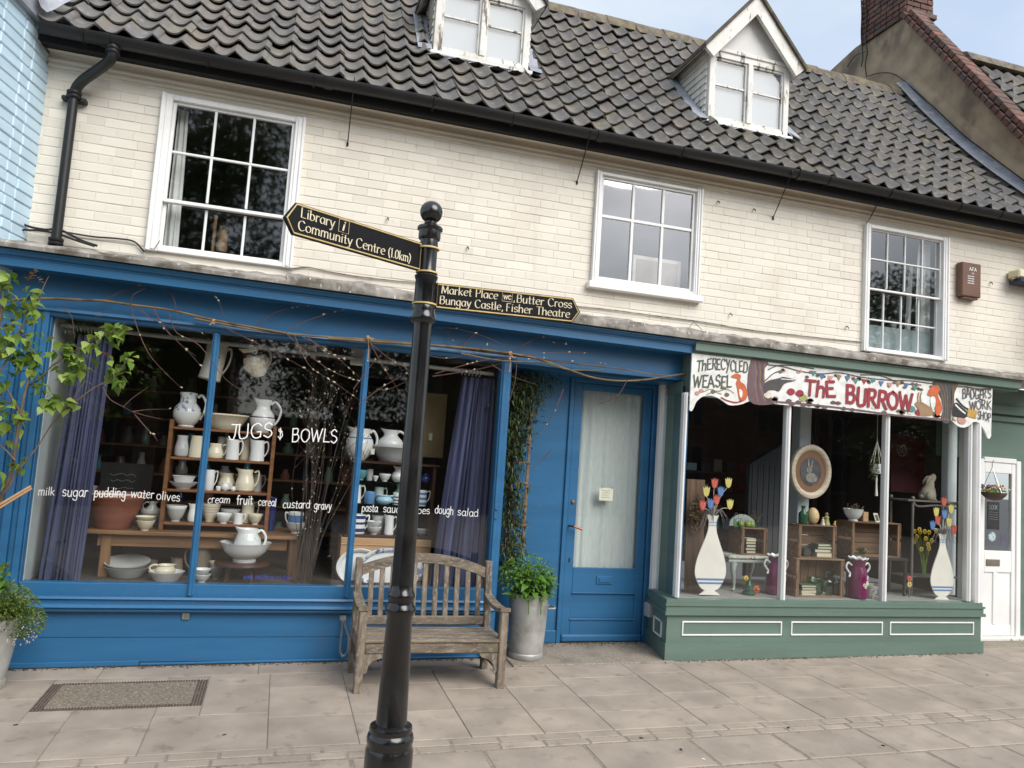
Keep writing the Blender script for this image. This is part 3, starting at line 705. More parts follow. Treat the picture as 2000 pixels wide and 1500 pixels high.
def tmat(t):
    x, y, z, ty, tz, _ = t
    T_ = Vector((0, ty, tz)); Nn = Vector((0, -tz, ty)); M_ = Matrix.Identity(4)
    for i in range(3): M_[i][0] = (1, 0, 0)[i]; M_[i][1] = T_[i]; M_[i][2] = Nn[i]; M_[i][3] = (x, y, z)[i]
    return M_ @ Matrix.Translation((0, rnd(-.012, .012), rnd(-.003, .005)+.022*mnoise.noise(Vector((x*.9, y*1.6, 4))))) @ Matrix.Rotation(rnd(-.026, .026), 4, 'Z') @ Matrix.Rotation(rnd(-.022, .022), 4, 'X') @ Matrix.Rotation(rnd(-.02, .02), 4, 'Y')
def vis(t): return inview(Vector((t[0]+.1, t[1], t[2])))
tiles.sort(key=lambda t: (0 if vis(t) else 1, (Vector(t[:3])-CAM).length))
rest = MB(); rest.r = []
for i, t in enumerate(tiles):
    k = random.randrange(5); M_ = tmat(t)
    if i < 300: inst('pantile', TMESH[k], roof, M_)
    else:
        rest.add([M_ @ Vector(v) for v in TM[k].v], TM[k].f); rest.r += [random.random()]*len(TM[k].v)
o = rest.build('pantile_rows', MT['tile'], roof, 50); o['kind'] = 'stuff'
x = XL-.1; ry, rz = RP[-1].x+.02, RP[-1].y-.03
while x < XR+.02:
    q = MB(); L = .34; pts = []
    pr = [(-.16, -.115), (-.125, -.03), (-.065, .035), (0, .058), (.065, .035), (.125, -.03), (.16, -.115)]
    q.mould([(a, b_) for a, b_ in pr]+[(.13, -.115), (0, .03), (-.13, -.115)], 0, L-.006)
    o = q.build('ridge_tile', MT['ridge'], roof, 50, loc=(x, ry, rz+rnd(-.006, .006))); o.rotation_euler = (0, rnd(-.012, .012), 0); x += L
# --- gutter, brackets, stays and downpipe
gut = MB(); GY, GZ_, GR = -.25, 4.055, .058
pr = [(GY+GR*math.cos(a), GZ_+GR*math.sin(a)*1.05) for a in [PI+PI*i/10 for i in range(11)]]
pr2 = [(GY+(GR-.006)*math.cos(a), GZ_+(GR-.006)*math.sin(a)*1.05) for a in [2*PI-PI*i/10 for i in range(11)]]
def sag(x): return .012*math.sin((x-XL)/(XR-XL)*PI)+.004*math.sin(x*2.1)
xs = [XL+.01+i*(XR-.03-XL)/40 for i in range(41)]; P_ = pr+pr2; n_ = len(P_)
vs_ = [(x, a, b_+sag(x)) for x in xs for a, b_ in P_]
fs_ = [(i*n_+j, i*n_+(j+1) % n_, (i+1)*n_+(j+1) % n_, (i+1)*n_+j) for i in range(40) for j in range(n_)]+[tuple(range(n_))[::-1], tuple(40*n_+j for j in range(n_))]
gut.add(vs_, fs_); gutter = gut.build('gutter', MT['black_pl'], bld, 40)
q = MB(); q.mould(pr+pr2[:1], XL+.006, XL+.016); q.build('stop_end', MT['black_pl'], gutter)
for px in (162, 405, 612, 845, 1000, 1330, 1615, 1735, 1870, 1950):
    X = at(px, 60+.19*px, GY).x
    q = MB(); q.tube([(X, GY+(GR+.004)*math.cos(a), GZ_+sag(X)+(GR+.004)*math.sin(a)*1.05) for a in [PI+PI*i/8 for i in range(9)]], .006, 6); q.cbox(X-.012, X+.012, GY+.03, GY+.16, GZ_-.05, GZ_-.035, .002); q.build('bracket', MT['black_pl'], gutter)
for px in (205, 640, 1170, 1560):
    X = at(px, 60+.19*px, GY).x; q = MB(); q.mould([(a*1, b_+sag(X)) for a, b_ in [(GY+(GR+.007)*math.cos(t), GZ_+(GR+.007)*math.sin(t)*1.05) for t in [PI+PI*i/10 for i in range(11)]]]+[(a, b_+sag(X)) for a, b_ in pr2], X-.03, X+.03); q.build('gutter_union', MT['black_pl'], gutter, 40)
for (ax, ay), (bx_, by_) in (((692, 157), (679, 280)), ((1155, 255), (1127, 355)), ((1548, 335), (1510, 425))):
    a = at(ax, ay, GY-GR-.004); b_ = at(bx_, by_, -.004)
    q = MB(); q.tube([a+Vector((0, .02, .03)), a, b_], .0045, 6); q.tube([b_+Vector((0, .01, .008)), b_, b_+Vector((0, -.004, -.02))], .008, 6); q.build('gutter_stay', MT['black_pl'], bld, 40)
# downpipe: swan neck from the gutter back to the wall
dp = empty('downpipe', (0, 0, 0), parent=bld); R_ = .034
a = at(222, 85, GY); X1 = a.x; b1 = at(213, 120, -.22); b2 = at(160, 160, -.07); b3 = at(147, 188, -.065); bb = at(107, 462, -.065)
Xp = (b3.x+bb.x)/2
pts = smoothpts([(X1, GY, GZ_-.03), (X1, GY, GZ_-.11), (X1-.035, GY+.03, GZ_-.165), (Xp+.05, -.10, b3.z+.10), (Xp+.005, -.066, b3.z+.035), (Xp, -.062, b3.z-.02)], 6)
q = MB(); q.tube(pts, R_, 14); q.build('swan_neck', MT['black_pl'], dp, 50)
q = MB(); q.tube([(Xp, -.062, b3.z), (Xp, -.062, bb.z-.05)], R_-.003, 14); q.build('pipe', MT['black_pl'], dp, 50)
for zc, rr in ((GZ_-.075, .042), (b3.z+.012, .043), (bb.z-.028, .043)):
    top = zc > GZ_-.2; q = MB()
    for k in (0, 1): q.lathe([(rr-.01, -.02), (rr, -.018), (rr+.003, -.01), (rr+.003, 0), (rr-.004, .004), (rr-.01, .006)], (X1 if top else Xp, GY if top else -.062, zc+.026*k-.01), 16)
    q.build('collar', MT['black_pl'], dp, 50)
q = MB(); q.cbox(Xp-.075, Xp+.075, -.06, -.004, b3.z-.03, b3.z+.0, .006); q.build('pipe_clip', MT['black_pl'], dp)

# --- dormers
def dormer(D, apex_px, bl, br, name='dormer'):
    Y, x0, x1, zb = D['Y'], D['x0'], D['x1'], D['z']
    d_ = empty(name, (0, 0, 0), parent=bld)
    ztop = D['zt']; za = D['za']; xm = (x0+x1)/2; fw_ = .058
    f = MB()
    f.cbox(x0, x0+fw_, Y-.02, Y+.06, zb-.02, ztop, .004); f.cbox(x1-fw_, x1, Y-.02, Y+.06, zb-.02, ztop, .004)
    f.cbox(x0+fw_, x1-fw_, Y-.018, Y+.058, ztop-.06, ztop-.001, .004); f.cbox(x0+fw_, x1-fw_, Y-.018, Y+.058, zb-.02, zb+.03, .004)
    f.cbox(xm-.025, xm+.025, Y-.026, Y+.05, zb+.03, ztop-.06, .005); f.build('frame', MT['oldwhite'], d_)
    q = MB(); q.cbox(x0-.03, x1+.03, Y-.06, Y+.02, zb-.055, zb-.022, .006, jit=.003); q.build('sill', MT['oldwhite'], d_)
    gx = [(x0+fw_, xm-.025), (xm+.025, x1-fw_)]
    for a, b_ in gx:
        st = MB()
        for (p0, p1, r0, r1) in ((a, a+.018, zb+.03, ztop-.06), (b_-.018, b_, zb+.03, ztop-.06), (a+.018, b_-.018, ztop-.078, ztop-.06), (a+.018, b_-.018, zb+.03, zb+.048)): st.cbox(p0, p1, Y-.004, Y+.03, r0, r1, .003)
        zc = (zb+ztop)/2+.02; st.cbox(a+.018, b_-.018, Y+.002, Y+.02, zc-.008, zc+.008, .002); st.build('casement', MT['oldwhite'], d_)
        for r0, r1 in ((zb+.048, zc-.008), (zc+.008, ztop-.078)):
            q = MB(); hw, hh = (b_-a)/2-.018, (r1-r0)/2; q.quad((-hw, 0, -hh), (hw, 0, -hh), (hw, 0, hh), (-hw, 0, hh)); o = q.build('pane', MT['dormglass'], d_, loc=((a+b_)/2, Y+.012, (r0+r1)/2)); o.rotation_euler = (rnd(-.01, .01), 0, rnd(-.01, .01))
    q = MB(); q.box(x0+fw_, x1-fw_, Y+.032, Y+.040, zb, ztop); q.build('blind', MT['blind'], d_)
    # cheeks: weatherboards, each one a board
    zz = zb-.05; k = 0
    while zz < ztop-.01:
        for xs_, s_ in ((x0, -1), (x1, 1)):
            yb = Y+.5
            for yy in [Y+.01+.02*i for i in range(120)]:
                if roof_z(yy) > zz+.1: yb = yy; break
            if yb > Y+.04:
                q = MB(); q.add([(xs_+s_*.004, Y+.02, zz+.075), (xs_+s_*.02, Y+.02, zz), (xs_+s_*.0, Y+.02, zz), (xs_+s_*.004, yb, zz+.075), (xs_+s_*.02, yb, zz), (xs_, yb, zz)], [(0, 1, 4, 3), (1, 2, 5, 4), (0, 2, 1), (3, 4, 5)] if s_ > 0 else [(1, 0, 3, 4), (2, 1, 4, 5), (0, 1, 2), (3, 5, 4)])
                q.build('weatherboard', MT['oldwhite'], d_)
        zz += .068
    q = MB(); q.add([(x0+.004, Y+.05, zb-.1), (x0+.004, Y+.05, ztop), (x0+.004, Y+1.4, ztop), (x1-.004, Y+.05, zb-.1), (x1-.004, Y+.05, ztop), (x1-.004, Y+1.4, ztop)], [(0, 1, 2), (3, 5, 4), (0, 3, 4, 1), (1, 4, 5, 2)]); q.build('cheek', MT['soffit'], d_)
    # gable: plaster triangle, bargeboards, roof planes
    ex = .10; ez = ztop-.04
    q = MB(); q.prism([(x0-.01, ztop), (x1+.01, ztop), (xm, za-.06)], Y+.0, Y+.05); q.build('gable', MT['plasterwhite'], d_)
    q = MB(); q.cbox(x0-.01, x1+.01, Y-.03, Y+.02, ztop-.005, ztop+.03, .005); q.build('rail_moulding', MT['oldwhite'], d_)
    L0 = Vector((x0-ex, 0, ez)); Rt = Vector((x1+ex, 0, ez)); Ap = Vector((xm, 0, za))
    for P0 in (L0, Rt):
        dv = (P0-Ap).normalized(); nv = Vector((-dv.z, 0, dv.x)); nv = nv if nv.z < 0 else -nv
        w_b = .115
        q = MB(); q.prism([((Ap).x, Ap.z), (P0.x, P0.z), (P0+nv*w_b).to_tuple()[0::2], ((Ap+Vector((0, 0, -w_b/abs(nv.z)))).x, (Ap+Vector((0, 0, -w_b/abs(nv.z)))).z)], Y-.10, Y-.065); q.build('bargeboard', MT['oldwhite'], d_)
        q = MB(); u = -nv
        q.prism([(Ap.x, Ap.z+.045), (P0.x+dv.x*.02, P0.z+dv.z*.02+.045), (P0.x+dv.x*.02, P0.z+dv.z*.02+.004), (Ap.x, Ap.z+.004)], Y-.125, Y+2.0); q.build('roof_slope', MT['oldtile'], d_)
        q = MB(); q.prism([(Ap.x, Ap.z+.0), (P0.x, P0.z+.0), (P0.x, P0.z-.02), (Ap.x, Ap.z-.03)], Y-.065, Y+1.9); q.build('eave_soffit', MT['oldwhite'], d_)
    # lead flashings at the foot of the cheeks
    for xs_, s_ in ((x0, -1), (x1, 1)):
        vs_ = []; ymax = next(yy for yy in [Y+.02*i for i in range(100)] if roof_z(yy) > ztop-.12 or yy > 1.7); ts = [Y-.06+(ymax-Y+.06)*i/11 for i in range(12)]
        for yy in ts: vs_ += [(xs_+s_*.012, yy, roof_z(max(yy, -.2))+.07), (xs_+s_*.13, yy, roof_z(max(yy, -.2))+.062)]
        fs_ = [(2*i, 2*i+1, 2*i+3, 2*i+2) if s_ > 0 else (2*i+1, 2*i, 2*i+2, 2*i+3) for i in range(11)]
        q = MB(); q.add(vs_, fs_); q.build('lead_flashing', MT['lead'], d_, 60)
    q = MB(); vs_ = []
    for i in range(25):
        X = x0-.1+(x1-x0+.2)*i/24; wv = .016*math.sin(2*PI*(X-XL)/TW-1)
        vs_ += [(X, Y-.01, zb-.045), (X, Y-.11, roof_z(Y-.11)+.052+wv)]
    q.add(vs_, [(2*i, 2*i+1, 2*i+3, 2*i+2) for i in range(24)]); q.build('apron_flashing', MT['lead'], d_, 60)
MT['dormglass'] = glassmat('dormer_glass', (.94, .96, .97), .045, .05)
MT['blind'] = pm('white_blind', (.36, .385, .41), .9, .05, 3)
MT['plasterwhite'] = overlay(pm('white_plaster', (.68, .675, .65), .7, .05, 4, world=True), (.42, .42, .40), 5, (.55, .75), amount=.5, world=True)
MT['oldtile'] = overlay(pm('mossy_slope', (.09, .075, .06), .9, .4, 12, .006, 40, world=True), (.16, .14, .06), 8, (.5, .64), amount=.7, world=True)
dormer(D1, None, None, None); dormer(D2, None, None, None)
# stepped lead flashing where the roof meets the gable of the next house
vs_ = []
for i in range(0, len(RP), 3):
    p = RP[i]; vs_ += [(XR-.16, p.x-.02, p.y+.075), (XR-.005, p.x-.03, p.y+.11), (XR-.003, p.x-.07, p.y+.17)]
k = len(vs_)//3
q = MB(); q.add(vs_, [f for i in range(k-1) for f in ((3*i, 3*i+1, 3*i+4, 3*i+3), (3*i+1, 3*i+2, 3*i+5, 3*i+4))]); q.build('verge_flashing', MT['lead'], bld, 60)
q = MB(); vs_ = []
for i in range(0, len(RP), 3):
    p = RP[i]; vs_ += [(XR-.02, p.x-.05, p.y+.13), (XR-.03, p.x-.09, p.y+.19), (XR+.02, p.x-.13, p.y+.22)]
q.add(vs_, [f for i in range(k-1) for f in ((3*i, 3*i+1, 3*i+4, 3*i+3), (3*i+1, 3*i+2, 3*i+5, 3*i+4))]); q.build('mortar_fillet', MT['render'], bld, 60)

# ================================================================= NEIGHBOUR: pale blue wall on the left
nb = empty('pale_blue_house', (0, 0, 0), 'pale blue painted brick house wall meeting the cream building', 'building')
ang = math.radians(12); P0 = at(100, 200, 0); P0 = Vector((XL+.005, .02, 0)); dv = Vector((-math.sin(ang), -math.cos(ang), 0)); nv = Vector((math.cos(ang), -math.sin(ang), 0))
MW = Matrix.Identity(4)
for i in range(3): MW[i][0] = dv[i]; MW[i][1] = -nv[i]; MW[i][2] = (0, 0, 1)[i]; MW[i][3] = P0[i]     # local: +x along the wall towards the street, -y outwards
q = MB(); q.box(0, 1.1, .006, .3, 2.4, 4.14); q.xf(MW); nbw = q.build('wall', MT['sky_paint'], nb)
z = 2.56; row = 0
while z < 4.08:
    x = -.12 if row % 2 else -.02; hd = row % 2
    while x < .95:
        L = (.115 if hd else .225); hd = not hd
        a, b_ = max(0, x), min(x+L, 1.1)
        if b_-a > .03:
            q = MB(); q.cbox(a+.0025, b_-.0025, -.004+rnd(-.004, .001), .02, z+.003, z+.068, .006, jit=.0012); q.xf(MW); q.build('brick', MT['sky_paint'], nbw, 60)
        x += L
    z += .0712; row += 1
q = MB(); q.box(-.05, 1.1, -.05, .3, 4.085, 4.20); q.xf(MW); q.build('lead_capping', MT['lead'], nb)
q = MB()
for i in range(7): q.box(-.05-.0, .02, -.05, .05, 0, 0.001) if False else None
cp = [at(75, 0, -.38), at(80, 14, -.33), at(92, 24, -.28), at(108, 18, -.24), at(120, 10, -.2), at(140, 0, -.15)]
q.add([tuple(p) for p in cp]+[tuple(p+Vector((-.02, .05, .12))) for p in cp], [(i, i+1, 7+i, 6+i) for i in range(5)]); q.build('lead_flap', MT['lead'], nb, 60)

# ================================================================= NEIGHBOUR: brown gable and chimney on the right
gb = empty('gabled_house', (XR, 1, 0), 'house with brown rendered gable, brick verge and tall red brick chimney', 'building')
def loc(v): return v-Vector((XR, 1, 0))
ga = atx(1772, 24, XR+.02); gf = atx(2000, 258, XR+.02); gb_ = atx(1652, 132, XR+.02)
slope = (ga.z-gf.z)/(ga.y-gf.y); yf_ = -.4; zf_ = gf.z-(gf.y-yf_)*slope
yb_ = gb_.y+1.0; zb_ = ga.z-(yb_-ga.y)*(ga.z-gb_.z)/(gb_.y-ga.y)
ychim = ga.y
q = MB(); X0 = XR+.02
poly = [(yf_, 3.0), (yf_, zf_), (ga.y, ga.z), (ga.y+.9, ga.z), (yb_+.9, zb_), (yb_+.9, 3.0)]
q.mould(poly, 0.0, .3); q.v = [(x+.02, y-1, z) for x, y, z in q.v]; q.build('gable_wall', MT['render'], gb)
# brick verge down the front slope
dvv = Vector((0, yf_-ga.y, zf_-ga.z)); Lv = dvv.length; dvv.normalize(); nvv = Vector((0, dvv.z, -dvv.y)); nvv = nvv if nvv.z > 0 else -nvv
t = .09; k = 0
while t < Lv-.05:
    L = .115
    for tier, (xo, nn, sc_) in enumerate(((-.045, -.02, .062), (-.02, .05, .06))):
        q = MB(); q.cbox(-.05, .14, -L/2+.006, L/2-.006, -sc_/2, sc_/2, .006, jit=.002)
        M_ = Matrix.Identity(4)
        for i in range(3): M_[i][0] = (1, 0, 0)[i]; M_[i][1] = dvv[i]; M_[i][2] = nvv[i]; M_[i][3] = (Vector((.02+xo, ga.y-1, ga.z))+dvv*(t+(L/2 if tier else 0))+nvv*nn)[i]
        q.xf(M_); q.build('verge_brick', MT['redbrick'], gb)
    t += L; k += 1
# roof beyond the verge with its own pantiles
rv = ray(1900, 120); P1 = Vector((XR, ga.y, ga.z+.06)); tr_ = (P1-CAM).dot(nvv)/rv.dot(nvv); tcut = max(0, (CAM+rv*tr_-P1).dot(dvv))     # the ridge lies lower than the gable's peak
ry_, rz_ = ga.y-1+dvv.y*tcut, ga.z+.03+dvv.z*tcut
q = MB(); q.quad((.1, ry_, rz_), (.1, yf_-1, zf_+.03), (4.5, yf_-1, zf_+.03), (4.5, ry_, rz_)); q.quad((.1, ry_, rz_), (4.5, ry_, rz_), (4.5, ry_+2.5, rz_-2.5), (.1, ry_+2.5, rz_-2.5)); groof = q.build('roof', MT['soffit'], gb)
rows_ = int(Lv/.25)
rest = MB(); rest.r = []
for r_ in range(rows_):
    for c in range(14):
        if Lv-r_*.25-.2 < tcut: continue
        M_ = Matrix.Identity(4); tt = Lv-r_*.25; up = -dvv
        for i in range(3): M_[i][0] = (1, 0, 0)[i]; M_[i][1] = up[i]; M_[i][2] = nvv[i]; M_[i][3] = (Vector((.16+c*TW, ga.y-1, ga.z+.06))+dvv*tt)[i]
        p = M_.translation+Vector((XR, 1, 0))
        if inview(p) and c < 7: inst('pantile', TMESH[(r_*3+c) % 5], groof, M_ @ Matrix.Rotation(rnd(-.02, .02), 4, 'Z'))
        else: rest.add([M_ @ Vector(v) for v in TM[0].v], TM[0].f); rest.r += [random.random()]*len(TM[0].v)
o = rest.build('pantile_rows', MT['tile'], groof, 50); o['kind'] = 'stuff'
for k in range(9): q = MB(); q.mould([(-.13, -.09), (-.06, .03), (0, .055), (.06, .03), (.13, -.09)], 0, .33); q.build('ridge_tile', MT['ridge'], groof, 50, (.12+.335*k, ry_, rz_+.06))
# chimney: west face in the gable plane, front face towards the street
c0 = atx(1770, 20, XR+.0); c1 = atx(1682, 62, XR+.0)
cy0, cy1 = c0.y, c1.y; cz = min(c0.z, c1.z)-.1; cx1 = at(1822, 38, cy0).x-XR
CH = .071
q = MB(); q.box(.01, cx1-.01, cy0+.01-1, cy1-.01-1, c0.z-CH*.9, c0.z+1.6); chim = q.build('chimney', MT['mortar'], gb)
z = c0.z-.02; row = 0
zl = c0.z-.02
for row in range(-1, 20):
    z = c0.z+row*CH
    for face in (0, 1, 2):
        Ltot = (cy1-cy0) if face == 0 else cx1
        if face == 2: continue
        u = -.11 if (row+face) % 2 else 0.0; hd = (row % 3 == 0)
        while u < Ltot:
            L = .105 if hd else .215
            a, b_ = max(0.0, u), min(u+L, Ltot)
            if b_-a > .03:
                q = MB(); yo = rnd(-.003, .003)
                if face == 0: q.cbox(-.012+yo, .05, cy0-1+a+.005, cy0-1+b_-.005, z+.005, z+CH-.005, .005, jit=.0015)
                else: q.cbox(a+.005, b_-.005, cy0-1-.012+yo, cy0-1+.05, z+.005, z+CH-.005, .005, jit=.0015)
                q.build('brick', MT['redbrick'], chim)
            u += L
q = MB(); q.cbox(-.03, cx1+.03, cy0-1.04, cy0-.96, c0.z-.045, c0.z+.02, .006); q.build('projecting_course', MT['redbrick'], chim)
# cables on the chimney and flank
def cable(pts, r_, parent, mat='black_pl', name='cable'):
    q = MB(); q.tube(smoothpts(pts, 5), r_, 6); return q.build(name, MT[mat], parent, 50)
def chain_px(pp, X): return [loc(atx(a, b_, X)) for a, b_ in pp]
cable(chain_px([(1682, -5), (1683, 30), (1682, 70), (1685, 110), (1682, 130)], XR-.03), .008, gb)
cable(chain_px([(1691, -5), (1692, 40), (1690, 80), (1694, 100), (1690, 125), (1692, 148)], XR-.03), .008, gb)
cable(chain_px([(1692, 100), (1672, 108), (1660, 122), (1655, 130)], XR-.03), .006, gb)
cable(chain_px([(1692, 150), (1715, 143), (1740, 143), (1762, 155), (1790, 180), (1830, 215), (1880, 262), (1930, 300), (2010, 360)], XR-.02), .007, gb)

# ================================================================= ACROSS THE STREET (seen only as reflections)
ob = empty('terrace_across_street', (4, -19, 0), 'low dark brick terrace across the street mirrored in the shop glass', 'building')
q = MB(); q.box(-17, -5.5, -6, 0, -1.0, 4.4); q.box(.9, 44, -6, 0, -1.0, 4.4); q.box(-5.5, .9, -.4, 0, -1.0, 2.3); obw = q.build('wall', pm('brown_brick_wall', (.10, .060, .045), .9, .3, 8, .003, 60), ob)
for a, b_ in ((-17.2, -5.3), (.7, 44.2)): q = MB(); q.mould([(-6.4, 4.3), (.35, 4.3), (-3, 6.4)], a, b_); q.build('roof', MT['oldtile'], ob)
for i in range(18):
    x = -15.5+i*3.15
    if -6.2 < x < 1.6: continue
    for z0_, z1_ in ((.9, 2.3), (3.0, 4.0)):
        f = MB(); f.cbox(x-.55, x+.55, .01, .07, z0_-.08, z1_+.08, .01); fo = f.build('window', MT['pewter'], ob); p_ = MB(); p_.cbox(x-.48, x-.03, .06, .085, z0_, z1_, .004); p_.build('pane', MT['slate'], fo); p_ = MB(); p_.cbox(x+.03, x+.48, .06, .085, z0_, z1_, .004); p_.build('pane', MT['slate'], fo)
def leafy(q, c, rad, n_, size, rs, flat=1.0):
    for _ in range(n_):
        while True:
            v = Vector((rs.uniform(-1, 1), rs.uniform(-1, 1), rs.uniform(-1, 1)))
            if .25 < v.length < 1: break
        p = Vector(c)+Vector((v.x*rad[0], v.y*rad[1], v.z*rad[2]))
        a = Vector((rs.gauss(0, 1), rs.gauss(0, 1), rs.gauss(0, 1))).normalized(); b_ = a.orthogonal().normalized()
        s_ = size*rs.uniform(.6, 1.3); o = len(q.v)
        q.add([p-a*s_, p+b_*s_*.5, p+a*s_, p-b_*s_*.5], [(0, 1, 2, 3)]); q.r += [rs.random()]*4
def bigtree(x, y, h, rad, n_, label, seed):
    rs = random.Random(seed); t = empty('street_tree', (x, y, -.6), label, 'tree', 'trees across the street')
    q = MB(); q.tube([(0, 0, -.3), (.1, 0, h*.25), (-.05, .1, h*.5), (.1, 0, h*.85)], [.28, .22, .15, .05], 10)
    for k in range(9):
        an = k*2.4; z_ = h*(.3+.06*k); q.tube([(0, 0, z_), (math.cos(an)*rad*.4, math.sin(an)*rad*.4, z_+.6), (math.cos(an)*rad*.75, math.sin(an)*rad*.75, z_+1.3)], [.1, .06, .02], 6)
    q.build('trunk', MT['bark'], t, 60)
    q = MB(); q.r = []
    for k in range(46):
        an = rs.uniform(0, 2*PI); rr = rad*math.sqrt(rs.random())*.85; z_ = h*rs.uniform(.3, .97); k_ = 1-abs(z_/h-.6)*1.1
        leafy(q, (math.cos(an)*rr*k_, math.sin(an)*rr*k_, z_), (rad*.32, rad*.32, h*.085), int(n_*1.6)//46, .078, rs)
    q.build('crown', MT['treeleaf'], t)
bigtree(-3.2, -14.5, 11.5, 3.6, 15000, 'tall leafy street tree mirrored in the nine pane window', 1)
bigtree(1.9, -15.5, 7.4, 3.2, 8200, 'middling street tree mirrored in the jug shop glass', 2)
bigtree(20.6, -14.0, 9.0, 4.2, 15000, 'broad street tree mirrored in the sixteen pane window', 3)
# ================================================================= BLUE SHOPFRONT
SH = empty('blue_shopfront', (0, 0, 0), 'blue painted timber shopfront with three tall panes and a recessed door', 'shopfront')
BY = -.05                                              # plane of the sash and stall riser
BX0, BX1 = -2.5, 3.075
xpost0, xpost1 = X_(963, 950, BY-.03), X_(986, 900, BY-.03)          # post between window and doorway
DYB = .28                                              # plane of the recessed door
def zl(py, px, Y): return Z_(px, py, Y)
# cornice with a weathered flashing on top
ztopL = Z_(0, 482, -.31); ztopR = Z_(1355, 664, -.31); dzc = (ztopR-ztopL)
XCa, XCb = X_(0, 482, -.31), 3.075
def cz_(x): return ztopL+dzc*(x-XCa)/(XCb-XCa)
def slope_mould(poly, x0, x1, name, mat, par, n_=1):
    q = MB(); q.mould([(a, b_+cz_(x0)) for a, b_ in poly], x0, x1, cz_(x1)-cz_(x0)); return q.build(name, MT[mat], par)
slope_mould([(-.31, 0), (-.312, -.012), (-.30, -.018), (-.285, -.032), (-.268, -.038), (-.268, -.046), (-.262, -.046), (-.262, -.098), (-.09, -.098), (-.02, -.03), (-.02, 0)], BX0, BX1, 'cornice', 'blue', SH)
def flashing(x0, x1, par, seed, thick=.035, nm='flashing', yo=-.335):
    rs = random.Random(seed); n_ = int((x1-x0)/.035); q = MB(); vs = []
    for i in range(n_+1):
        x = x0+(x1-x0)*i/n_; w_ = mnoise.noise(Vector((x*3, seed, 0)))*.5+mnoise.noise(Vector((x*14, seed, 3)))*.35
        zc = cz_(x); th = thick*(1+.4*w_)
        vs += [(x, yo+.004*w_, zc+.002), (x, yo-.006+.006*w_, zc+th*.55), (x, yo+.02, zc+th), (x, -.16, zc+th+.03+.012*w_), (x, .0, zc+th+.075+.012*w_)]
    fs = [(5*i+k, 5*i+5+k, 5*i+6+k, 5*i+1+k) for i in range(n_) for k in range(4)]+[(5*i+4, 5*i+9, 5*i+5, 5*i) for i in range(n_)]
    q.add(vs, fs); return q.build(nm, MT['flash'], par, 60)
flashing(BX0, X_(560, 545, -.3), SH, 1, .05); flashing(X_(560, 545, -.3), BX1, SH, 2, .075)
# fascia board, head moulding
zf0 = lambda x: cz_(x)-.095
zh = Z_(300, 628, -.10)                                  # underside of head moulding over the glass
zhR = Z_(960, 712, -.10)
zhead = (zh+zhR)/2
q = MB(); q.mould([(-.09, zhead+.0), (-.09, 2.55), (-.02, 2.55), (-.02, zhead)], BX0, BX1); q.build('fascia_board', MT['blue'], SH)
q = MB(); q.mould([(-.088, zhead+.055), (-.118, zhead+.05), (-.122, zhead+.03), (-.10, zhead+.022), (-.096, zhead+.006), (-.075, zhead-.004), (-.02, zhead-.004), (-.02, zhead+.055)], BX0, xpost1+.02); q.build('head_moulding', MT['blue'], SH)
# window frame
ZS = (Z_(60, 1133, BY)+Z_(660, 1146, BY))/2               # bottom of the glass
XM = [X_(399, 890, BY-.03), X_(699, 900, BY-.03)]
XG0 = (X_(98, 640, BY)+X_(48, 1120, BY))/2
q = MB(); q.cbox(XG0-.42, xpost1, BY-.03, BY+.05, ZS-.085, ZS, .004); q.build('bottom_rail', MT['blue'], SH)
def mullion(xc, w_, name='mullion', foot=-.07):
    q = MB(); z0, z1 = ZS+foot, zhead-.004
    q.mould([], 0, 0) if False else None
    prof = [(-w_/2, .02), (-w_/2, -.012), (-w_*.28, -.018), (-w_*.2, -.034), (w_*.2, -.034), (w_*.28, -.018), (w_/2, -.012), (w_/2, .02)]
    n_ = len(prof); vs = [(xc+a, BY-.02+b_, z) for z in (z0, z1) for a, b_ in prof]
    q.add(vs, [((i+1) % n_, i, n_+i, n_+(i+1) % n_)[::-1] for i in range(n_)]+[tuple(range(n_)), tuple(range(n_, 2*n_))[::-1]])
    return q.build(name, MT['blue'], SH)
for xm in XM: mullion(xm, .046)
# heavier post by the doorway and moulded pilaster at the other end
q = MB(); q.cbox(xpost0, xpost1, BY-.055, BY+.05, .03, zhead+.05, .006); q.cbox(xpost0+.012, xpost0+.04, BY-.068, BY-.05, ZS-.02, zhead, .004); q.build('post', MT['blue'], SH)
xp = XG0
q = MB()
for a, b_, yy in ((-.42, -.20, -.06), (-.20, -.165, -.075), (-.165, -.13, -.055), (-.13, -.085, -.085), (-.085, -.05, -.06), (-.05, -.012, -.075), (-.012, 0, -.05)):
    q.cbox(xp+a, xp+b_, BY+yy+.02, BY+.05, ZS-.10, zhead+.06, .004)
q.build('pilaster', MT['blue'], SH)
# stall riser: sill mouldings, boards, plinth
zs1 = Z_(330, 1160, BY-.05); zs2 = Z_(330, 1194, BY-.03); zp = Z_(330, 1294, BY-.015)
q = MB(); q.mould([(BY+.03, ZS-.078), (BY-.055, ZS-.082), (BY-.062, ZS-.096), (BY-.045, ZS-.102), (BY-.045, zs2+.05), (BY-.066, zs2+.046), (BY-.072, zs2+.028), (BY-.06, zs2+.018), (BY-.05, zs2+.016), (BY-.056, zs2+.008), (BY-.05, zs2-.002), (BY-.012, zs2-.006), (BY+.03, zs2)], BX0, xpost1-.006); q.build('sill_moulding', MT['blue'], SH)
zc1 = Z_(330, 1245, BY)
for za, zb in ((zc1+.0012, zs2), (zp+.0, zc1-.0012)):
    q = MB(); q.cbox(BX0, xpost1-.012, BY+rnd(-.002, .002), BY+.03, za, zb, .003); q.build('riser_plank', MT['blue'], SH)
x_mid = X_(272, 1300, BY)
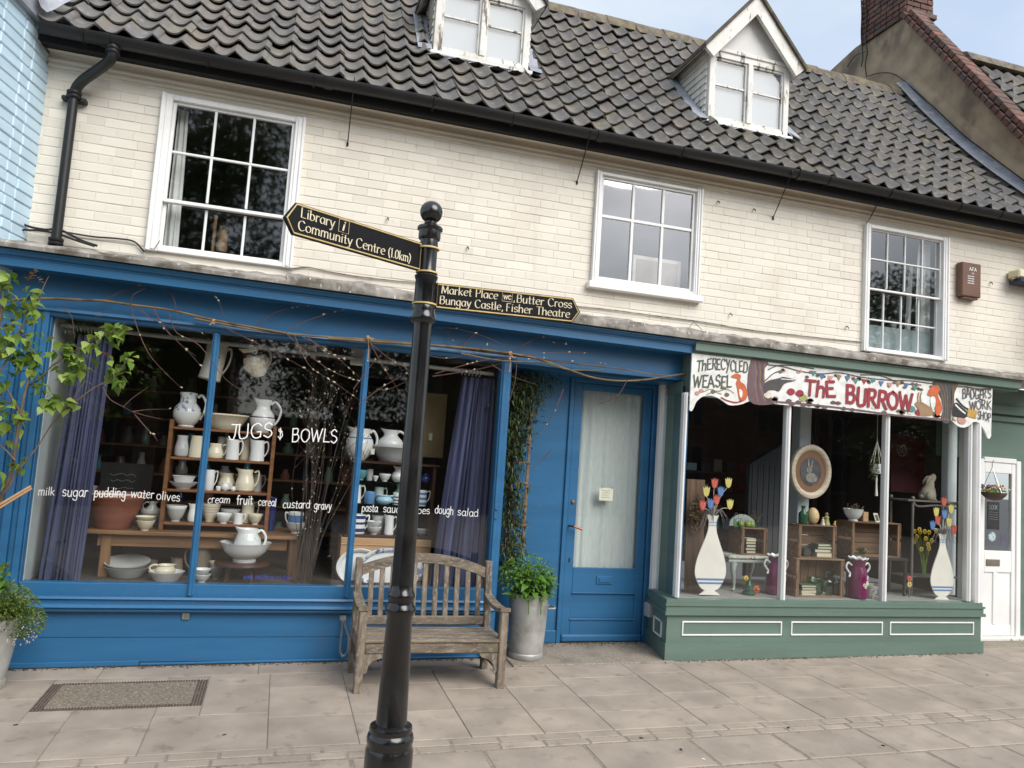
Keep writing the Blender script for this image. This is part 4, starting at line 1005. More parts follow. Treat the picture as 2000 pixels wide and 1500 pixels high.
for a, b_ in ((BX0, x_mid-.001), (x_mid+.001, xpost1-.008)):
    q = MB(); q.cbox(a, b_, BY-.016+rnd(-.002, .002), BY+.03, gz((a+b_)/2, BY)+.008, zp+.004+.006*(1 if a > -1 else 0), .004); q.v = [(x, y, z+(0.012*(x-(a+b_)/2) if z < .03 else 0)) for x, y, z in q.v]; q.build('plinth', MT['blue'], SH)
# glass: three big panes
gx = [XG0, XM[0]-.015, XM[0]+.015, XM[1]-.015, XM[1]+.015, xpost0]
panes = []
for k in range(3):
    a, b_ = gx[2*k], gx[2*k+1]; q = MB(); hw, hh = (b_-a)/2, (zhead-ZS)/2; q.quad((-hw, 0, -hh), (hw, 0, -hh), (hw, 0, hh), (-hw, 0, hh))
    o = q.build('pane', MT['shopglass'], SH, loc=((a+b_)/2, BY+.005, (zhead+ZS)/2)); o.rotation_euler = (rnd(-.004, .004), 0, rnd(-.004, .004)); panes.append(o)
# little fittings
p = at(363, 1203, BY-.004); q = MB(); q.cbox(p.x-.024, p.x+.024, BY-.016, BY+.002, p.z-.024, p.z+.024, .004); q.cbox(p.x-.006, p.x+.006, BY-.022, BY-.012, p.z-.012, p.z+.012, .003); q.build('socket_plate', MT['steel'], SH)
for zz in (Z_(961, 994, -.1), Z_(960, 1012, -.1)):
    q = MB(); q.cbox(xpost0+.02, xpost0+.036, BY-.078, BY-.05, zz-.006, zz+.006, .002); q.build('hinge_pin', MT['blue'], SH)
# doorway: soffit, panel, frame, door
q = MB(); q.box(xpost1-.01, BX1+.16, -.02, DYB+.1, zhead-.02, zhead+.05); q.build('door_soffit', MT['blue'], SH)
xd0, xd1 = X_(1110, 1000, DYB), X_(1262, 1000, DYB)
zd0 = gz(2.7, .27)+.008; zt = zhead-.02
q = MB(); q.box(xpost1-.02, xd0-.05, DYB, DYB+.06, zd0, zt); q.build('side_panel', MT['blue'], SH)
q = MB(); q.cbox(xpost1, xd0-.052, DYB-.022, DYB+.004, zd0, Z_(1080, 1230, DYB), .006); q.build('skirting', MT['blue'], SH)
q = MB(); q.box(xpost1-.02, xpost1, BY, DYB+.06, zd0, zt); q.build('window_return', MT['blue'], SH)
# right reveal of the doorway
q = MB(); q.add([(3.155, DYB+.02, zd0-.02), (3.075, -.05, zd0-.02), (3.155, DYB+.02, zt+.06), (3.075, -.05, zt+.06), (3.30, DYB+.02, zd0-.02), (3.18, -.05, zd0-.02), (3.30, DYB+.02, zt+.06), (3.18, -.05, zt+.06)], [(0, 1, 3, 2), (4, 6, 7, 5), (1, 5, 7, 3)]); q.build('door_reveal', MT['blue'], SH)
q = MB(); q.cbox(xd0-.05, xd0-.012, DYB-.02, DYB+.05, zd0, zt, .004); q.cbox(xd1+.008, xd1+.10, DYB-.02, DYB+.05, zd0, zt, .004); q.cbox(xd0-.012, xd1+.008, DYB-.02, DYB+.05, Z_(1190, 752, DYB), zt, .004); q.build('door_frame', MT['blue'], SH)
door = empty('door', (0, 0, 0), parent=SH)
gxa, gxb = (X_(1138, 765, DYB)+X_(1121, 1105, DYB))/2, (X_(1257, 772, DYB)+X_(1245, 1110, DYB))/2
gza, gzb = Z_(1185, 1110, DYB), Z_(1197, 767, DYB); zdt = Z_(1190, 752, DYB)-.003; zdb = zd0+.01
q = MB(); Dy = DYB+.0
q.cbox(xd0-.008, gxa, Dy, Dy+.045, zdb, zdt, .004); q.cbox(gxb, xd1+.004, Dy, Dy+.045, zdb, zdt, .004); q.cbox(gxa, gxb, Dy+.001, Dy+.044, gzb, zdt, .004)
zp1, zp0 = Z_(1180, 1160, Dy), Z_(1180, 1208, Dy)
q.cbox(gxa, gxb, Dy+.001, Dy+.044, zp1, gza, .004); q.cbox(gxa, gxb, Dy+.001, Dy+.044, zdb, zp0, .004); q.build('leaf', MT['blue'], door)
q = MB(); q.cbox(gxa, gxb, Dy+.012, Dy+.03, zp0, zp1, .002); q.build('lower_panel', MT['blue'], door)
q = MB(); q.cbox(gxa-.012, gxb+.012, Dy-.008, Dy+.004, zp0-.016, zp0, .004); q.cbox(gxa-.004, gxb+.004, Dy-.006, Dy+.004, zp1, zp1+.01, .003); q.build('panel_bead', MT['blue'], door)
q = MB(); q.cbox(xd0-.012, xd1+.004, Dy-.035, Dy+.01, zdb, Z_(1185, 1238, Dy), .012); q.build('weather_bar', MT['blue'], door)
q = MB(); q.quad((gxa-.005, Dy+.02, gza-.005), (gxb+.005, Dy+.02, gza-.005), (gxb+.005, Dy+.02, gzb+.005), (gxa-.005, Dy+.02, gzb+.005)); q.build('pane', MT['shopglass'], door)
p = at(1180, 1133, Dy); q = MB(); q.cbox(p.x-.072, p.x+.072, Dy-.008, Dy+.004, p.z-.034, p.z+.034, .005); q.cbox(p.x-.05, p.x+.05, Dy-.014, Dy-.002, p.z-.018, p.z+.018, .004); q.build('letter_flap', MT['blue'], door)
p = at(1113, 1027, Dy-.02); q = MB(); q.tube([p+Vector((0, .03, 0)), p+Vector((0, -.03, 0)), p+Vector((.02, -.04, 0))], .007, 8, 0); q.tube([p+Vector((.02, -.04, 0)), p+Vector((.09, -.042, -.02))], [.008, .011], 8, 1); q.build('handle', [MT['iron'], MT['copper']], door, 50)
q = MB(); q.lathe([(0, .012), (.014, .01), (.018, 0)], (0, 0, 0), 14); q.xf(Matrix.Translation(at(1119, 980, Dy-.002)) @ Matrix.Rotation(PI/2, 4, 'X')); q.build('lock', MT['brass'], door, 50)
p = at(1112, 1094, Dy-.001); q = MB(); q.cbox(p.x-.008, p.x+.008, Dy-.004, Dy+.002, p.z-.018, p.z+.018, .003); q.build('keyhole', MT['ink'], door)
drape('net_curtain', gxa-.02, gxb+.02, Dy+.07, gza-.03, gzb+.03, 'doornet', 7, .008, 0, 'white net curtain behind the glass of the blue door', 'curtain', seed=8)
# paper note hung on the door
p = at(1184, 965, Dy-.006); nt_ = empty('paper_note', (p.x, p.y, p.z-.055), 'small handwritten pale yellow note on the blue door glass', 'note')
q = MB(); q.cbox(-.062, .062, 0, .003, 0, .105, .001); q.build('sheet', MT['papery'], nt_)
q = MB(); q.tube([(-.045, -.002, .10), (-.045, -.004, .118)], .003, 6); q.tube([(.045, -.002, .10), (.045, -.004, .118)], .003, 6); q.build('clip', MT['steel'], nt_)
for k, (t, w_) in enumerate(((0, .06), (0, .07), (0, .05), (0, .06))):
    q = MB(); q.tube([(-.04+.012*i+rnd(-.002, .002), -.001, .082-.018*k+rnd(-.003, .004)) for i in range(int(w_/.012)+2)], .0011, 4); q.build('handwriting', MT['ink'], nt_)
# interior of the jug shop
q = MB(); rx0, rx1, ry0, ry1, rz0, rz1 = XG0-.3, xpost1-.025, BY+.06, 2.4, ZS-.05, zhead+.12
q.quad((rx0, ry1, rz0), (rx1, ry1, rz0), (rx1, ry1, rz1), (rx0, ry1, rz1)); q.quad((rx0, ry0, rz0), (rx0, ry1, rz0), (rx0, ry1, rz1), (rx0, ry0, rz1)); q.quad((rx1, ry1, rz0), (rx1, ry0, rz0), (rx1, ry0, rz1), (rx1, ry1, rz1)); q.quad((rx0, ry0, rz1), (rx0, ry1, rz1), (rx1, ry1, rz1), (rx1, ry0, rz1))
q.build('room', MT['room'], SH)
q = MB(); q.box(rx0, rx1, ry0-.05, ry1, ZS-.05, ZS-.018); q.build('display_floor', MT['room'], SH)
q = MB(); q.box(XG0-.02, XG0+.006, BY+.03, .5, ZS-.02, zhead); q.build('side_lining', MT['palewall'], SH)
q = MB(); q.box(xpost1-.06, xpost1-.026, BY+.06, .3, ZS, zhead); q.build('side_lining', MT['roomb'], SH)
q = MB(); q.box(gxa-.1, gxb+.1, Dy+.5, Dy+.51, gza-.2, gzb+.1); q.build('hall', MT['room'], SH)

# ================================================================= GREEN SHOPFRONT
GS = empty('green_shopfront', (4.5, 0, 0), 'sage green shopfront bay with three panes and a white side door', 'shopfront')
def L_(q): q.v = [(x-4.5, y, z) for x, y, z in q.v]; return q
GY_ = -.22
gcx0 = BX1+.001; gcx1 = X_(1997, 745, -.31)
def sm2(poly, x0, x1, name, mat):
    q = MB(); q.mould([(a, b_+cz_(x0)) for a, b_ in poly], x0, x1, cz_(x1)-cz_(x0)); return L_(q).build(name, MT[mat], GS)
zgR = Z_(1985, 742, -.31); _old = cz_
zgL = cz_(BX1)
def cz_(x): return zgL+(zgR-zgL)*(x-BX1)/(gcx1-BX1) if x > BX1 else _old(x)
sm2([(-.31, 0), (-.312, -.012), (-.30, -.02), (-.30, -.075), (-.262, -.082), (-.262, -.098), (-.09, -.098), (-.02, -.03), (-.02, 0)], gcx0, gcx1, 'cornice', 'green')
f_ = flashing(BX1, X_(1757, 707, -.3), GS, 5, .068); f_.data.transform(Matrix.Translation((-4.5, 0, 0)))
f_ = flashing(X_(1757, 707, -.3), gcx1+.8, GS, 6, .05); f_.data.transform(Matrix.Translation((-4.5, 0, 0)))
zgb = Z_(1600, 1172, GY_)+.0                             # top of the sill
zgh = Z_(1600, 792, GY_)                                 # underside of the head
gxc0, gxc1 = (X_(1340, 780, GY_)+X_(1322, 1160, GY_))/2, X_(1896, 1000, GY_)
q = MB(); q.box(gcx0+.004, gxc1+.02, GY_-.03, GY_+.06, zgh, 2.46); q.box(gcx0+.004, gcx0+.12, GY_+.06, .3, zgh+.06, 2.46); L_(q).build('fascia_board', MT['green'], GS)
# base with splayed ends
def base(y0, z0, z1, ext, name, bev=0.0, mat='green', taper=0.0):
    xa, xb = gxc0-.09-ext, gxc1+.10+ext; yb_ = .33
    ring = [(xa+.115, yb_), (xa, y0), (xb, y0), (xb-.04, .12)]
    q = MB(); n_ = 4; vs = [(x, y, z) for z in (z0, z1) for x, y in ring]
    if 'plinth' in name: vs = [(x, y, (z if z > .08 else gz(x, y)+.004)) for x, y, z in vs]
    q.add(vs, [(i, (i+1) % 4, 4+(i+1) % 4, 4+i) for i in range(4)]+[(3, 2, 1, 0), (4, 5, 6, 7)]); return L_(q).build(name, MT[mat], GS)
zr1 = Z_(1620, 1202, GY_-.02); zpl = Z_(1600, 1255, GY_-.03)
base(GY_-.025, zpl-.01, zr1+.005, 0, 'stall_riser'); base(GY_-.042, .02, zpl, .014, 'plinth')
base(GY_-.05, zr1+.0, zr1+.026, .028, 'sill_roll'); base(GY_-.037, zr1+.026, zgb-.05, .016, 'sill_band'); base(GY_-.047, zgb-.05, zgb-.034, .026, 'sill_fillet'); base(GY_-.03, zgb-.034, zgb-.002, .012, 'sill_top')
for (a, b_) in ((1332, 1527), (1545, 1724), (1738, 1902)):
    xa, xb = X_(a, 1227, GY_-.03), X_(b_, 1227, GY_-.03); za, zb = Z_(1600, 1241, GY_-.03), Z_(1600, 1214, GY_-.03); q = MB(); t_ = .011
    for p0, p1, r0, r1 in ((xa, xb, zb-t_, zb), (xa, xb, za, za+t_), (xa, xa+t_, za+t_, zb-t_), (xb-t_, xb, za+t_, zb-t_)): q.cbox(p0, p1, GY_-.034, GY_-.02, r0, r1, .002)
    L_(q).build('panel_bead', MT['white'], GS)
# bead on the splayed end
c0_ = Vector((gxc0-.09, GY_-.025, 0)); c1_ = Vector((gxc0+.025, .33, 0)); dsp = (c1_-c0_); Lsp = dsp.length; dsp.normalize(); nsp = Vector((-dsp.y, dsp.x, 0)); nsp = nsp if nsp.x < 0 else -nsp
def sp(u, out, z): v = c0_+dsp*u+nsp*out; return (v.x, v.y, z)
q = MB(); za, zb = Z_(1290, 1238, 0), Z_(1290, 1206, 0); t_ = .012
for u0, u1, r0, r1 in ((.12, .34, zb-t_, zb), (.12, .34, za, za+t_), (.12, .12+t_, za, zb), (.34-t_, .34, za, zb)):
    q.add([sp(u, o_, z) for z in (r0, r1) for o_ in (0, .008) for u in (u0, u1)], [(0, 2, 3, 1), (4, 5, 7, 6), (0, 1, 5, 4), (2, 6, 7, 3), (0, 4, 6, 2), (1, 3, 7, 5)])
L_(q).build('panel_bead', MT['white'], GS)
p = Vector(sp(.43, .02, Z_(1280, 1195, .1))); q = MB(); q.cbox(p.x-.025, p.x+.025, p.y-.045, p.y+.045, p.z-.055, p.z+.055, .006); L_(q).build('meter_box', MT['greyplastic'], GS)
# posts, mullions, splayed side light
def post(x, y, w_, z0, z1, name='mullion', mat='white', d_=.05):
    q = MB(); q.cbox(x-w_/2, x+w_/2, y-.012, y+d_, z0, z1, .008); q.cbox(x-w_*.28, x+w_*.28, y-.022, y-.004, z0+.004, z1, .006); return L_(q).build(name, MT[mat], GS)
GM = [(X_(1541, 800, GY_)+X_(1528, 1165, GY_))/2, (X_(1731, 815, GY_)+X_(1729, 1170, GY_))/2]
post(gxc0, GY_, .034, zgb, zgh, 'corner_post')
for x in GM: post(x, GY_, .044, zgb-.01, zgh)
post(gxc1-.02, GY_, .04, zgb, zgh, 'corner_post')
xw = (X_(1909, 835, GY_-.03)+X_(1907, 1180, GY_-.03))/2; post(xw+.02, GY_-.02, .05, zgb-.01, zgh+.2, 'corner_post')
v = c0_+dsp*.44; post(v.x+.03, v.y, .075, zgb-.02, zgh+.12, 'side_post'); v2 = c0_+dsp*.2; q = MB(); q.cbox(v2.x+.06, v2.x+.075, v2.y-.08, v2.y+.16, zgb-.01, zgh+.1, .004); L_(q).build('side_lining', MT['green'], GS)
q = MB(); a, b_ = Vector(sp(.04, -.05, 0)), Vector(sp(.42, -.05, 0)); q.quad((a.x, a.y, zgb), (b_.x, b_.y, zgb), (b_.x, b_.y, zgh), (a.x, a.y, zgh)); L_(q).build('side_pane', MT['shopglass'], GS)
gg = [gxc0+.015, GM[0]-.02, GM[0]+.02, GM[1]-.02, GM[1]+.02, gxc1-.04]
for k in range(3):
    a, b_ = gg[2*k], gg[2*k+1]; q = MB(); hw, hh = (b_-a)/2, (zgh-zgb)/2; q.quad((-hw, 0, -hh), (hw, 0, -hh), (hw, 0, hh), (-hw, 0, hh))
    o = q.build('pane', MT['shopglass'], GS, loc=((a+b_)/2-4.5, GY_+.015, (zgh+zgb)/2)); o.rotation_euler = (rnd(-.004, .004), 0, rnd(-.004, .004))
q = MB(); q.cbox(gxc0, gxc1, GY_-.005, GY_+.05, zgh-.018, zgh+.002, .004); L_(q).build('head_rail', MT['white'], GS)
# interior of the bay
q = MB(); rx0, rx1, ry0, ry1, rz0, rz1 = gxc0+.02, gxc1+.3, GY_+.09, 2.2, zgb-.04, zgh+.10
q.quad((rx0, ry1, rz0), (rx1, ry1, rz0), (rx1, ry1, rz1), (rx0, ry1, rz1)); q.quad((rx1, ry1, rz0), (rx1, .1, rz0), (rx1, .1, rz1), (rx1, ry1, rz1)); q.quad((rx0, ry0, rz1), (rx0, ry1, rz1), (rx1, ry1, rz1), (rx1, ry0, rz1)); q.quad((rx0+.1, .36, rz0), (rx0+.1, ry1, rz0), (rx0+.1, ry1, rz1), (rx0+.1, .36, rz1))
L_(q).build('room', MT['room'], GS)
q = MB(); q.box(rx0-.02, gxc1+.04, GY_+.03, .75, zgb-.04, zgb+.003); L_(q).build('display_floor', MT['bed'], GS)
q = MB(); q.box(rx0, rx0+.02, GY_+.05, .3, zgb, zgh); q.box(rx0, rx0+.02, .3, .36, zgb, zgh); L_(q).build('side_lining', MT['palewall'], GS)
xi = X_(1572, 900, .25); q = MB(); q.cbox(xi-.06, xi+.06, .25, .37, zgb, zgh+.05, .006); L_(q).build('inner_post', MT['palewall'], GS)
xi = X_(1866, 850, .05); q = MB(); q.cbox(xi-.05, xi+.06, .08, .16, zgb, zgh+.05, .006); L_(q).build('inner_post', MT['palewall'], GS)
# inner frame posts by the white door
xi = X_(1884, 1000, -.05); q = MB(); q.cbox(xi-.025, xi+.02, -.07, 0, zgb, zgh+.05, .005); L_(q).build('corner_post', MT['white'], GS)
# lobby wall and the white door
DY2 = .14
xl0, xl1 = X_(1922, 1000, DY2), X_(1982, 1000, DY2)
zlt = Z_(1960, 905, DY2); zlb = Z_(1960, 1242, DY2)
q = MB(); q.box(gxc1+.06, 7.7, DY2+.04, DY2+.09, zlt+.03, 2.5); q.box(xl1+.07, 7.7, DY2+.02, DY2+.09, zlb-.05, zlt+.03); L_(q).build('lobby_panel', MT['green'], GS)
q = MB(); q.cbox(gxc1+.05, 7.7, DY2+.0, DY2+.05, Z_(1950, 808, DY2), Z_(1950, 790, DY2), .006); q.cbox(gxc1+.05, 7.7, DY2+.01, DY2+.05, Z_(1950, 822, DY2), Z_(1950, 812, DY2), .004); L_(q).build('lobby_moulding', MT['green'], GS)
q = MB(); q.cbox(xl0-.10, xl0-.01, DY2-.01, DY2+.06, zlb-.02, zlt+.03, .005); q.cbox(xl1+.012, xl1+.07, DY2-.01, DY2+.06, zlb-.02, zlt+.03, .005); q.cbox(xl0-.01, xl1+.012, DY2-.01, DY2+.06, zlt+.003, zlt+.05, .005); L_(q).build('door_frame', MT['white'], GS)
q = MB(); q.cbox(xl0-.4, 7.7, DY2-.06, DY2+.06, gz(6.6, .1)+.004, zlb-.003, .006); L_(q).build('threshold', MT['oldwhite'], GS)
wd = empty('white_door', (xl0-4.5, DY2, zlb), parent=GS)
def D_(q): q.v = [(x-xl0, y-DY2, z-zlb) for x, y, z in q.v]; return q
ga_, gb2 = Z_(1945, 1076, DY2), Z_(1950, 924, DY2); sx0, sx1 = xl0+.0, X_(1976, 1000, DY2)
q = MB(); q.cbox(xl0-.008, sx0+.01, DY2, DY2+.04, zlb, zlt, .004); q.cbox(sx1, xl1+.01, DY2, DY2+.04, zlb, zlt, .004); q.cbox(sx0+.01, sx1, DY2+.001, DY2+.039, gb2, zlt, .004); q.cbox(sx0+.01, sx1, DY2+.001, DY2+.039, Z_(1945, 1118, DY2), ga_, .004); q.cbox(sx0+.01, sx1, DY2+.012, DY2+.03, zlb, Z_(1945, 1118, DY2), .003)
xmm = (sx0+sx1)/2-.02; q.cbox(xmm-.03, xmm+.03, DY2+.002, DY2+.03, zlb+.1, Z_(1945, 1118, DY2), .004); q.cbox(sx0+.01, sx1, DY2+.003, DY2+.03, zlb, zlb+.1, .004)
D_(q).build('leaf', MT['white'], wd)
q = MB(); q.quad((sx0+.005, DY2+.02, ga_), (sx1, DY2+.02, ga_), (sx1, DY2+.02, gb2), (sx0+.005, DY2+.02, gb2)); D_(q).build('pane', MT['shopglass'], wd)
q = MB(); q.box(sx0-.1, sx1+.1, DY2+.4, DY2+.41, ga_-.1, gb2+.1); D_(q).build('hall', MT['roomb'], wd)
p = at(1939, 1099, DY2); q = MB(); q.cbox(p.x-.085, p.x+.085, DY2-.006, DY2+.003, p.z-.032, p.z+.032, .004); D_(q).build('letter_plate', MT['pewter'], wd)
p = at(1938, 1048, DY2+.01); q = MB(); q.lathe([(0, -.002), (.045, -.002), (.045, .0), (0, .0)], (0, 0, 0), 24); q.xf(Matrix.Translation(p) @ Matrix.Rotation(PI/2, 4, 'X')); D_(q).build('round_sticker', overlay(pm('doily_sticker', (.50, .60, .62), .5), (.12, .2, .24), 70, (.5, .56)), wd)
p = at(1960, 1055, DY2+.01); q = MB(); q.cbox(p.x-.035, p.x+.035, DY2+.008, DY2+.011, p.z-.055, p.z+.055, .001); D_(q).build('notice', MT['burg'] if False else pm('violet_notice', (.09, .085, .13), .6), wd)
# ================================================================= LETTERING (pen strokes turned into ribbons)
GL = {
 'a': (.56, "c .47 .52 .28 .66 .07 .46 .07 .18 .22 .0 .40 .12 .48 .42;l .48 .64 .48 .14;c .48 .14 .50 .02 .58 .03"), 'b': (.56, "l .08 1 .08 .02;c .08 .45 .25 .66 .47 .5 .48 .2 .3 .0 .08 .08"),
 'c': (.50, "c .46 .54 .28 .67 .07 .45 .08 .16 .26 .0 .46 .1"), 'd': (.58, "l .5 1 .5 .02;c .5 .5 .3 .66 .08 .47 .07 .17 .25 .0 .5 .16"),
 'e': (.52, "c .08 .36 .44 .40 .46 .56 .28 .67 .08 .47 .08 .17 .26 .0 .46 .09"), 'f': (.36, "c .36 .95 .24 1.02 .15 .85 .15 .6;l .15 .7 .15 0;l .02 .6 .32 .6"),
 'g': (.56, "c .48 .5 .28 .66 .08 .47 .08 .18 .26 .02 .48 .2;l .48 .64 .48 -.1;c .48 -.1 .42 -.36 .22 -.36 .06 -.24"), 'h': (.56, "l .08 1 .08 0;c .08 .42 .25 .66 .44 .56 .46 .3;l .46 .4 .46 0"),
 'i': (.24, "l .11 .64 .11 0;l .11 .86 .115 .90"), 'k': (.54, "l .08 1 .08 0;l .44 .62 .10 .28;l .18 .36 .48 0"), 'l': (.24, "l .11 1 .11 0"),
 'm': (.86, "l .08 .64 .08 0;c .08 .44 .22 .66 .38 .56 .40 .35;l .40 .45 .40 0;c .40 .44 .54 .66 .72 .56 .74 .35;l .74 .45 .74 0"), 'n': (.56, "l .08 .64 .08 0;c .08 .42 .25 .66 .44 .56 .46 .3;l .46 .42 .46 0"),
 'o': (.56, "c .27 .66 .07 .5 .07 .16 .27 .0 .48 .16 .48 .5 .27 .66"), 'p': (.56, "l .08 .64 .08 -.35;c .08 .45 .25 .66 .47 .5 .48 .2 .3 .0 .08 .1"), 'r': (.40, "l .08 .64 .08 0;c .08 .40 .2 .64 .38 .6"),
 's': (.46, "c .40 .56 .24 .68 .08 .54 .12 .38 .34 .3 .42 .14 .26 .0 .06 .08"), 't': (.38, "l .17 .9 .17 .14;c .17 .14 .2 .0 .36 .06;l .02 .62 .34 .62"), 'u': (.56, "l .08 .64 .08 .22;c .08 .22 .16 .0 .34 .04 .46 .25;l .46 .64 .46 0"),
 'v': (.50, "l .04 .64 .24 0;l .24 0 .46 .64"), 'w': (.74, "l .04 .64 .18 0;l .18 0 .36 .6;l .36 .6 .52 0;l .52 0 .70 .64"), 'y': (.52, "l .06 .64 .25 .06;l .48 .64 .20 -.3;c .20 -.3 .12 -.38 .02 -.32"),
 'A': (.70, "l .02 0 .34 1;l .34 1 .66 0;l .15 .34 .54 .34"), 'B': (.62, "l .08 0 .08 1;c .08 1 .42 1 .48 .78 .36 .56 .08 .54;c .08 .54 .46 .54 .55 .28 .4 .02 .08 0"), 'C': (.70, "c .62 .84 .42 1.02 .12 .84 .06 .45 .18 .1 .42 -.02 .64 .14"),
 'D': (.68, "l .08 0 .08 1;c .08 1 .46 .98 .62 .6 .56 .2 .34 .0 .08 0"), 'E': (.56, "l .08 0 .08 1;l .08 1 .50 1;l .08 .53 .40 .53;l .08 0 .52 0"), 'F': (.52, "l .08 0 .08 1;l .08 1 .48 1;l .08 .53 .38 .53"),
 'G': (.70, "c .62 .84 .42 1.02 .12 .84 .06 .45 .18 .08 .42 -.02 .60 .1;l .60 .06 .60 .42;l .40 .42 .62 .42"), 'H': (.68, "l .08 0 .08 1;l .58 0 .58 1;l .08 .52 .58 .52"), 'h2': (.6, ""), 'J': (.46, "l .34 1 .34 .2;c .34 .2 .28 -.04 .12 -.02 .02 .16;l .08 1 .58 1"),
 'K': (.62, "l .08 0 .08 1;l .54 1 .10 .46;l .2 .56 .58 0"), 'L': (.54, "l .08 1 .08 0;l .08 0 .50 0"), 'M': (.84, "l .08 0 .12 1;l .12 1 .42 .1;l .42 .1 .70 1;l .70 1 .76 0"), 'O': (.72, "c .35 1.0 .08 .78 .06 .3 .35 -.02 .64 .28 .62 .78 .35 1.0"),
 'P': (.58, "l .08 0 .08 1;c .08 1 .46 1.0 .52 .74 .4 .5 .08 .48"), 'R': (.62, "l .08 0 .08 1;c .08 1 .46 1.0 .50 .75 .38 .52 .08 .5;l .26 .5 .58 0"), 'S': (.56, "c .48 .86 .3 1.02 .08 .82 .14 .58 .40 .46 .50 .2 .3 -.02 .06 .12"),
 'T': (.60, "l .30 0 .30 1;l .02 1 .58 1"), 'U': (.66, "l .08 1 .08 .3;c .08 .3 .16 .0 .34 -.02 .52 .08 .56 .3;l .56 .3 .56 1"), 'W': (.92, "l .02 1 .24 0;l .24 0 .44 .86;l .44 .86 .64 0;l .64 0 .86 1"), 'Y': (.6, "l .04 1 .28 .5;l .54 1 .14 -.3"),
 'w_': (.5, ""), '(': (.32, "c .28 1.05 .1 .75 .08 .35 .26 -.15"), ')': (.32, "c .06 1.05 .24 .75 .24 .35 .06 -.15"), '1': (.34, "l .18 1 .18 0;l .18 1 .06 .88"), '0': (.58, "c .28 1 .08 .78 .08 .22 .28 0 .48 .22 .48 .78 .28 1"), '.': (.22, "l .10 .0 .11 .06"), ',': (.24, "c .12 .06 .12 -.08 .04 -.18"), '&': (.62, "c .5 .7 .2 .98 .16 .76 .46 .56 .5 .3 .3 .02 .1 .2;l .3 1.1 .3 -.12"), "'": (.16, "l .08 1 .07 .84"), ' ': (.34, ""), '-': (.4, "l .06 .36 .34 .36"),
}
def glyph_strokes(ch):
    out = []
    for s_ in GL.get(ch, GL[' '])[1].split(';'):
        t = s_.split()
        if not t: continue
        v = [float(a) for a in t[1:]]; pts = [(v[i], v[i+1]) for i in range(0, len(v), 2)]
        out.append((t[0], [Vector((a, b_, 0)) for a, b_ in (smoothpts([(p[0], p[1], 0) for p in pts], 5) if t[0] == 'c' else [Vector((p[0], p[1], 0)) for p in pts])] if False else ([Vector(p) for p in (smoothpts([(a, b_, 0) for a, b_ in pts], 5) if t[0] == 'c' else [(a, b_, 0) for a, b_ in pts])])))
    return out
def text_width(txt, track=0.0): return sum(GL.get(c, GL[' '])[0]+track for c in txt)
def write(q, txt, O, U, V, h, mode='mono', wt=.07, thin=.035, nib=.35, track=.02, width=None, serif=0.0, jit=0.0, rs=None, bounce=0.0, slant=0.0, mi=0, rot=0.0):
    """write txt starting at O along U (unit right), V (unit up); h cap height in metres; width squeezes to fit"""
    rs = rs or random.Random(1); U, V, O = Vector(U), Vector(V), Vector(O); Nrm = U.cross(V).normalized(); nst = 0
    sx = h if width is None else width/max(1e-6, text_width(txt, track)); x = 0.0
    for ch in txt:
        dy = rs.uniform(-1, 1)*bounce; ra = rs.uniform(-1, 1)*rot
        for kind, pts in glyph_strokes(ch):
            P = []; nst += 1; Ok = O+Nrm*(.00025*(nst % 7))
            for p in pts:
                px, py = p.x+p.y*slant, p.y+dy
                px, py = px-py*ra, py+px*ra
                P.append(Vector(((x+px)*sx+rs.uniform(-jit, jit)*h, py*h+rs.uniform(-jit, jit)*h)))
            n_ = len(P); L, R = [], []
            for i in range(n_):
                t = P[min(i+1, n_-1)]-P[max(i-1, 0)]
                if t.length < 1e-9: t = Vector((0, 1))
                t.normalize(); an = math.atan2(t.y, t.x)
                hw = h*(wt if mode == 'mono' else math.hypot(wt*abs(math.sin(an-nib)), thin))/2
                nn = Vector((-t.y, t.x)); L.append(P[i]+nn*hw); R.append(P[i]-nn*hw)
            d0 = (P[1]-P[0]).normalized()*h*(wt if mode == 'mono' else thin)*.45; d1 = (P[-1]-P[-2]).normalized()*h*(wt if mode == 'mono' else thin)*.45
            L[0] -= d0; R[0] -= d0; L[-1] += d1; R[-1] += d1
            vs = [Ok+U*a.x+V*a.y for a in L]+[Ok+U*a.x+V*a.y for a in R]
            q.add(vs, [(n_+i, n_+i+1, i+1, i) for i in range(n_-1)], mi)
            if serif:
                for e_, o_ in ((P[0], P[1]), (P[-1], P[-2])):
                    t = (e_-o_).normalized()
                    if abs(t.y) > .75 and n_ <= 3:
                        a = e_+Vector((-serif*h, 0)); b_ = e_+Vector((serif*h, 0)); k = thin*h*.55
                        nst += 1; Os = O+Nrm*(.0018+.0002*(nst % 5)); q.add([Os+U*a.x+V*(a.y-k), Os+U*b_.x+V*(b_.y-k), Os+U*b_.x+V*(b_.y+k), Os+U*a.x+V*(a.y+k)], [(0, 1, 2, 3)], mi)
        x += GL.get(ch, GL[' '])[0]+track
    return q
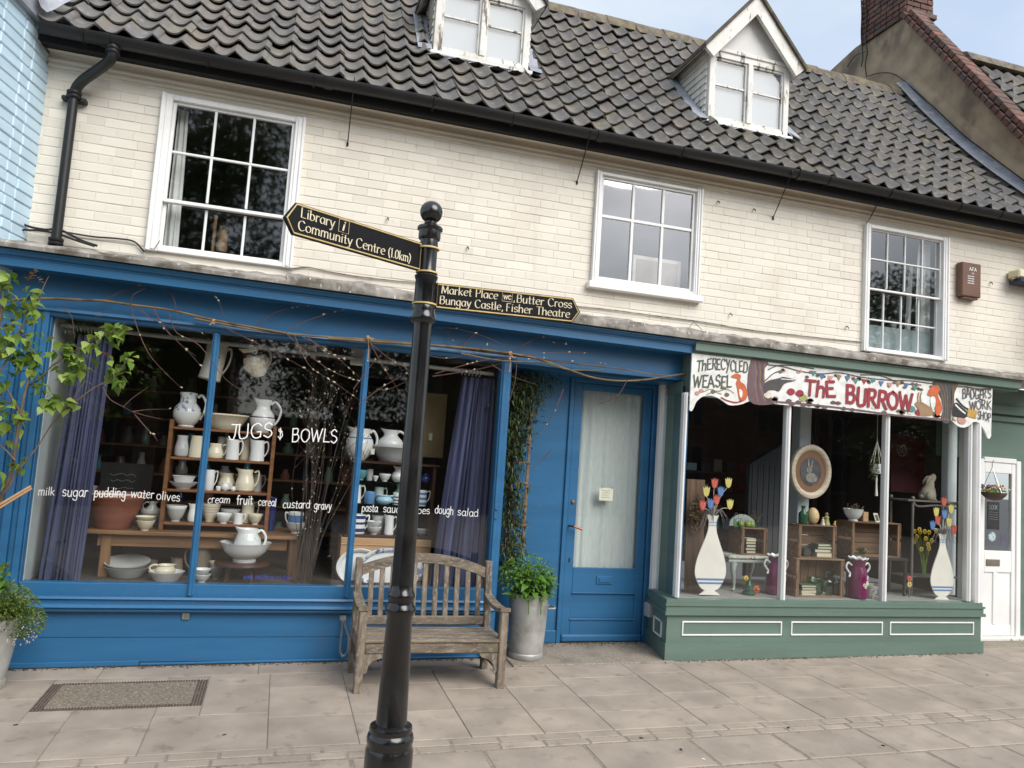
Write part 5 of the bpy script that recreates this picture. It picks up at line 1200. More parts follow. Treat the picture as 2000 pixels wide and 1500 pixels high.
# --- handwriting on the shop glass
def glass_words(items, name, mat='pen', Y=BY-.004):
    for txt, x0, x1, ybase, h_, cap, pane in items:
        a = at(x0, ybase[0], Y); b_ = at(x1, ybase[1], Y); U = (b_-a).normalized(); V = Vector((0, 0, 1))
        hh = h_/FPX*5.7*.8
        q = MB(); write(q, txt, a, U, V, hh, 'mono', .08, track=.05, width=(b_-a).length, jit=.012, rs=random.Random(hash(txt) % 999 if False else len(txt)*7+x0), bounce=.04, rot=.05)
        o = q.build(name, MT[mat], panes[pane]); o.matrix_parent_inverse = panes[pane].matrix_basis.inverted()
glass_words([('JUGS', 446, 534, (856, 853), 32, 1, 1), ('&', 541, 554, (857, 858), 22, 1, 1), ('BOWLS', 569, 660, (862, 864), 30, 1, 1)], 'hand_lettering')
bpy.context.view_layer.update()
glass_words([('milk', 74, 107, (967, 967), 17, 0, 0), ('sugar', 121, 172, (969, 970), 20, 0, 0), ('pudding', 183, 246, (970, 972), 20, 0, 0), ('water', 255, 301, (971, 974), 18, 0, 0), ('olives', 305, 352, (975, 980), 18, 0, 0),
             ('cream', 405, 450, (982, 983), 16, 0, 1), ('fruit', 462, 494, (985, 986), 20, 0, 1), ('cereal', 504, 540, (986, 989), 17, 0, 1), ('custard', 552, 606, (992, 993), 18, 0, 1), ('gravy', 613, 648, (994, 996), 18, 0, 1),
             ('pasta', 706, 738, (999, 1000), 18, 0, 2), ('sauc', 748, 781, (1000, 1002), 18, 0, 2), ('oes', 815, 840, (1003, 1004), 17, 0, 2), ('dough', 849, 886, (1003, 1005), 19, 0, 2), ('salad', 893, 935, (1006, 1009), 18, 0, 2)], 'hand_lettering')
glass_words([('www.', 475, 497, (1131, 1131), 12, 0, 1), ('matthew', 498, 535, (1131, 1132), 12, 0, 1), ('cooper', 536, 572, (1132, 1133), 12, 0, 1)], 'web_lettering', 'bluepen')

# ================================================================= SIGN BOARDS OF THE GREEN SHOP
SY = -.262
def V2(px, py, off=0.0): return at(px, py, SY-off)
def flat(parent, pts, mat, off, name, smooth=True, closed=True, n_=5):
    P = [V2(a, b_, off) for a, b_ in pts]
    if smooth: P = smoothpts([tuple(p) for p in P], n_, True)
    q = MB(); q.prism([(p.x-parent.location.x, p.z-parent.location.z) for p in P], SY-off-parent.location.y, SY-off+.001-parent.location.y); return q.build(name, MT[mat], parent)
def line(parent, pts, mat, wpx, off, name, n_=5, taper=False):
    P = smoothpts([tuple(V2(a, b_, off)) for a, b_ in pts], n_); q = MB(); w_ = wpx/FPX*5.4/2
    m = len(P); vs = []
    for i, p in enumerate(P):
        t = (P[min(i+1, m-1)]-P[max(i-1, 0)]).normalized(); nn = Vector((-t.z, 0, t.x)); k = w_*(1-.8*i/(m-1)) if taper else w_
        vs += [p+nn*k-parent.location, p-nn*k-parent.location]
    q.add(vs, [(2*i, 2*i+1, 2*i+3, 2*i+2) for i in range(m-1)]); return q.build(name, MT[mat], parent)
def board(name, outline, label, cat='sign', edge='s_white'):
    P = [V2(a, b_) for a, b_ in outline]; o = empty(name, (P[0].x, SY, P[0].z), label, cat)
    q = MB(); q.prism([(p.x-P[0].x, p.z-P[0].z) for p in P], .001, .016); q.build('board', MT[edge], o); return o
def words(parent, items, mat, off=.0035, mode='mono', wt=.1, thin=.03, nib=.4, jit=.01, rot=.06, bounce=.05, serif=0, name='lettering'):
    for txt, x0, y0, x1, y1, h_ in items:
        a = V2(x0, y0, off); b_ = V2(x1, y1, off); U = (b_-a).normalized(); V = Vector((0, 0, 1))*.98+U*.0
        q = MB(); write(q, txt, a-parent.location, U, V, h_/FPX*5.4*1.06, mode, wt, thin, nib, .05, (b_-a).length, serif, jit, random.Random(len(txt)+x0), bounce, mi=0, rot=rot)
        q.build(name, MT[mat], parent)
def wavy(pts): return [tuple(p)[:2] for p in smoothpts([(a, b_, 0) for a, b_ in pts], 5)]
s1 = board('shop_sign', [(1352, 689), (1466, 703)]+[(1463, 784)]+wavy([(1462, 784), (1446, 790), (1425, 791), (1406, 779), (1390, 773), (1374, 774), (1361, 784), (1355, 797), (1351, 803), (1347, 800)]), 'white sign board with a wavy foot and a painted orange weasel')
words(s1, [('ThE', 1360, 724, 1391, 719, 22), ('RECYCLED', 1391, 720, 1461, 728, 22), ('WEASEL', 1353, 757, 1430, 756, 25)], 's_green', wt=.115, rot=.1, bounce=.08)
flat(s1, [(1428, 735), (1437, 730), (1447, 733), (1446, 744), (1455, 752), (1460, 766), (1457, 780), (1446, 784), (1442, 770), (1440, 758), (1438, 748), (1440, 740), (1432, 738)], 's_orange', .003, 'painted_weasel')
line(s1, [(1408, 776), (1420, 782), (1436, 786), (1450, 783)], 's_red', 3, .003, 'painted_tail', taper=False)
flat(s1, [(1444, 760), (1450, 764), (1449, 776), (1445, 774)], 's_white', .0045, 'painted_belly')
for a, b_, k in ((1393, 765, 's_leaf'), (1413, 757, 's_lime'), (1420, 771, 's_leaf'), (1370, 763, 's_pink'), (1362, 768, 's_pink')): flat(s1, [(a-5, b_), (a-1, b_-4), (a+5, b_), (a, b_+4)], k, .003, 'painted_leaf')
for pts in ([(1372, 766), (1388, 760), (1402, 764), (1420, 760), (1434, 768)], [(1380, 770), (1396, 766), (1410, 770)]): line(s1, pts, 's_leaf', 1.2, .0032, 'painted_stem')
s2 = board('shop_sign', [(1467, 703), (1857, 748), (1855, 823), (1463, 784)], 'long white fascia board painted with a badger, bunting, rabbit and fox', edge='s_white')
flat(s2, [(1467, 704), (1500, 708), (1494, 720), (1492, 740), (1498, 760), (1506, 775), (1516, 788), (1464, 783)], 's_purple', .003, 'painted_trunk')
for k in range(5): line(s2, [(1474+5*k, 706+k), (1477+4*k, 728), (1475+5*k, 752), (1480+7*k, 784)], 's_grey' if k % 2 else 's_tan', 1.4, .0038, 'painted_bark')
flat(s2, [(1858-36, 746), (1857, 749), (1855, 822), (1838, 820), (1842, 800), (1838, 778), (1828, 760)], 's_grey', .003, 'painted_trunk')
for k in range(3): line(s2, [(1830+8*k, 748+k), (1840+5*k, 770), (1843+4*k, 800), (1840+5*k, 820)], 's_tan', 1.2, .0038, 'painted_bark')
for j, pts in enumerate(([(1498, 712), (1530, 716), (1560, 724), (1600, 730), (1640, 728), (1680, 736), (1730, 742), (1780, 744), (1825, 750)], [(1500, 722), (1520, 714), (1550, 714), (1590, 720)], [(1680, 732), (1720, 734), (1760, 748), (1800, 752)], [(1494, 744), (1510, 730), (1524, 724)])): line(s2, pts, 's_grey', 2.2, .0032, 'painted_branch', taper=False)
rs_ = random.Random(4)
for k in range(34):
    a = rs_.uniform(1510, 1820); b_ = 704+(a-1467)*.115+rs_.uniform(8, 20); flat(s2, [(a-4, b_), (a, b_-2.5), (a+4, b_+1), (a, b_+3)], ['s_leaf', 's_grey', 's_pink', 's_brown'][k % 4], .0034, 'painted_leaf')
for k in range(40):
    a = rs_.uniform(1500, 1835); b_ = 783+(a-1467)*.099-rs_.uniform(1, 13); flat(s2, [(a-6, b_), (a-1, b_-4), (a+6, b_), (a, b_+3)], ['s_leaf', 's_grey', 's_brown', 's_purple', 's_cream'][k % 5], .0034, 'painted_leaf')
line(s2, [(1464, 782), (1560, 788), (1660, 799), (1760, 812), (1854, 820)], 's_purple', 4, .0036, 'painted_bank')
flat(s2, [(1493, 752), (1500, 744), (1515, 740), (1524, 738), (1530, 736), (1553, 741), (1551, 744), (1538, 747), (1530, 752), (1522, 764), (1514, 762), (1502, 762), (1494, 768)], 's_grey', .0042, 'painted_badger')
line(s2, [(1526, 740), (1540, 741), (1552, 742)], 's_white', 2, .0048, 'painted_stripe')
for a, b_, m_ in ((1545, 766, 's_red'), (1562, 769, 's_red'), (1569, 778, 's_lime'), (1500, 772, 's_cream'), (1780, 800, 's_teal'), (1795, 806, 's_red')): flat(s2, [(a-8, b_), (a-3, b_-7), (a+5, b_-6), (a+8, b_+1), (a, b_+6)], m_, .0042, 'painted_flower')
for k in range(13):
    a = 1590+k*16.5; b_ = 724+(a-1590)*.115+6*abs(math.sin(k*.9)); flat(s2, [(a-6, b_), (a+5, b_+1.3), (a-1, b_+11)], ['s_teal', 's_blue', 's_pink', 's_tan', 's_blue', 's_teal', 's_red'][k % 7], .0042, 'painted_bunting', smooth=False)
words(s2, [('ThE', 1571, 771, 1634, 775, 33), ('BURROW', 1652, 786, 1784, 803, 38)], 's_red', .005, wt=.19, serif=.09, rot=.08, bounce=.05)
flat(s2, [(1787, 790), (1792, 784), (1802, 786), (1812, 792), (1819, 797), (1822, 810), (1800, 812), (1795, 800)], 's_tan', .0044, 'painted_rabbit')
for a in (1794, 1799): line(s2, [(a, 788), (a-1, 776), (a+1, 766)], 's_tan', 3.2, .0044, 'painted_ear')
flat(s2, [(1812, 770), (1818, 757), (1830, 752), (1836, 760), (1832, 772), (1838, 786), (1840, 802), (1830, 812), (1826, 796), (1824, 782), (1818, 774)], 's_orange', .0046, 'painted_fox'); flat(s2, [(1818, 776), (1826, 776), (1827, 790), (1822, 800), (1818, 790)], 's_white', .005, 'painted_bib')
s3 = board('shop_sign', [(1858, 747), (1939, 757), (1937, 806), (1936, 848)]+wavy([(1936, 852), (1932, 857), (1928, 852), (1922, 838), (1912, 826), (1902, 824), (1892, 832), (1880, 835), (1868, 830), (1858, 820)]), 'small sign board with a painted badger and a pointed drip corner')
flat(s3, [(1859, 749), (1871, 750), (1864, 770), (1864, 800), (1860, 820)], 's_brown', .003, 'painted_trunk')
line(s3, [(1866, 754), (1890, 756), (1912, 760), (1936, 759)], 's_leaf', 4, .0032, 'painted_branch')
flat(s3, [(1861, 795), (1868, 786), (1880, 796), (1888, 803), (1890, 812), (1880, 818), (1868, 814), (1861, 812)], 's_black', .0036, 'painted_badger'); line(s3, [(1866, 790), (1876, 800), (1886, 808)], 's_white', 4, .0044, 'painted_stripe'); line(s3, [(1868, 778), (1880, 792), (1892, 800)], 's_black', 4, .004, 'painted_pencil')
flat(s3, [(1891, 797), (1909, 802), (1906, 818), (1889, 813)], 's_gold', .0044, 'painted_honey', smooth=False)
flat(s3, [(1871, 816), (1886, 819), (1884, 828), (1873, 826)], 's_pink', .0044, 'painted_cup'); flat(s3, [(1860, 812), (1868, 822), (1862, 820)], 's_lime', .004, 'painted_leaf')
words(s3, [("BADGER'S", 1880, 778, 1937, 779, 22), ('WORK', 1894, 800, 1937, 801, 21), ('SHOP', 1909, 817, 1937, 824, 19)], 's_grey', .0045, wt=.115, rot=.16, bounce=.1)
# ================================================================= POTTERY
WH = MT['glaze']
PR = {
 'bowl': [(.0, .0), (.42, 0), (.44, .06), (.42, .10), (.70, .36), (.90, .74), (1, .97), (.98, 1), (.93, .97), (.84, .72), (.62, .36), (.0, .16)],
 'dish': [(0, 0), (.66, 0), (.70, .1), (.92, .8), (1, 1), (.94, 1), (.64, .22), (0, .16)],
 'plate': [(0, 0), (.5, 0), (.55, .25), (.8, .55), (1, 1), (.97, 1), (.78, .75), (.5, .5), (0, .45)],
 'belly': [(0, 0), (.56, 0), (.60, .03), (.56, .06), (.80, .16), (.97, .30), (1, .42), (.92, .55), (.70, .66), (.58, .72), (.56, .84), (.64, .97), (.62, 1), (.57, .98), (.5, .84), (.0, .74)],
 'ewer': [(0, 0), (.60, 0), (.64, .03), (.80, .10), (.98, .28), (1, .40), (.86, .56), (.58, .70), (.50, .80), (.60, .95), (.62, 1), (.57, 1), (.44, .80), (0, .72)],
 'straight': [(0, 0), (.94, 0), (1, .02), (.97, .06), (.90, .5), (.82, .92), (.84, 1), (.78, 1), (.74, .92), (0, .86)],
 'mug': [(0, 0), (.94, 0), (1, .03), (1, .97), (.97, 1), (.9, .97), (.88, .1), (0, .1)],
 'ribbed': [(0, 0), (.78, 0), (.9, .04), (.98, .10), (.95, .13), (1, .17), (.97, .22), (1, .27), (.97, .32), (.99, .37), (.95, .42), (.88, .55), (.78, .70), (.72, .82), (.78, .97), (.76, 1), (.70, .97), (.66, .82), (0, .74)],
 'round': [(0, 0), (.45, 0), (.5, .03), (.82, .18), (1, .42), (.94, .64), (.72, .80), (.66, .85), (.74, .97), (.72, 1), (.66, .97), (.6, .85), (0, .76)],
 'footbowl': [(0, 0), (.44, 0), (.46, .10), (.42, .16), (.62, .30), (.82, .56), (.90, .80), (1, 1), (.96, 1), (.82, .80), (.6, .4), (0, .26)],
 'pan': [(0, 0), (.56, 0), (.58, .02), (.74, .40), (.95, .86), (1, .90), (1, .98), (.97, 1), (.90, .94), (.60, .3), (0, .12)],
 'bottle': [(0, 0), (.9, 0), (1, .04), (1, .55), (.9, .62), (.42, .72), (.38, .9), (.5, .92), (.5, 1), (.3, 1), (.3, .9), (0, .85)],
}
def pot(name, kind, px, py, wp, hp, Y, label, mat='glaze', handle=0, spout=0, z=None, bands=None, cat=None, tilt=None, group=None, lid=False, seg=22, flute=0, hmat=None, hsize=1.0, inner=None):
    p = at(px, py, Y); r_ = (at(px+wp/2, py, Y).x-at(px-wp/2, py, Y).x)/2; h = at(px, py-hp, Y).z-p.z
    zz = p.z if z is None else z
    o = empty(name, (p.x, Y, zz), label, cat or name.replace('_', ' '), group)
    prof = [(a*r_, b_*h) for a, b_ in PR[kind]]
    def warp(x, y, z_, an):
        k = 1.0
        if flute: k = 1+.03*math.cos(an*flute)*(1 if .1*h < z_ < .75*h else 0)
        if spout:
            t = max(0, (z_/h-.72)/.28); d_ = an-(PI if spout < 0 else 0); d_ = (d_+PI) % (2*PI)-PI
            g_ = math.exp(-(d_/.45)**2)*t; k += .42*g_; z_ += .06*h*g_
        return x*k, y*k, z_
    mats = [MT[mat]]; mf = None
    if bands:
        mats += [MT[b_[2]] for b_ in bands]
        zs_ = PR[kind]; top = max(range(len(zs_)), key=lambda i: zs_[i][1])
        # resample the outside so that bands get clean edges
        cuts = sorted({b_[0] for b_ in bands}|{b_[1] for b_ in bands}); out = []
        for i in range(len(prof)):
            out.append(prof[i])
            if i < top:
                a, b_ = prof[i], prof[i+1]
                for c in cuts:
                    cz = c*h
                    if a[1] < cz-1e-6 < b_[1]-2e-6: out.append((a[0]+(b_[0]-a[0])*(cz-a[1])/(b_[1]-a[1]), cz))
        prof = out; top = max(range(len(prof)), key=lambda i: prof[i][1])
        def mf(i):
            if i >= top: return 0
            zc = (prof[i][1]+prof[i+1][1])/2/h
            for k, b_ in enumerate(bands):
                if b_[0] < zc < b_[1]: return k+1
            return 0
    if inner:
        mats.append(MT[inner]); ii = len(mats)-1; top2 = max(range(len(prof)), key=lambda i: prof[i][1]); mf0 = mf
        mf = lambda i: (ii if i > top2 else (mf0(i) if mf0 else 0))
    q = MB(); q.lathe(prof, (0, 0, 0), seg, 0, warp, mf); q.build('body', mats, o, 50)
    if handle:
        s_ = 1 if handle > 0 else -1; ra = [a for a, b_ in prof]; q = MB(); hs = hsize
        def rad(f):
            best = min(range(len(prof)//2+2), key=lambda i: abs(prof[i][1]-f*h)); return prof[best][0]
        pts = smoothpts([(s_*rad(.88)*.94, 0, .88*h), (s_*(rad(.88)+.42*r_*hs), 0, .95*h), (s_*(r_+.46*r_*hs), 0, .74*h), (s_*(r_+.34*r_*hs), 0, .46*h), (s_*rad(.26)*.97, 0, .24*h)], 4)
        q.tube(pts, [.085*r_*(1.15-.3*i/len(pts))+.0012 for i in range(len(pts))], 7); q.build('handle', hmat and MT[hmat] or MT[mat], o, 60)
    if tilt: o.rotation_euler = tilt
    return o
def zsh(px, py, Y): return at(px, py, Y).z
# --- furniture of the jug shop
SF = .30                                                 # front of the shelf unit
su = empty('shelf_unit', (X_(424, 1030, SF), SF+.11, zsh(424, 1031, SF)), 'open waxed pine shelf unit filled with white jugs', 'shelf unit')
def rel(q, o): q.v = [(x-o.location.x, y-o.location.y, z-o.location.z) for x, y, z in q.v]; return q
sx0_, sx1_ = X_(324, 930, SF), X_(528, 935, SF); SD = .22
SZ = [zsh(430, 839, SF), zsh(430, 897, SF), zsh(420, 959, SF), zsh(415, 1023, SF)]; zbot = zsh(415, 1040, SF)
for xx in (sx0_, sx1_):
    q = MB(); q.cbox(xx-.014, xx+.014, SF-.004, SF+SD, zbot, SZ[0]+.05, .004); rel(q, su).build('upright', MT['pine'], su)
for z_ in SZ:
    q = MB(); q.cbox(sx0_+.014, sx1_-.014, SF, SF+SD, z_-.018, z_, .003); rel(q, su).build('shelf', MT['pine'], su)
TZ = zsh(230, 1036, .22)
tb = empty('table', (X_(380, 1040, .22), .5, ZS-.018), 'plain oak table carrying the pine shelf unit and terracotta bowl', 'table')
tx0, tx1 = X_(166, 1040, .2), X_(582, 1045, .2)
q = MB(); q.cbox(tx0, tx1, .2, .78, TZ-.026, TZ, .004); rel(q, tb).build('table_top', MT['oak'], tb)
q = MB(); q.cbox(tx0+.07, tx1-.07, .25, .27, TZ-.11, TZ-.027, .003); rel(q, tb).build('apron', MT['oak'], tb)
for xx in (X_(203, 1090, .24), X_(573, 1090, .24)):
    for yy in (.24, .70):
        q = MB(); q.cbox(xx-.03, xx+.03, yy, yy+.06, ZS-.018, TZ-.027, .004); rel(q, tb).build('leg', MT['oakv'], tb)
# round stool
so = empty('stool', (X_(470, 1130, .14), .14, ZS-.018), 'low round brown stool holding the wash basin', 'stool')
zst = zsh(468, 1096, .14)
q = MB(); hh = zst-so.location.z; rr = (X_(523, 1096, .14)-X_(413, 1096, .14))/2; q.lathe([(0, hh-.03), (rr*.94, hh-.03), (rr, hh-.018), (rr*.98, hh-.002), (rr*.9, hh), (0, hh)], (0, 0, 0), 28); q.build('seat', MT['mahog'], so, 40)
for an in (.9, 2.3, 3.9, 5.3):
    q = MB(); q.tube([(math.cos(an)*rr*.55, math.sin(an)*rr*.5, hh-.03), (math.cos(an)*rr*.72, math.sin(an)*rr*.62, 0)], [.02, .014], 8); q.build('leg', MT['mahog'], so, 50)
# glass fronted cabinet
CF = .34; cb = empty('display_cabinet', (X_(765, 1045, CF), CF+.12, zsh(765, 1046, CF)), 'dark mahogany display cabinet with glass shelves of blue and white china', 'cabinet')
cxa, cxb = X_(686, 970, CF), X_(846, 970, CF); czt, czb = zsh(765, 903, CF), zsh(765, 1046, CF); CDp = .24
for xx in (cxa, cxb): q = MB(); q.cbox(xx-.012, xx+.012, CF, CF+CDp, czb, czt-.018, .003); rel(q, cb).build('upright', MT['mahog'], cb)
q = MB(); q.cbox(cxa-.035, cxb+.035, CF-.02, CF+CDp, czt-.018, czt, .003); rel(q, cb).build('top', MT['mahog'], cb)
q = MB(); q.cbox(cxa-.03, cxb+.03, CF-.015, CF+CDp, czb-.022, czb, .003); rel(q, cb).build('base', MT['mahog'], cb)
q = MB(); q.box(cxa, cxb, CF+CDp-.01, CF+CDp, czb, czt-.018); rel(q, cb).build('back_panel', MT['slate'], cb)
CZ = [zsh(765, 941, CF+.05), zsh(765, 986, CF+.05), czb]
for z_ in CZ[:2]: q = MB(); q.cbox(cxa+.012, cxb-.012, CF+.02, CF+CDp-.012, z_-.008, z_, .002); rel(q, cb).build('glass_shelf', MT['clearglass'], cb)
pl = empty('plinth_box', (cb.location.x, CF+.1, ZS-.018), 'peach coloured pine box under the dark cabinet', 'box')
q = MB(); q.cbox(cxa-.05, cxb+.01, CF-.02, CF+CDp, ZS-.018, czb-.0225, .004); rel(q, pl).build('box_body', MT['peach'], pl)
q = MB()
for k in range(3): q.cbox(cxa-.05, cxb+.01, CF-.026, CF-.02, ZS+.02+k*.11, ZS+.028+k*.11, .002)
rel(q, pl).build('board_joint', MT['peach'], pl)
# tan poster board
a = at(829, 893, .62); b_ = at(872, 770, .62); q = MB(); q.cbox(a.x-.02, b_.x+.01, .62, .64, a.z, b_.z, .003); q.build('picture_board', MT['tan']); tag(bpy.data.objects['picture_board'], 'tall tan picture board behind the signpost and purple curtain', 'picture')
q = MB(); p = at(841, 853, .6); q.cbox(p.x-.014, p.x+.014, .6, .605, p.z-.03, p.z+.03, .001); tag(q.build('price_tag', MT['paper']), 'white price tag hanging before the tan picture board', 'tag')
# curtains and rail
zr_ = Z_(300, 652, .06); rl = empty('curtain_rail', ((XG0+xpost0)/2, .06, zr_), 'grey curtain rail across the top of the jug window', 'curtain rail')
q = MB(); q.tube([(XG0+.02, .06, zr_), (xpost0-.02, .06, zr_-.05)], .016, 10); rel(q, rl).build('pole', MT['rail'], rl, 50)
for k, px in enumerate([150, 157, 164, 171, 178, 185, 194, 903, 910, 917, 924, 931, 938]):
    x = X_(px, 665 if px < 500 else 712, .06); f = (x-XG0)/(xpost0-XG0); q = MB(); zz = zr_-.05*f
    q.tube([(x, .06+.026*math.cos(t), zz-.006+.026*math.sin(t)) for t in [2*PI*i/12 for i in range(12)]], .004, 5, closed=True); rel(q, rl).build('ring', MT['rail'], rl, 60)
drape('curtain', X_(72, 1110, .08), X_(156, 1110, .08), .10, ZS-.015, zr_-.05, 'curtain', 7, .022, .12, 'blue curtain beside the terracotta bowl', seed=2, skew=.05)
drape('curtain', X_(842, 1110, .08), X_(958, 1110, .08), .10, ZS-.015, zr_-.085, 'curtain', 9, .022, .32, 'lilac blue curtain gathered beside the dark cabinet', seed=3, skew=.06)
# --- jugs and bowls.  S = shelf unit depth
YF, YB = SF+.07, SF+.15
T0, T1, T2, T3 = SZ
pot('jug', 'belly', 363, 831, 56, 68, YF+.02, 'round white jug with blue printed collar on top of pine shelves', 'glaze', 1, 0, T0, [(.46, 1.0, 'blueprint')], hsize=.55)
pot('bowl', 'pan', 440, 836, 94, 31, YF+.03, 'wide cream basin on top of the pine shelves', 'cream_gl', z=T0)
pot('jug', 'ewer', 511, 841, 50, 64, YF, 'white ewer with a maroon line on top of the pine shelves', 'glaze', 1, -1, T0, [(.44, .475, 'maroon')], hsize=.8)
pot('jug', 'ribbed', 353, 893, 29, 42, YF, 'grey white ribbed jug at the end of the upper pine shelf', 'grey_gl', 0, 0, T1)
pot('jug', 'straight', 382, 894, 30, 43, YF, 'tall cream cylinder jug next to the window bar', 'cream_gl', 0, 0, T1)
pot('jug', 'ribbed', 419, 897, 32, 30, YF, 'squat cream ribbed jug on the upper pine shelf', 'cream_gl', 1, 0, T1, hsize=.8)
pot('jug', 'straight', 432, 897, 26, 43, YB, 'tall grey jug at the back of the upper pine shelf', 'grey_gl', 0, 0, T1)
pot('jug', 'straight', 453, 898, 27, 40, YF-.02, 'slim white jug under the letter J', 'glaze', 1, -1, T1, hsize=.9)
pot('jug', 'straight', 478, 899, 24, 47, YB, 'cream jug standing behind two slim white jugs', 'cream_gl', 0, 0, T1)
pot('jug', 'straight', 501, 900, 30, 41, YF-.02, 'white tapered jug under the letter S', 'glaze', 1, -1, T1, hsize=.9)
pot('plate', 'plate', 357, 956, 58, 14, YF, 'shallow white plate below the pie dish', 'glaze', z=T2)
pot('pie_dish', 'dish', 358, 945, 47, 16, YF, 'white pie dish sitting on a shallow plate', 'glaze', z=T2+.035)
pot('jug', 'mug', 407, 957, 20, 40, YF, 'plain white tankard jug next to the window bar', 'glaze', 1, 0, T2, hsize=1.1)
pot('jug', 'ribbed', 441, 958, 36, 34, YB, 'wide cream ribbed jug behind the miniature jugs', 'cream_gl', 1, -1, T2, hsize=.6)
pot('jar', 'mug', 426, 958, 10, 9, YF-.03, 'miniature white jar on the middle pine shelf', 'glaze', z=T2)
pot('jug', 'round', 439, 958, 16, 17, YF-.03, 'miniature white jug on the middle pine shelf', 'glaze', 1, -1, T2)
pot('teapot', 'round', 455, 958, 11, 10, YF-.03, 'miniature white teapot on the middle pine shelf', 'glaze', 1, -1, T2)
pot('jug', 'ribbed', 477, 959, 38, 44, YF, 'big cream ribbed jug on the middle pine shelf', 'cream_gl', 1, -1, T2, hsize=.8)
pot('jug', 'straight', 500, 960, 22, 34, YB, 'pale jug hidden behind the big cream ribbed jug', 'grey_gl', 1, 0, T2)
pot('bowl', 'bowl', 342, 1019, 42, 32, YF, 'grey blue pudding bowl at the end of the lowest pine shelf', 'grey_gl', z=T3, bands=[(.8, 1, 'glaze')])
pot('jug', 'ribbed', 376, 1020, 22, 35, YF, 'white ribbed jug beside the grey blue pudding bowl', 'glaze', 1, -1, T3, hsize=1.1)
pot('bowl', 'bowl', 409, 1019, 40, 36, YB, 'cream ribbed mixing bowl at the back of the lowest shelf', 'cream_gl', z=T3, bands=[(.5, .56, 'grey_gl'), (.64, .7, 'grey_gl'), (.78, .84, 'grey_gl')])
pot('bowl', 'bowl', 436, 1020, 32, 20, YF-.02, 'small white bowl under the word cream', 'glaze', z=T3)
pot('bowl', 'bowl', 448, 1019, 40, 26, YB+.02, 'shadowed grey bowl behind the small white bowl', 'grey_gl', z=T3)
pot('jug', 'straight', 465, 1020, 19, 21, YF-.03, 'small white cream jug on the lowest pine shelf', 'glaze', 1, -1, T3)
pot('jug', 'straight', 482, 1020, 28, 44, YB, 'tall cream jug at the back of the lowest pine shelf', 'cream_gl', 1, 0, T3)
pot('bowl', 'bowl', 498, 1021, 30, 21, YF-.01, 'small cream bowl at the end of the lowest pine shelf', 'cream_gl', z=T3)
pot('terracotta_pan', 'pan', 219, 1034, 124, 68, .36, 'large terracotta pan with a white glazed inside on the table', 'terra', z=TZ, cat='bowl', inner='glaze')
pot('bowl', 'dish', 177, 958, 28, 9, .62, 'grey dish peeping over the terracotta pan', 'grey_gl', z=at(177, 958, .62).z)
pot('bowl', 'bowl', 283, 1034, 38, 20, .28, 'lower cream bowl of the pair beside the terracotta pan', 'cream_gl', z=TZ)
pot('bowl', 'bowl', 283, 1021, 40, 12, .28, 'upper cream bowl of the pair beside the terracotta pan', 'cream_gl', z=TZ+.055)
pot('bowl', 'bowl', 290, 1032, 44, 37, .46, 'grey striped bowl behind the cream pair', 'grey_gl', z=TZ, bands=[(.55, .62, 'pewter'), (.72, .78, 'pewter')])
pot('jug', 'ewer', 297, 998, 26, 26, .46, 'grey white jug standing in the striped bowl', 'grey_gl', -1, 1, TZ+.09)
FZ = ZS-.018
pot('platter', 'dish', 246, 1131, 92, 20, .28, 'lower of two big grey platters under the table', 'grey_gl', z=FZ)
pot('platter', 'dish', 247, 1116, 92, 18, .30, 'upper of two big grey platters under the table', 'grey_gl', z=FZ+.045, tilt=(.18, 0, 0), bands=[(.85, 1, 'glaze')])
pot('bowl', 'dish', 324, 1132, 72, 18, .16, 'wide white dish under the sauce boat', 'glaze', z=FZ)
pot('sauce_boat', 'round', 322, 1121, 42, 23, .16, 'cream sauce boat sitting in the wide white dish', 'cream_gl', -1, 1, FZ+.028)
pot('jug', 'straight', 344, 1122, 26, 34, .36, 'shaded cream jug behind the sauce boat', 'pewter', 0, -1, FZ)
pot('jug', 'straight', 297, 1118, 22, 28, .4, 'shaded pot behind the big grey platters', 'pewter', 0, 0, FZ)
pot('jug', 'straight', 391, 1126, 46, 58, .34, 'big brown grey jug in shadow behind the window bar', 'pewter', -1, 0, FZ)
pot('bowl', 'bowl', 394, 1134, 36, 16, .12, 'lower white bowl of the stack by the window bar', 'glaze', z=FZ)
pot('bowl', 'bowl', 394, 1122, 36, 13, .12, 'upper white bowl of the stack by the window bar', 'glaze', z=FZ+.045)
pot('bowl', 'bowl', 421, 1134, 28, 26, .24, 'lower grey bowl of the tall stack beside the stool', 'grey_gl', z=FZ)
pot('bowl', 'bowl', 421, 1112, 28, 14, .24, 'upper cream bowl of the tall stack beside the stool', 'cream_gl', z=FZ+.075)
pot('wash_basin', 'footbowl', 477, 1096, 102, 38, .13, 'large white wash basin on the round stool', 'glaze', z=zst, cat='basin', inner='dots', seg=32)
pot('pitcher', 'round', 482, 1078, 54, 56, .13, 'white pitcher with dotted border in the wash basin', 'glaze', 1, -1, zst+.03, [(.60, .82, 'dots')], cat='jug', hsize=.6)
pot('canister', 'mug', 527, 1034, 18, 66, .5, 'dark blue canister at the end of the table', 'navy', z=TZ)
pot('jug', 'mug', 577, 1020, 30, 28, .42, 'blue banded jug behind the willow twigs', 'glaze', -1, 0, TZ+.05, [(.3, .8, 'midblue')], hsize=.8)
pot('bowl', 'footbowl', 577, 1034, 40, 20, .42, 'white footed bowl behind the willow twigs', 'glaze', z=TZ)
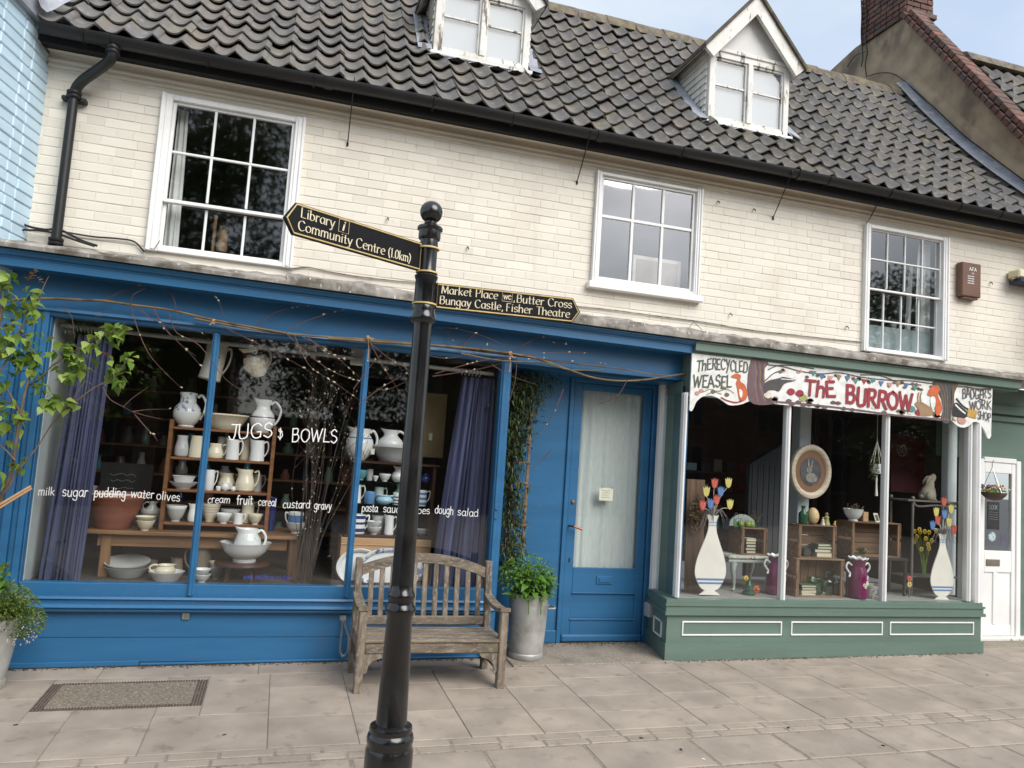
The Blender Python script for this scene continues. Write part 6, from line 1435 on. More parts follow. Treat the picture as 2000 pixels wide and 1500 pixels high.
# hanging jugs
o = pot('hanging_jug', 'straight', 408, 742, 46, 74, .24, 'rose patterned jug hanging by the window bar', 'fleck', 1, -1, cat='jug', tilt=(.0, .18, .2), hsize=.6)
q = MB(); q.tube([(0, 0, .27), (.0, 0, .52)], .0025, 5); q.build('hanging_cord', MT['string'], o)
o = pot('hanging_jug', 'round', 507, 735, 50, 58, .24, 'round cream jug with a red collar hanging from the ceiling', 'cream_gl', 1, -1, cat='jug', tilt=(.1, -.35, .1), bands=[(.70, .86, 'maroon')], hsize=.6)
q = MB(); q.tube([(0, 0, .2), (.06, 0, .42)], .0025, 5); q.build('hanging_cord', MT['string'], o)
# on and in the cabinet
CT = czt
pot('jug', 'round', 700, 898, 54, 62, CF+.08, 'ribbed white jug with a blue line on the cabinet top', 'glaze', 1, -1, CT, [(.68, .72, 'midblue')], flute=26, hsize=.5)
pot('bowl', 'pan', 766, 900, 88, 32, CF+.1, 'broad grey white bowl on the cabinet top', 'grey_gl', z=CT)
pot('jug', 'ewer', 762, 874, 50, 44, CF+.1, 'fluted white jug standing in the broad bowl', 'glaze', 1, -1, CT+.075, flute=22, hsize=.5)
q = MB(); p = at(728, 882, CF); q.cbox(p.x-.014, p.x+.014, CF, CF+.002, p.z-.022, p.z+.022, .001); tag(q.build('price_tag', MT['paper']), 'white price tag tied to the ribbed jug on the cabinet', 'tag')
yc = CF+.09
C0, C1, C2 = CZ
pot('bowl', 'bowl', 703, 940, 30, 20, yc, 'teal bowl on the top glass shelf', 'teal', z=C0)
pot('cup', 'mug', 721, 941, 13, 22, yc, 'pale tumbler on the top glass shelf', 'grey_gl', z=C0)
pot('cup', 'bowl', 733, 941, 12, 10, yc-.02, 'tiny white cup on the top glass shelf', 'glaze', z=C0)
pot('bowl', 'bowl', 751, 941, 24, 15, yc-.02, 'small white bowl on the top glass shelf', 'glaze', z=C0)
pot('jug', 'ewer', 778, 942, 30, 30, yc, 'white swan necked jug on the top glass shelf', 'glaze', 0, -1, C0)
pot('jug', 'round', 830, 943, 20, 18, yc, 'navy pot on the top glass shelf beside the signpost', 'navy', z=C0)
pot('jug', 'straight', 692, 983, 26, 36, yc, 'white jug at the end of the second glass shelf', 'glaze', 1, 0, C1)
pot('cup', 'mug', 721, 984, 20, 24, yc-.03, 'mid blue mug on the second glass shelf', 'midblue', z=C1)
pot('jug', 'straight', 738, 984, 22, 32, yc+.05, 'grey white jug behind the pale blue sauce boat', 'grey_gl', 1, 0, C1)
pot('sauce_boat', 'round', 750, 985, 34, 18, yc-.03, 'pale blue sauce boat on the second glass shelf', 'paleblue', 1, -1, C1, hsize=.6)
pot('jar', 'mug', 778, 986, 24, 24, yc-.02, 'blue ringed white jar next to the signpost', 'glaze', z=C1, bands=[(.1, .2, 'navy'), (.35, .45, 'navy'), (.6, .7, 'navy')])
pot('jug', 'ewer', 780, 985, 30, 40, yc+.06, 'sage green jug behind the blue ringed jar', 'sagegl', 0, 0, C1)
pot('cup', 'mug', 822, 988, 20, 31, yc-.02, 'blue and white hooped mug beside the signpost', 'glaze', 1, 0, C1, [(.08, .24, 'midblue'), (.4, .56, 'midblue'), (.72, .86, 'midblue')], hsize=1.3)
pot('cup', 'mug', 694, 1039, 36, 38, yc-.03, 'large blue hooped mug on the cabinet floor', 'glaze', 1, 0, C2, [(.12, .3, 'navy'), (.5, .62, 'navy'), (.78, .95, 'navy')], hsize=.8)
pot('bowl', 'bowl', 730, 1040, 30, 15, yc-.03, 'lower of two white bowls on the cabinet floor', 'glaze', z=C2)
pot('bowl', 'bowl', 730, 1030, 31, 14, yc-.03, 'upper of two white bowls on the cabinet floor', 'glaze', z=C2+.045)
pot('bowl', 'bowl', 738, 1039, 30, 34, yc+.06, 'grey bowl behind the two white bowls', 'grey_gl', z=C2)
pot('jug', 'straight', 759, 1041, 19, 37, yc-.03, 'slim white jug on the cabinet floor', 'glaze', 1, -1, C2, hsize=1.1)
for k, lab in enumerate(('lowest', 'middle', 'topmost')): pot('plate', 'plate', 824, 1043-5*k, 26, 5, yc, lab+' of three small white plates beside the signpost', 'glaze', z=C2+.014*k)
# big oval platters leaning on the peach box
def platter(px, py, wp, hp, Y, label, edge, tiltx):
    c = at(px, py, Y); rx = (X_(px+wp/2, py, Y)-X_(px-wp/2, py, Y))/2; rz = (Z_(px, py-hp/2, Y)-Z_(px, py+hp/2, Y))/2
    o = empty('platter', (c.x, Y, c.z-rz), label, 'platter')
    for nm, prof, m_ in (('rim', [(.80, .012), (.84, -.004), (.97, -.014), (1, -.012), (1, -.004), (.8, .02)], edge), ('well', [(0, .012), (.81, .012)], 'glaze')):
        q = MB(); q.lathe([(a, b_) for a, b_ in prof], (0, 0, 0), 40); q.v = [(x*rx, z, y*rz+rz) for x, y, z in q.v]; q.build(nm, MT[m_], o, 50)
    o.rotation_euler = (-tiltx, 0, 0); return o
MT['blueedge'] = overlay(pm('blue_edged_rim', (.70, .72, .73), .15, .03, 5), (.08, .13, .30), 30, (.48, .56), amount=.9)
platter(762, 1112, 132, 82, .20, 'blue edged oval platter behind the bench', 'blueedge', .16)
platter(702, 1108, 90, 72, .27, 'white oval platter half behind the blue edged platter', 'glaze', .16)
# white cards hung along the top of the window
for px, py, w_, h_, lab in ((597, 680, 40, 14, 'narrow white card hanging under the curtain rail'), (701, 697, 30, 34, 'square white card hanging beside the window bar')):
    a = at(px, py, .1); q = MB(); w2_, h2_ = w_/FPX*5.75/2, h_/FPX*5.75/2; q.cbox(a.x-w2_, a.x+w2_, .1, .103, a.z-h2_, a.z+h2_, .001); tag(q.build('hanging_card', MT['paper']), lab, 'card')
# willow bundle standing in the window
def catkin_mesh():
    q = MB(); q.ball((0, 0, .010), .0062, 7, 5, 0, (1, 1, 1.9)); return q
CK = catkin_mesh()
def twig(q, ck, pts, r0, rs, n_cat, size=1.0, off=0):
    P = smoothpts(pts, 4); q.tube(P, [r0*(1-.75*i/(len(P)-1)) for i in range(len(P))], 5)
    for _ in range(n_cat):
        i = rs.randrange(len(P)//3, len(P)); p = P[i]; t = (P[min(i+1, len(P)-1)]-P[i-1]).normalized()
        d_ = (t+Vector((rs.uniform(-.6, .6), rs.uniform(-.6, .6), rs.uniform(-.2, .6)))).normalized()
        M_ = Matrix.Translation(p) @ d_.to_track_quat('Z', 'Y').to_matrix().to_4x4() @ Matrix.Scale(size*rs.uniform(.7, 1.2), 4)
        ck.add([M_ @ Vector(v) for v in CK.v], CK.f)
rs = random.Random(12); wb = empty('willow_bundle', (X_(590, 1130, .12), .14, FZ), 'bundle of pussy willow twigs standing in the jug window', 'twigs')
q, ck = MB(), MB()
for k in range(26):
    b0 = Vector((rs.uniform(-.05, .06), rs.uniform(-.03, .05), 0)); ln = rs.uniform(.9, 1.75); lean = rs.uniform(-.12, .30)
    pts = [b0, b0+Vector((lean*.25, rs.uniform(-.02, .02), ln*.33)), b0+Vector((lean*.7+rs.uniform(-.03, .03), rs.uniform(-.03, .03), ln*.66)), b0+Vector((lean*1.15+rs.uniform(-.06, .06), rs.uniform(-.05, .05), ln))]
    twig(q, ck, pts, rs.choice([.003, .0035, .007]), rs, 5, .7)
    for _ in range(2):
        p = Vector(pts[2]).lerp(Vector(pts[3]), rs.random()); twig(q, ck, [p, p+Vector((rs.uniform(-.1, .1), rs.uniform(-.03, .03), .12)), p+Vector((rs.uniform(-.2, .2), rs.uniform(-.05, .05), .26))], .002, rs, 2, .7)
q.build('stems', MT['darktwig'], wb, 60); c_ = ck.build('catkins', MT['catkin'], wb, 60); c_['kind'] = 'stuff'

o = empty('back_shelves', (X_(300, 900, 1.7), 1.7, FZ), 'dim shelves of bottles and a chalkboard at the back of the jug shop', 'shelves'); rs = random.Random(19)
for k in range(6):
    z_ = .15+k*.24; q = MB(); q.cbox(-1.2, 1.9, 0, .25, z_, z_+.02, .003); q.build('shelf', MT['oak'], o)
    for j in range(17):
        if rs.random() < .7: x = -1.15+j*.175+rs.uniform(-.03, .03); h = rs.uniform(.08, .17); r_ = rs.uniform(.025, .06); q = MB(); q.lathe([(0, 0), (r_, 0), (r_*1.05, h*.4), (r_*.6, h*.75), (r_*.65, h), (0, h)], (x, .1, z_+.0205), 12); q.build('shelf_pot', MT[rs.choice(['pewter', 'grey_gl', 'teal', 'sagegl', 'terra', 'cream_gl', 'navy'])], o, 50)
p = at(243, 935, .95); o = empty('chalkboard', tuple(p), 'dark chalkboard with faint writing behind the terracotta pan', 'chalkboard'); q = MB(); q.cbox(-.17, .2, 0, .02, -.16, .12, .003); q.build('slate', MT['slate'], o)
for k in range(3): q = MB(); q.tube([(-.1+.022*i+rs.uniform(-.004, .004), -.002, .03-.05*k+rs.uniform(-.01, .012)) for i in range(9)], .0022, 4); q.build('chalk_line', MT['chalk'], o)
# ================================================================= CONTENTS OF THE GREEN SHOP WINDOW
GF = zgb+.004
def fY(px, py, z=None, lo=-.13, hi=.5):
    z = GF if z is None else z; v = ray(px, py); t = (z-CAM.z)/v.z; return max(lo, min(hi, CAM.y+v.y*t))
def crate(px0, px1, pt, pb, Y, depth, label, z=None, vert=False):
    xa, xb = X_(px0, (pt+pb)/2, Y), X_(px1, (pt+pb)/2, Y); pc = (px0+px1)/2; zb = Z_(pc, pb, Y) if z is None else z; zt = zb+(Z_(pc, pt, Y)-Z_(pc, pb, Y))
    o = empty('wooden_crate', (xa, Y, zb), label, 'crate', 'wooden crates in the window'); W, H = xb-xa, zt-zb; t = .011
    rs = random.Random(px0)
    for y0, y1 in ((0, depth*.47), (depth*.53, depth)):
        q = MB(); q.cbox(0, W, y0, y1, H-t, H, .003, jit=.0015); q.build('board', MT['crate'], o)
        q = MB(); q.cbox(t, W-t, y0, y1, 0, t, .003); q.build('board', MT['crate'], o)
    for z0, z1 in ((0, H*.47), (H*.54, H-t)):
        for xx in (0, W-t):
            q = MB(); q.cbox(xx, xx+t, .0, depth, z0, z1, .003, jit=.001); q.build('end_board', MT['crate'], o)
    n_ = 6 if vert else 3
    for k in range(n_):
        q = MB()
        if vert: q.cbox(t+(W-2*t)*k/n_+.002, t+(W-2*t)*(k+1)/n_-.002, depth-.01, depth, t, H-t, .002); q.build('back_slat', MT['cratev'], o)
        else: q.cbox(t, W-t, depth-.01, depth, t+(H-2*t)*k/n_+.003, t+(H-2*t)*(k+1)/n_-.003, .002); q.build('back_slat', MT['crate'], o)
    for xx in (t, W-t-.022):
        q = MB(); q.cbox(xx, xx+.022, .004, .022, t, H-t, .003); q.build('corner_batten', MT['cratev'], o)
    return o, zt, Y, xa, xb
cC = crate(1555, 1649, 1096, 1171, fY(1600, 1171, lo=-.12), .17, 'lower of the two stacked crates holding green glass', GF, True)
zC = cC[1]
cB = crate(1560, 1634, 1027, 1092, cC[2]+.02, .15, 'upper of the two stacked crates holding green books', zC)
cA = crate(1448, 1499, 1031, 1084, .16, .20, 'dark crate of books on the flowered stool')
YD = .02
st_ = empty('black_table', (X_(1715, 1165, YD), YD+.1, GF), 'low black table under the crate with ivy', 'table')
zt_ = Z_(1712, 1089, YD); q = MB(); xa, xb = X_(1652, 1095, YD), X_(1772, 1095, YD)
q.cbox(xa, xb, YD-.02, YD+.24, zt_-.022, zt_, .004); rel(q, st_).build('table_top', MT['darkwood'], st_)
for xx, yy in ((xa+.02, YD), (xb-.03, YD), (xa+.02, YD+.2), (xb-.03, YD+.2)):
    q = MB(); q.tube([(xx, yy, zt_-.022), (xx+.006, yy-.004, zt_-.13), (xx, yy, GF+.02), (xx+.004, yy-.01, GF)], [.02, .016, .013, .018], 8); rel(q, st_).build('leg', MT['darkwood'], st_, 50)
cD = crate(1664, 1760, 1021, 1089, YD+.01, .20, 'crate with ivy standing on the low black table', zt_)
# books
def book(x, y, z, w_, d_, h, label, cover, rotz=0.0):
    o = empty('book', (x, y, z), label, 'book', 'old books in the crates'); o.rotation_euler = (0, 0, rotz)
    q = MB(); q.cbox(-w_/2, w_/2, -d_/2, d_/2, 0, .003, .001); q.cbox(-w_/2, w_/2, -d_/2, d_/2, h-.003, h, .001); q.cbox(-w_/2, -w_/2+.004, -d_/2, d_/2, .003, h-.003, .001); q.build('cover', MT[cover], o)
    q = MB(); q.cbox(-w_/2+.004, w_/2-.004, -d_/2+.004, d_/2-.004, .003, h-.003, .001); q.build('pages', MT['bkcream'], o); return o
bz = zC+.012; bx = X_(1607, 1080, cB[2]+.05); yb0 = cB[2]+.06
book(bx+.01, yb0, bz, .20, .10, .036, 'thick cream paged book at the bottom of the upper crate', 'bkcream'); book(bx-.01, yb0+.005, bz+.036, .21, .1, .03, 'dark green book second from the bottom in the upper crate', 'bkdark', .05)
book(bx+.005, yb0, bz+.066, .16, .09, .022, 'sage green book third from the bottom in the upper crate', 'bkgreen', -.05); book(bx, yb0+.005, bz+.088, .16, .09, .022, 'faded green book on top of the pile in the upper crate', 'bkgreen', .08)
q = MB(); q.tube([(0, 0, 0), (.0, .1, 0)], .036, 16); o = q.build('cushion_roll', MT['bkdark'], None, 50, (X_(1576, 1085, yb0-.03)-.01, yb0-.05, bz+.036)); tag(o, 'dark green rolled cloth beside the books in the upper crate', 'cloth roll')
bx = X_(1576, 1160, cC[2]+.04); yb0 = cC[2]+.06; bz = GF+.012
for k, (m_, h, lab) in enumerate((('bkcream', .022, 'tan book at the bottom of the small pile in the lower crate'), ('bkcream', .02, 'cream book second in the small pile in the lower crate'), ('bkgreen', .022, 'green book third in the small pile in the lower crate'), ('bkgreen', .02, 'pale green book topping the small pile in the lower crate'))): book(bx+.004*(k % 2), yb0, bz+.0215*k, .145, .09, h, lab, m_, .04*(-1)**k)
za = cA[0].location.z+.012; bx = X_(1463, 1075, .2)
for k, (m_, lab) in enumerate((('bkdark', 'dark book lowest in the crate on the stool'), ('bkgreen', 'green book second in the crate on the stool'), ('bkdark', 'dark book third in the crate on the stool'), ('bkgreen', 'green book fourth in the crate on the stool'), ('bkcream', 'pale book topmost in the crate on the stool'))): book(bx, .22, za+.026*k, .10, .10, .025, lab, m_, .05*(-1)**k)
# glass and ornaments
yg = cC[2]+.09
pot('glass_jar', 'mug', 1592, 1166, 22, 32, yg, 'pale green glass tumbler in the lower crate', 'clearglass', z=GF+.012, cat='glass'); pot('glass_bottle', 'bottle', 1614, 1167, 22, 46, yg-.02, 'round clear green bottle in the lower crate', 'clearglass', z=GF+.012, cat='bottle'); pot('glass_bottle', 'bottle', 1632, 1167, 14, 42, yg-.02, 'slim clear bottle beside the round one in the lower crate', 'clearglass', z=GF+.012, cat='bottle')
yt = cB[2]+.06; zt2 = cB[1]
pot('glass_bottle', 'bottle', 1568, 1026, 15, 36, yt, 'dark green bottle standing on the upper crate', 'gbottle', z=zt2, cat='bottle')
p = at(1587, 1026, yt); q = MB(); q.lathe([(.054*math.sin(PI*i/12)*(1-.14*math.cos(PI*i/12)*-1 if False else 1-.10*(i/12)), .068-.072*math.cos(PI*i/12)) for i in range(13)], (0, 0, .004), 20); tag(q.build('egg', MT['egg'], None, 60, (p.x, yt, zt2)), 'large speckled egg standing on the upper crate', 'egg')
def figurine(px, py, hp, Y, z, label, m1, m2, name='figurine'):
    p = at(px, py, Y); h = hp/FPX*(Y-CAM.y)*1.05; o = empty(name, (p.x, Y, z), label, 'figurine')
    q = MB(); q.lathe([(0, 0), (.3*h, 0), (.26*h, .1*h), (.16*h, .45*h), (.2*h, .6*h), (.1*h, .72*h), (0, .74*h)], (0, 0, 0), 12); q.build('body', MT[m1], o, 50)
    q = MB(); q.ball((0, 0, .84*h), .13*h, 10, 8); q.build('head', MT[m2], o, 50); return o
figurine(1607, 1026, 18, yt-.01, zt2, 'small pale figurine on the upper crate', 's_cream', 's_pink'); figurine(1614, 1026, 28, yt+.02, zt2, 'taller green and gold figurine on the upper crate', 's_lime', 's_tan')
def rabbit(name, base, h, mat, label, up=1.0, face=1):
    """sitting rabbit, one continuous lathe-like body with ears"""
    o = empty(name, base, label, 'rabbit ornament')
    q = MB(); secs = [(0, 0, .02, .10), (.03, .02, .25, .27), (.0, .12, .29, .29), (-.02, .28, .27, .25), (.02, .44, .22, .20), (.08, .58, .16, .15), (.11, .66, .13, .12), (.15, .74, .15, .14), (.20, .84, .14, .12), (.23, .93, .07, .06), (.24, .955, .005, .005)]
    n_ = 14; vs = []
    for x, z, rx, ry in secs:
        for j in range(n_): a = 2*PI*j/n_; vs.append((face*(x+rx*math.cos(a))*h, ry*math.sin(a)*h*.8, z*h))
    q.add(vs, [(i*n_+j, i*n_+(j+1) % n_, (i+1)*n_+(j+1) % n_, (i+1)*n_+j) for i in range(len(secs)-1) for j in range(n_)])
    q.build('body', MT[mat], o, 60)
    q = MB()
    for s_ in (-1, 1): q.ball((face*-.06*h, s_*.17*h, .16*h), .16*h, 10, 8, 0, (1.1, .6, 1.1)); q.tube([(face*.12*h, s_*.1*h, .42*h), (face*.19*h, s_*.1*h, .22*h), (face*.2*h, s_*.1*h, .03*h), (face*.28*h, s_*.1*h, .02*h)], [.07*h, .055*h, .05*h, .04*h], 8)
    q.ball((face*-.28*h, 0, .12*h), .08*h, 8, 6); q.build('haunches', MT[mat], o, 60)
    for s_ in (-1, 1):
        q = MB(); q.tube([(face*.12*h, s_*.05*h, .86*h), (face*.0*h, s_*.06*h, .80*h), (face*-.12*h, s_*.07*h, .66*h), (face*-.16*h, s_*.07*h, .55*h)], [.03*h, .06*h, .05*h, .012*h], 8); q.build('ear', MT[mat], o, 60)
    return o
p = at(1630, 1028, yt-.02); rabbit('small_rabbit', (p.x, yt-.02, zt2), .045, 's_gold', 'tiny golden rabbit ornament on the upper crate')
# tureen, box and card on crate with ivy
yt = cD[2]+.06; zt3 = cD[1]
o = pot('tureen', 'footbowl', 1666, 1018, 32, 24, yt, 'white two handled tureen with dried flowers on the ivy crate', 'glaze', z=zt3, cat='bowl')
q = MB(); rs = random.Random(3)
for k in range(26):
    a = Vector((rs.uniform(-.045, .07), rs.uniform(-.03, .03), .085)); b_ = a+Vector((rs.uniform(-.03, .05), rs.uniform(-.02, .02), rs.uniform(.0, .07))); q.tube([a, b_], .002, 4); q.ball(b_, .006, 6, 4)
q.build('dried_flowers', MT['dried'], o)
for s_ in (-1, 1):
    q = MB(); q.tube(smoothpts([(s_*.045, 0, .075), (s_*.07, 0, .085), (s_*.072, 0, .06), (s_*.05, 0, .045)], 4), .004, 6); q.build('handle', MT['glaze'], o, 60)
p = at(1688, 1018, yt+.02); q = MB(); q.cbox(-.028, .028, -.03, .03, 0, .085, .003); tag(q.build('wooden_box', MT['peach'], None, None, (p.x, yt+.03, zt3)), 'small upright wooden box beside the tureen', 'box')
p = at(1712, 1018, yt); q = MB(); q.cbox(-.032, .032, 0, .003, 0, .085, .001); o = q.build('greeting_card', MT['s_cream'], None, None, (p.x, yt-.02, zt3)); o.rotation_euler = (-.35, .0, .25); tag(o, 'pale printed card leaning on the ivy crate', 'card')
q = MB(); q.cbox(-.02, .02, -.003, -.001, .015, .07, .001); q.build('print', MT['s_green'], o)
# ivy in the crate
def leaf_blob(name, c, rad, n_, size, mat, label, cat, seed, parent=None, stem=None):
    rs = random.Random(seed); o = empty(name, c, label, cat) if parent is None else parent; q = MB(); q.r = []
    leafy(q, (0, 0, 0) if parent is None else c, rad, n_, size, rs); q.build('leaves', MT[mat], o)
    if stem:
        q = MB(); 
        for _ in range(8): q.tube([(0, 0, -rad[2]), (rs.uniform(-.6, .6)*rad[0], 0, 0), (rs.uniform(-1, 1)*rad[0], rs.uniform(-.5, .5)*rad[1], rad[2]*.6)], .003, 5)
        q.build('stems', MT['bark'], o)
    return o
p = at(1684, 1082, cD[2]+.06); leaf_blob('ivy', (p.x, cD[2]+.07, zt_+.045), (.06, .04, .028), 90, .014, 'climber', 'small dark ivy trailing in the crate on the black table', 'plant', 5, stem=True)
# magenta vases
def magenta(px, pt, pb, Y, label, tilt=0):
    p = at(px, pb, Y); h = Z_(px, pt, Y)-Z_(px, pb, Y); o = empty('magenta_vase', (p.x, Y, GF), label, 'vase', 'magenta enamel vases')
    q = MB(); r_ = h*.235; q.lathe([(0, 0), (.8*r_, 0), (.95*r_, .02*h), (r_, .1*h), (.98*r_, .45*h), (.92*r_, .66*h), (.72*r_, .76*h), (.70*r_, .82*h), (.86*r_, .93*h), (.94*r_, .96*h)], (0, 0, 0), 28); q.build('body', MT['magenta'], o, 50)
    q = MB(); q.lathe([(.94*r_, .955*h), (1.02*r_, .985*h), (.95*r_, h), (.7*r_, .9*h)], (0, 0, 0), 40, warp=lambda x, y, z, a: (x*(1+.05*math.cos(9*a)), y*(1+.05*math.cos(9*a)), z+.006*math.cos(9*a))); q.build('frilled_rim', MT['glaze'], o, 50)
    for s_ in (-1, 1):
        q = MB(); q.tube(smoothpts([(s_*.78*r_, 0, .80*h), (s_*1.25*r_, 0, .86*h), (s_*1.5*r_, 0, .76*h), (s_*1.25*r_, 0, .66*h), (s_*1.0*r_, 0, .60*h), (s_*1.18*r_, -.01, .52*h)], 4), .009, 7); q.build('handle', MT['glaze'], o, 60)
    rs = random.Random(px)
    for k in range(7):
        a = -PI/2+rs.uniform(-.2, .75); z_ = h*rs.uniform(.30, .52); c = Vector((math.cos(a), math.sin(a), 0))
        q = MB()
        for j in range(5):
            t = 2*PI*j/5; d_ = c.cross(Vector((0, 0, 1)))*math.cos(t)*.011+Vector((0, 0, 1))*math.sin(t)*.011; q.ball(c*r_*1.0+Vector((0, 0, z_))+d_, .0065, 6, 4)
        q.build('painted_flower', MT['s_cream'], o, 60)
    return o
magenta(1514, 1084, 1162, -.02, 'magenta vase half hidden by the white window bar'); magenta(1674, 1093, 1173, -.13, 'magenta vase with white scroll handles and painted flowers')
pot('patterned_pot', 'mug', 1707, 1174, 34, 25, -.10, 'small black and white patterned pot by the window bar', 'patpot', z=GF, cat='pot')
# floral stool with cabriole legs, jar group on the dark crate
YS = .10; so = empty('floral_stool', (X_(1468, 1165, YS), YS+.1, GF), 'pale green stool with a flowered cushion and curved legs', 'stool')
zt4 = Z_(1466, 1086, YS); xa, xb = X_(1424, 1100, YS), X_(1506, 1100, YS)
q = MB(); q.cbox(xa, xb, YS, YS+.3, zt4-.035, zt4, .014); rel(q, so).build('cushion', MT['floral'], so)
q = MB(); q.cbox(xa, xb, YS+.004, YS+.29, zt4-.06, zt4-.036, .006); rel(q, so).build('seat_rail', MT['palegreen'], so)
for xx, yy in ((xa+.06, YS+.02), (xb-.02, YS+.02), (xa+.03, YS+.27), (xb-.02, YS+.27)):
    hh = zt4-.06-GF; q = MB(); s_ = 1 if xx > (xa+xb)/2 else -1
    q.tube(smoothpts([(xx, yy, GF+hh), (xx+s_*.012, yy-.008, GF+hh*.75), (xx-s_*.004, yy, GF+hh*.35), (xx-s_*.006, yy, GF+hh*.1), (xx+s_*.012, yy-.01, GF+.004)], 4), [.03*(1-.6*min(1, i/10)) for i in range(17)], 9); rel(q, so).build('leg', MT['palegreen'], so, 60)
cA[0].location.z = zt4
zA = zt4+(cA[1]-cA[1])+ (Z_(1473, 1031, .16)-Z_(1473, 1084, .16))
for o in [x for x in bpy.data.objects if x.get('category') == 'book' and 'crate on the stool' in x.get('label', '')]: o.location.z += zt4+.012-za
pq = at(1448, 1030, .22); q = MB(); P = smoothpts([(-.13, 0, .0), (-.12, 0, .05), (-.06, 0, .092), (.0, 0, .105), (.06, 0, .092), (.12, 0, .05), (.13, 0, 0)], 4)
q.prism([(p.x, p.z) for p in P], 0, .016); o = q.build('arched_plaque', MT['palegreen'], None, None, (X_(1450, 1024, .28), .28, zA+.001)); tag(o, 'pale arched wooden plaque leaning behind the apples', 'plaque')
for px, lab in ((1446, 'green apple nearest the lantern jar'), (1460, 'middle green apple with a red ribbon'), (1467, 'green apple nearest the glass pot')):
    p = at(px, 1022, .2); q = MB(); q.lathe([(0, .004), (.014, 0), (.027, .012), (.03, .028), (.024, .044), (.01, .049), (0, .044)], (0, 0, 0), 16); o = q.build('apple', MT['apple'], None, 60, (p.x, .2, zA+.001)); tag(o, lab, 'apple', 'green apples on the dark crate')
    q = MB(); q.tube([(0, 0, .044), (.004, 0, .06)], .002, 5); q.build('stalk', MT['bark'], o)
p = at(1438, 1022, .18); o = empty('lantern_jar', (p.x, .18, zA+.001), 'little wire handled glass lantern jar beside the apples', 'jar'); q = MB(); q.lathe([(0, 0), (.022, 0), (.024, .01), (.024, .06), (.016, .07), (.018, .075)], (0, 0, 0), 16); q.build('glass', MT['clearglass'], o, 50)
q = MB(); q.tube(smoothpts([(-.018, 0, .072), (-.02, 0, .1), (0, 0, .122), (.02, 0, .1), (.018, 0, .072)], 4), .0022, 6); q.build('wire_handle', MT['wrought'], o, 60)
p = at(1478, 1022, .2); o = empty('posy_jar', (p.x, .2, zA+.001), 'glass pot of dried twigs at the end of the dark crate', 'jar'); q = MB(); q.lathe([(0, 0), (.02, 0), (.022, .05), (.018, .06)], (0, 0, 0), 14); q.build('glass', MT['clearglass'], o, 50)
q = MB(); rs = random.Random(8)
for k in range(12): b_ = Vector((rs.uniform(-.06, .04), rs.uniform(-.03, .03), rs.uniform(.08, .14))); q.tube([(0, 0, .02), (b_.x*.4, b_.y*.4, .07), b_], .0016, 4); q.ball(b_, .006, 6, 4)
q.build('dried_stems', MT['dried'], o)
# narrow plank with dried bunch
xa, xb = X_(1338, 1050, .0), X_(1374, 1050, .0); zt5 = Z_(1355, 936, .0)
q = MB(); w_ = xb-xa; q.cbox(0, w_, 0, .022, 0, zt5-GF, .004, jit=.003); o = q.build('old_plank', MT['plank'], None, None, (xa+.02, .0, GF)); o.rotation_euler = (-.05, .0, 0); tag(o, 'tall weathered plank leaning in the corner of the bay', 'plank')
c = at(1361, 1003, -.04); o = empty('dried_bunch', tuple(c), 'hanging bunch of dried brown flowers on the weathered plank', 'dried flowers'); q = MB(); q.r = []; rs = random.Random(6); leafy(q, (0, 0, 0), (.075, .03, .16), 420, .014, rs); q.build('flower_heads', MT['dried'], o); q = MB()
for k in range(14): q.tube([(0, 0, .17), (rs.uniform(-.05, .05), rs.uniform(-.02, .02), .0), (rs.uniform(-.07, .07), rs.uniform(-.02, .02), -.13)], .0016, 4)
q.build('stalks', MT['bark'], o)
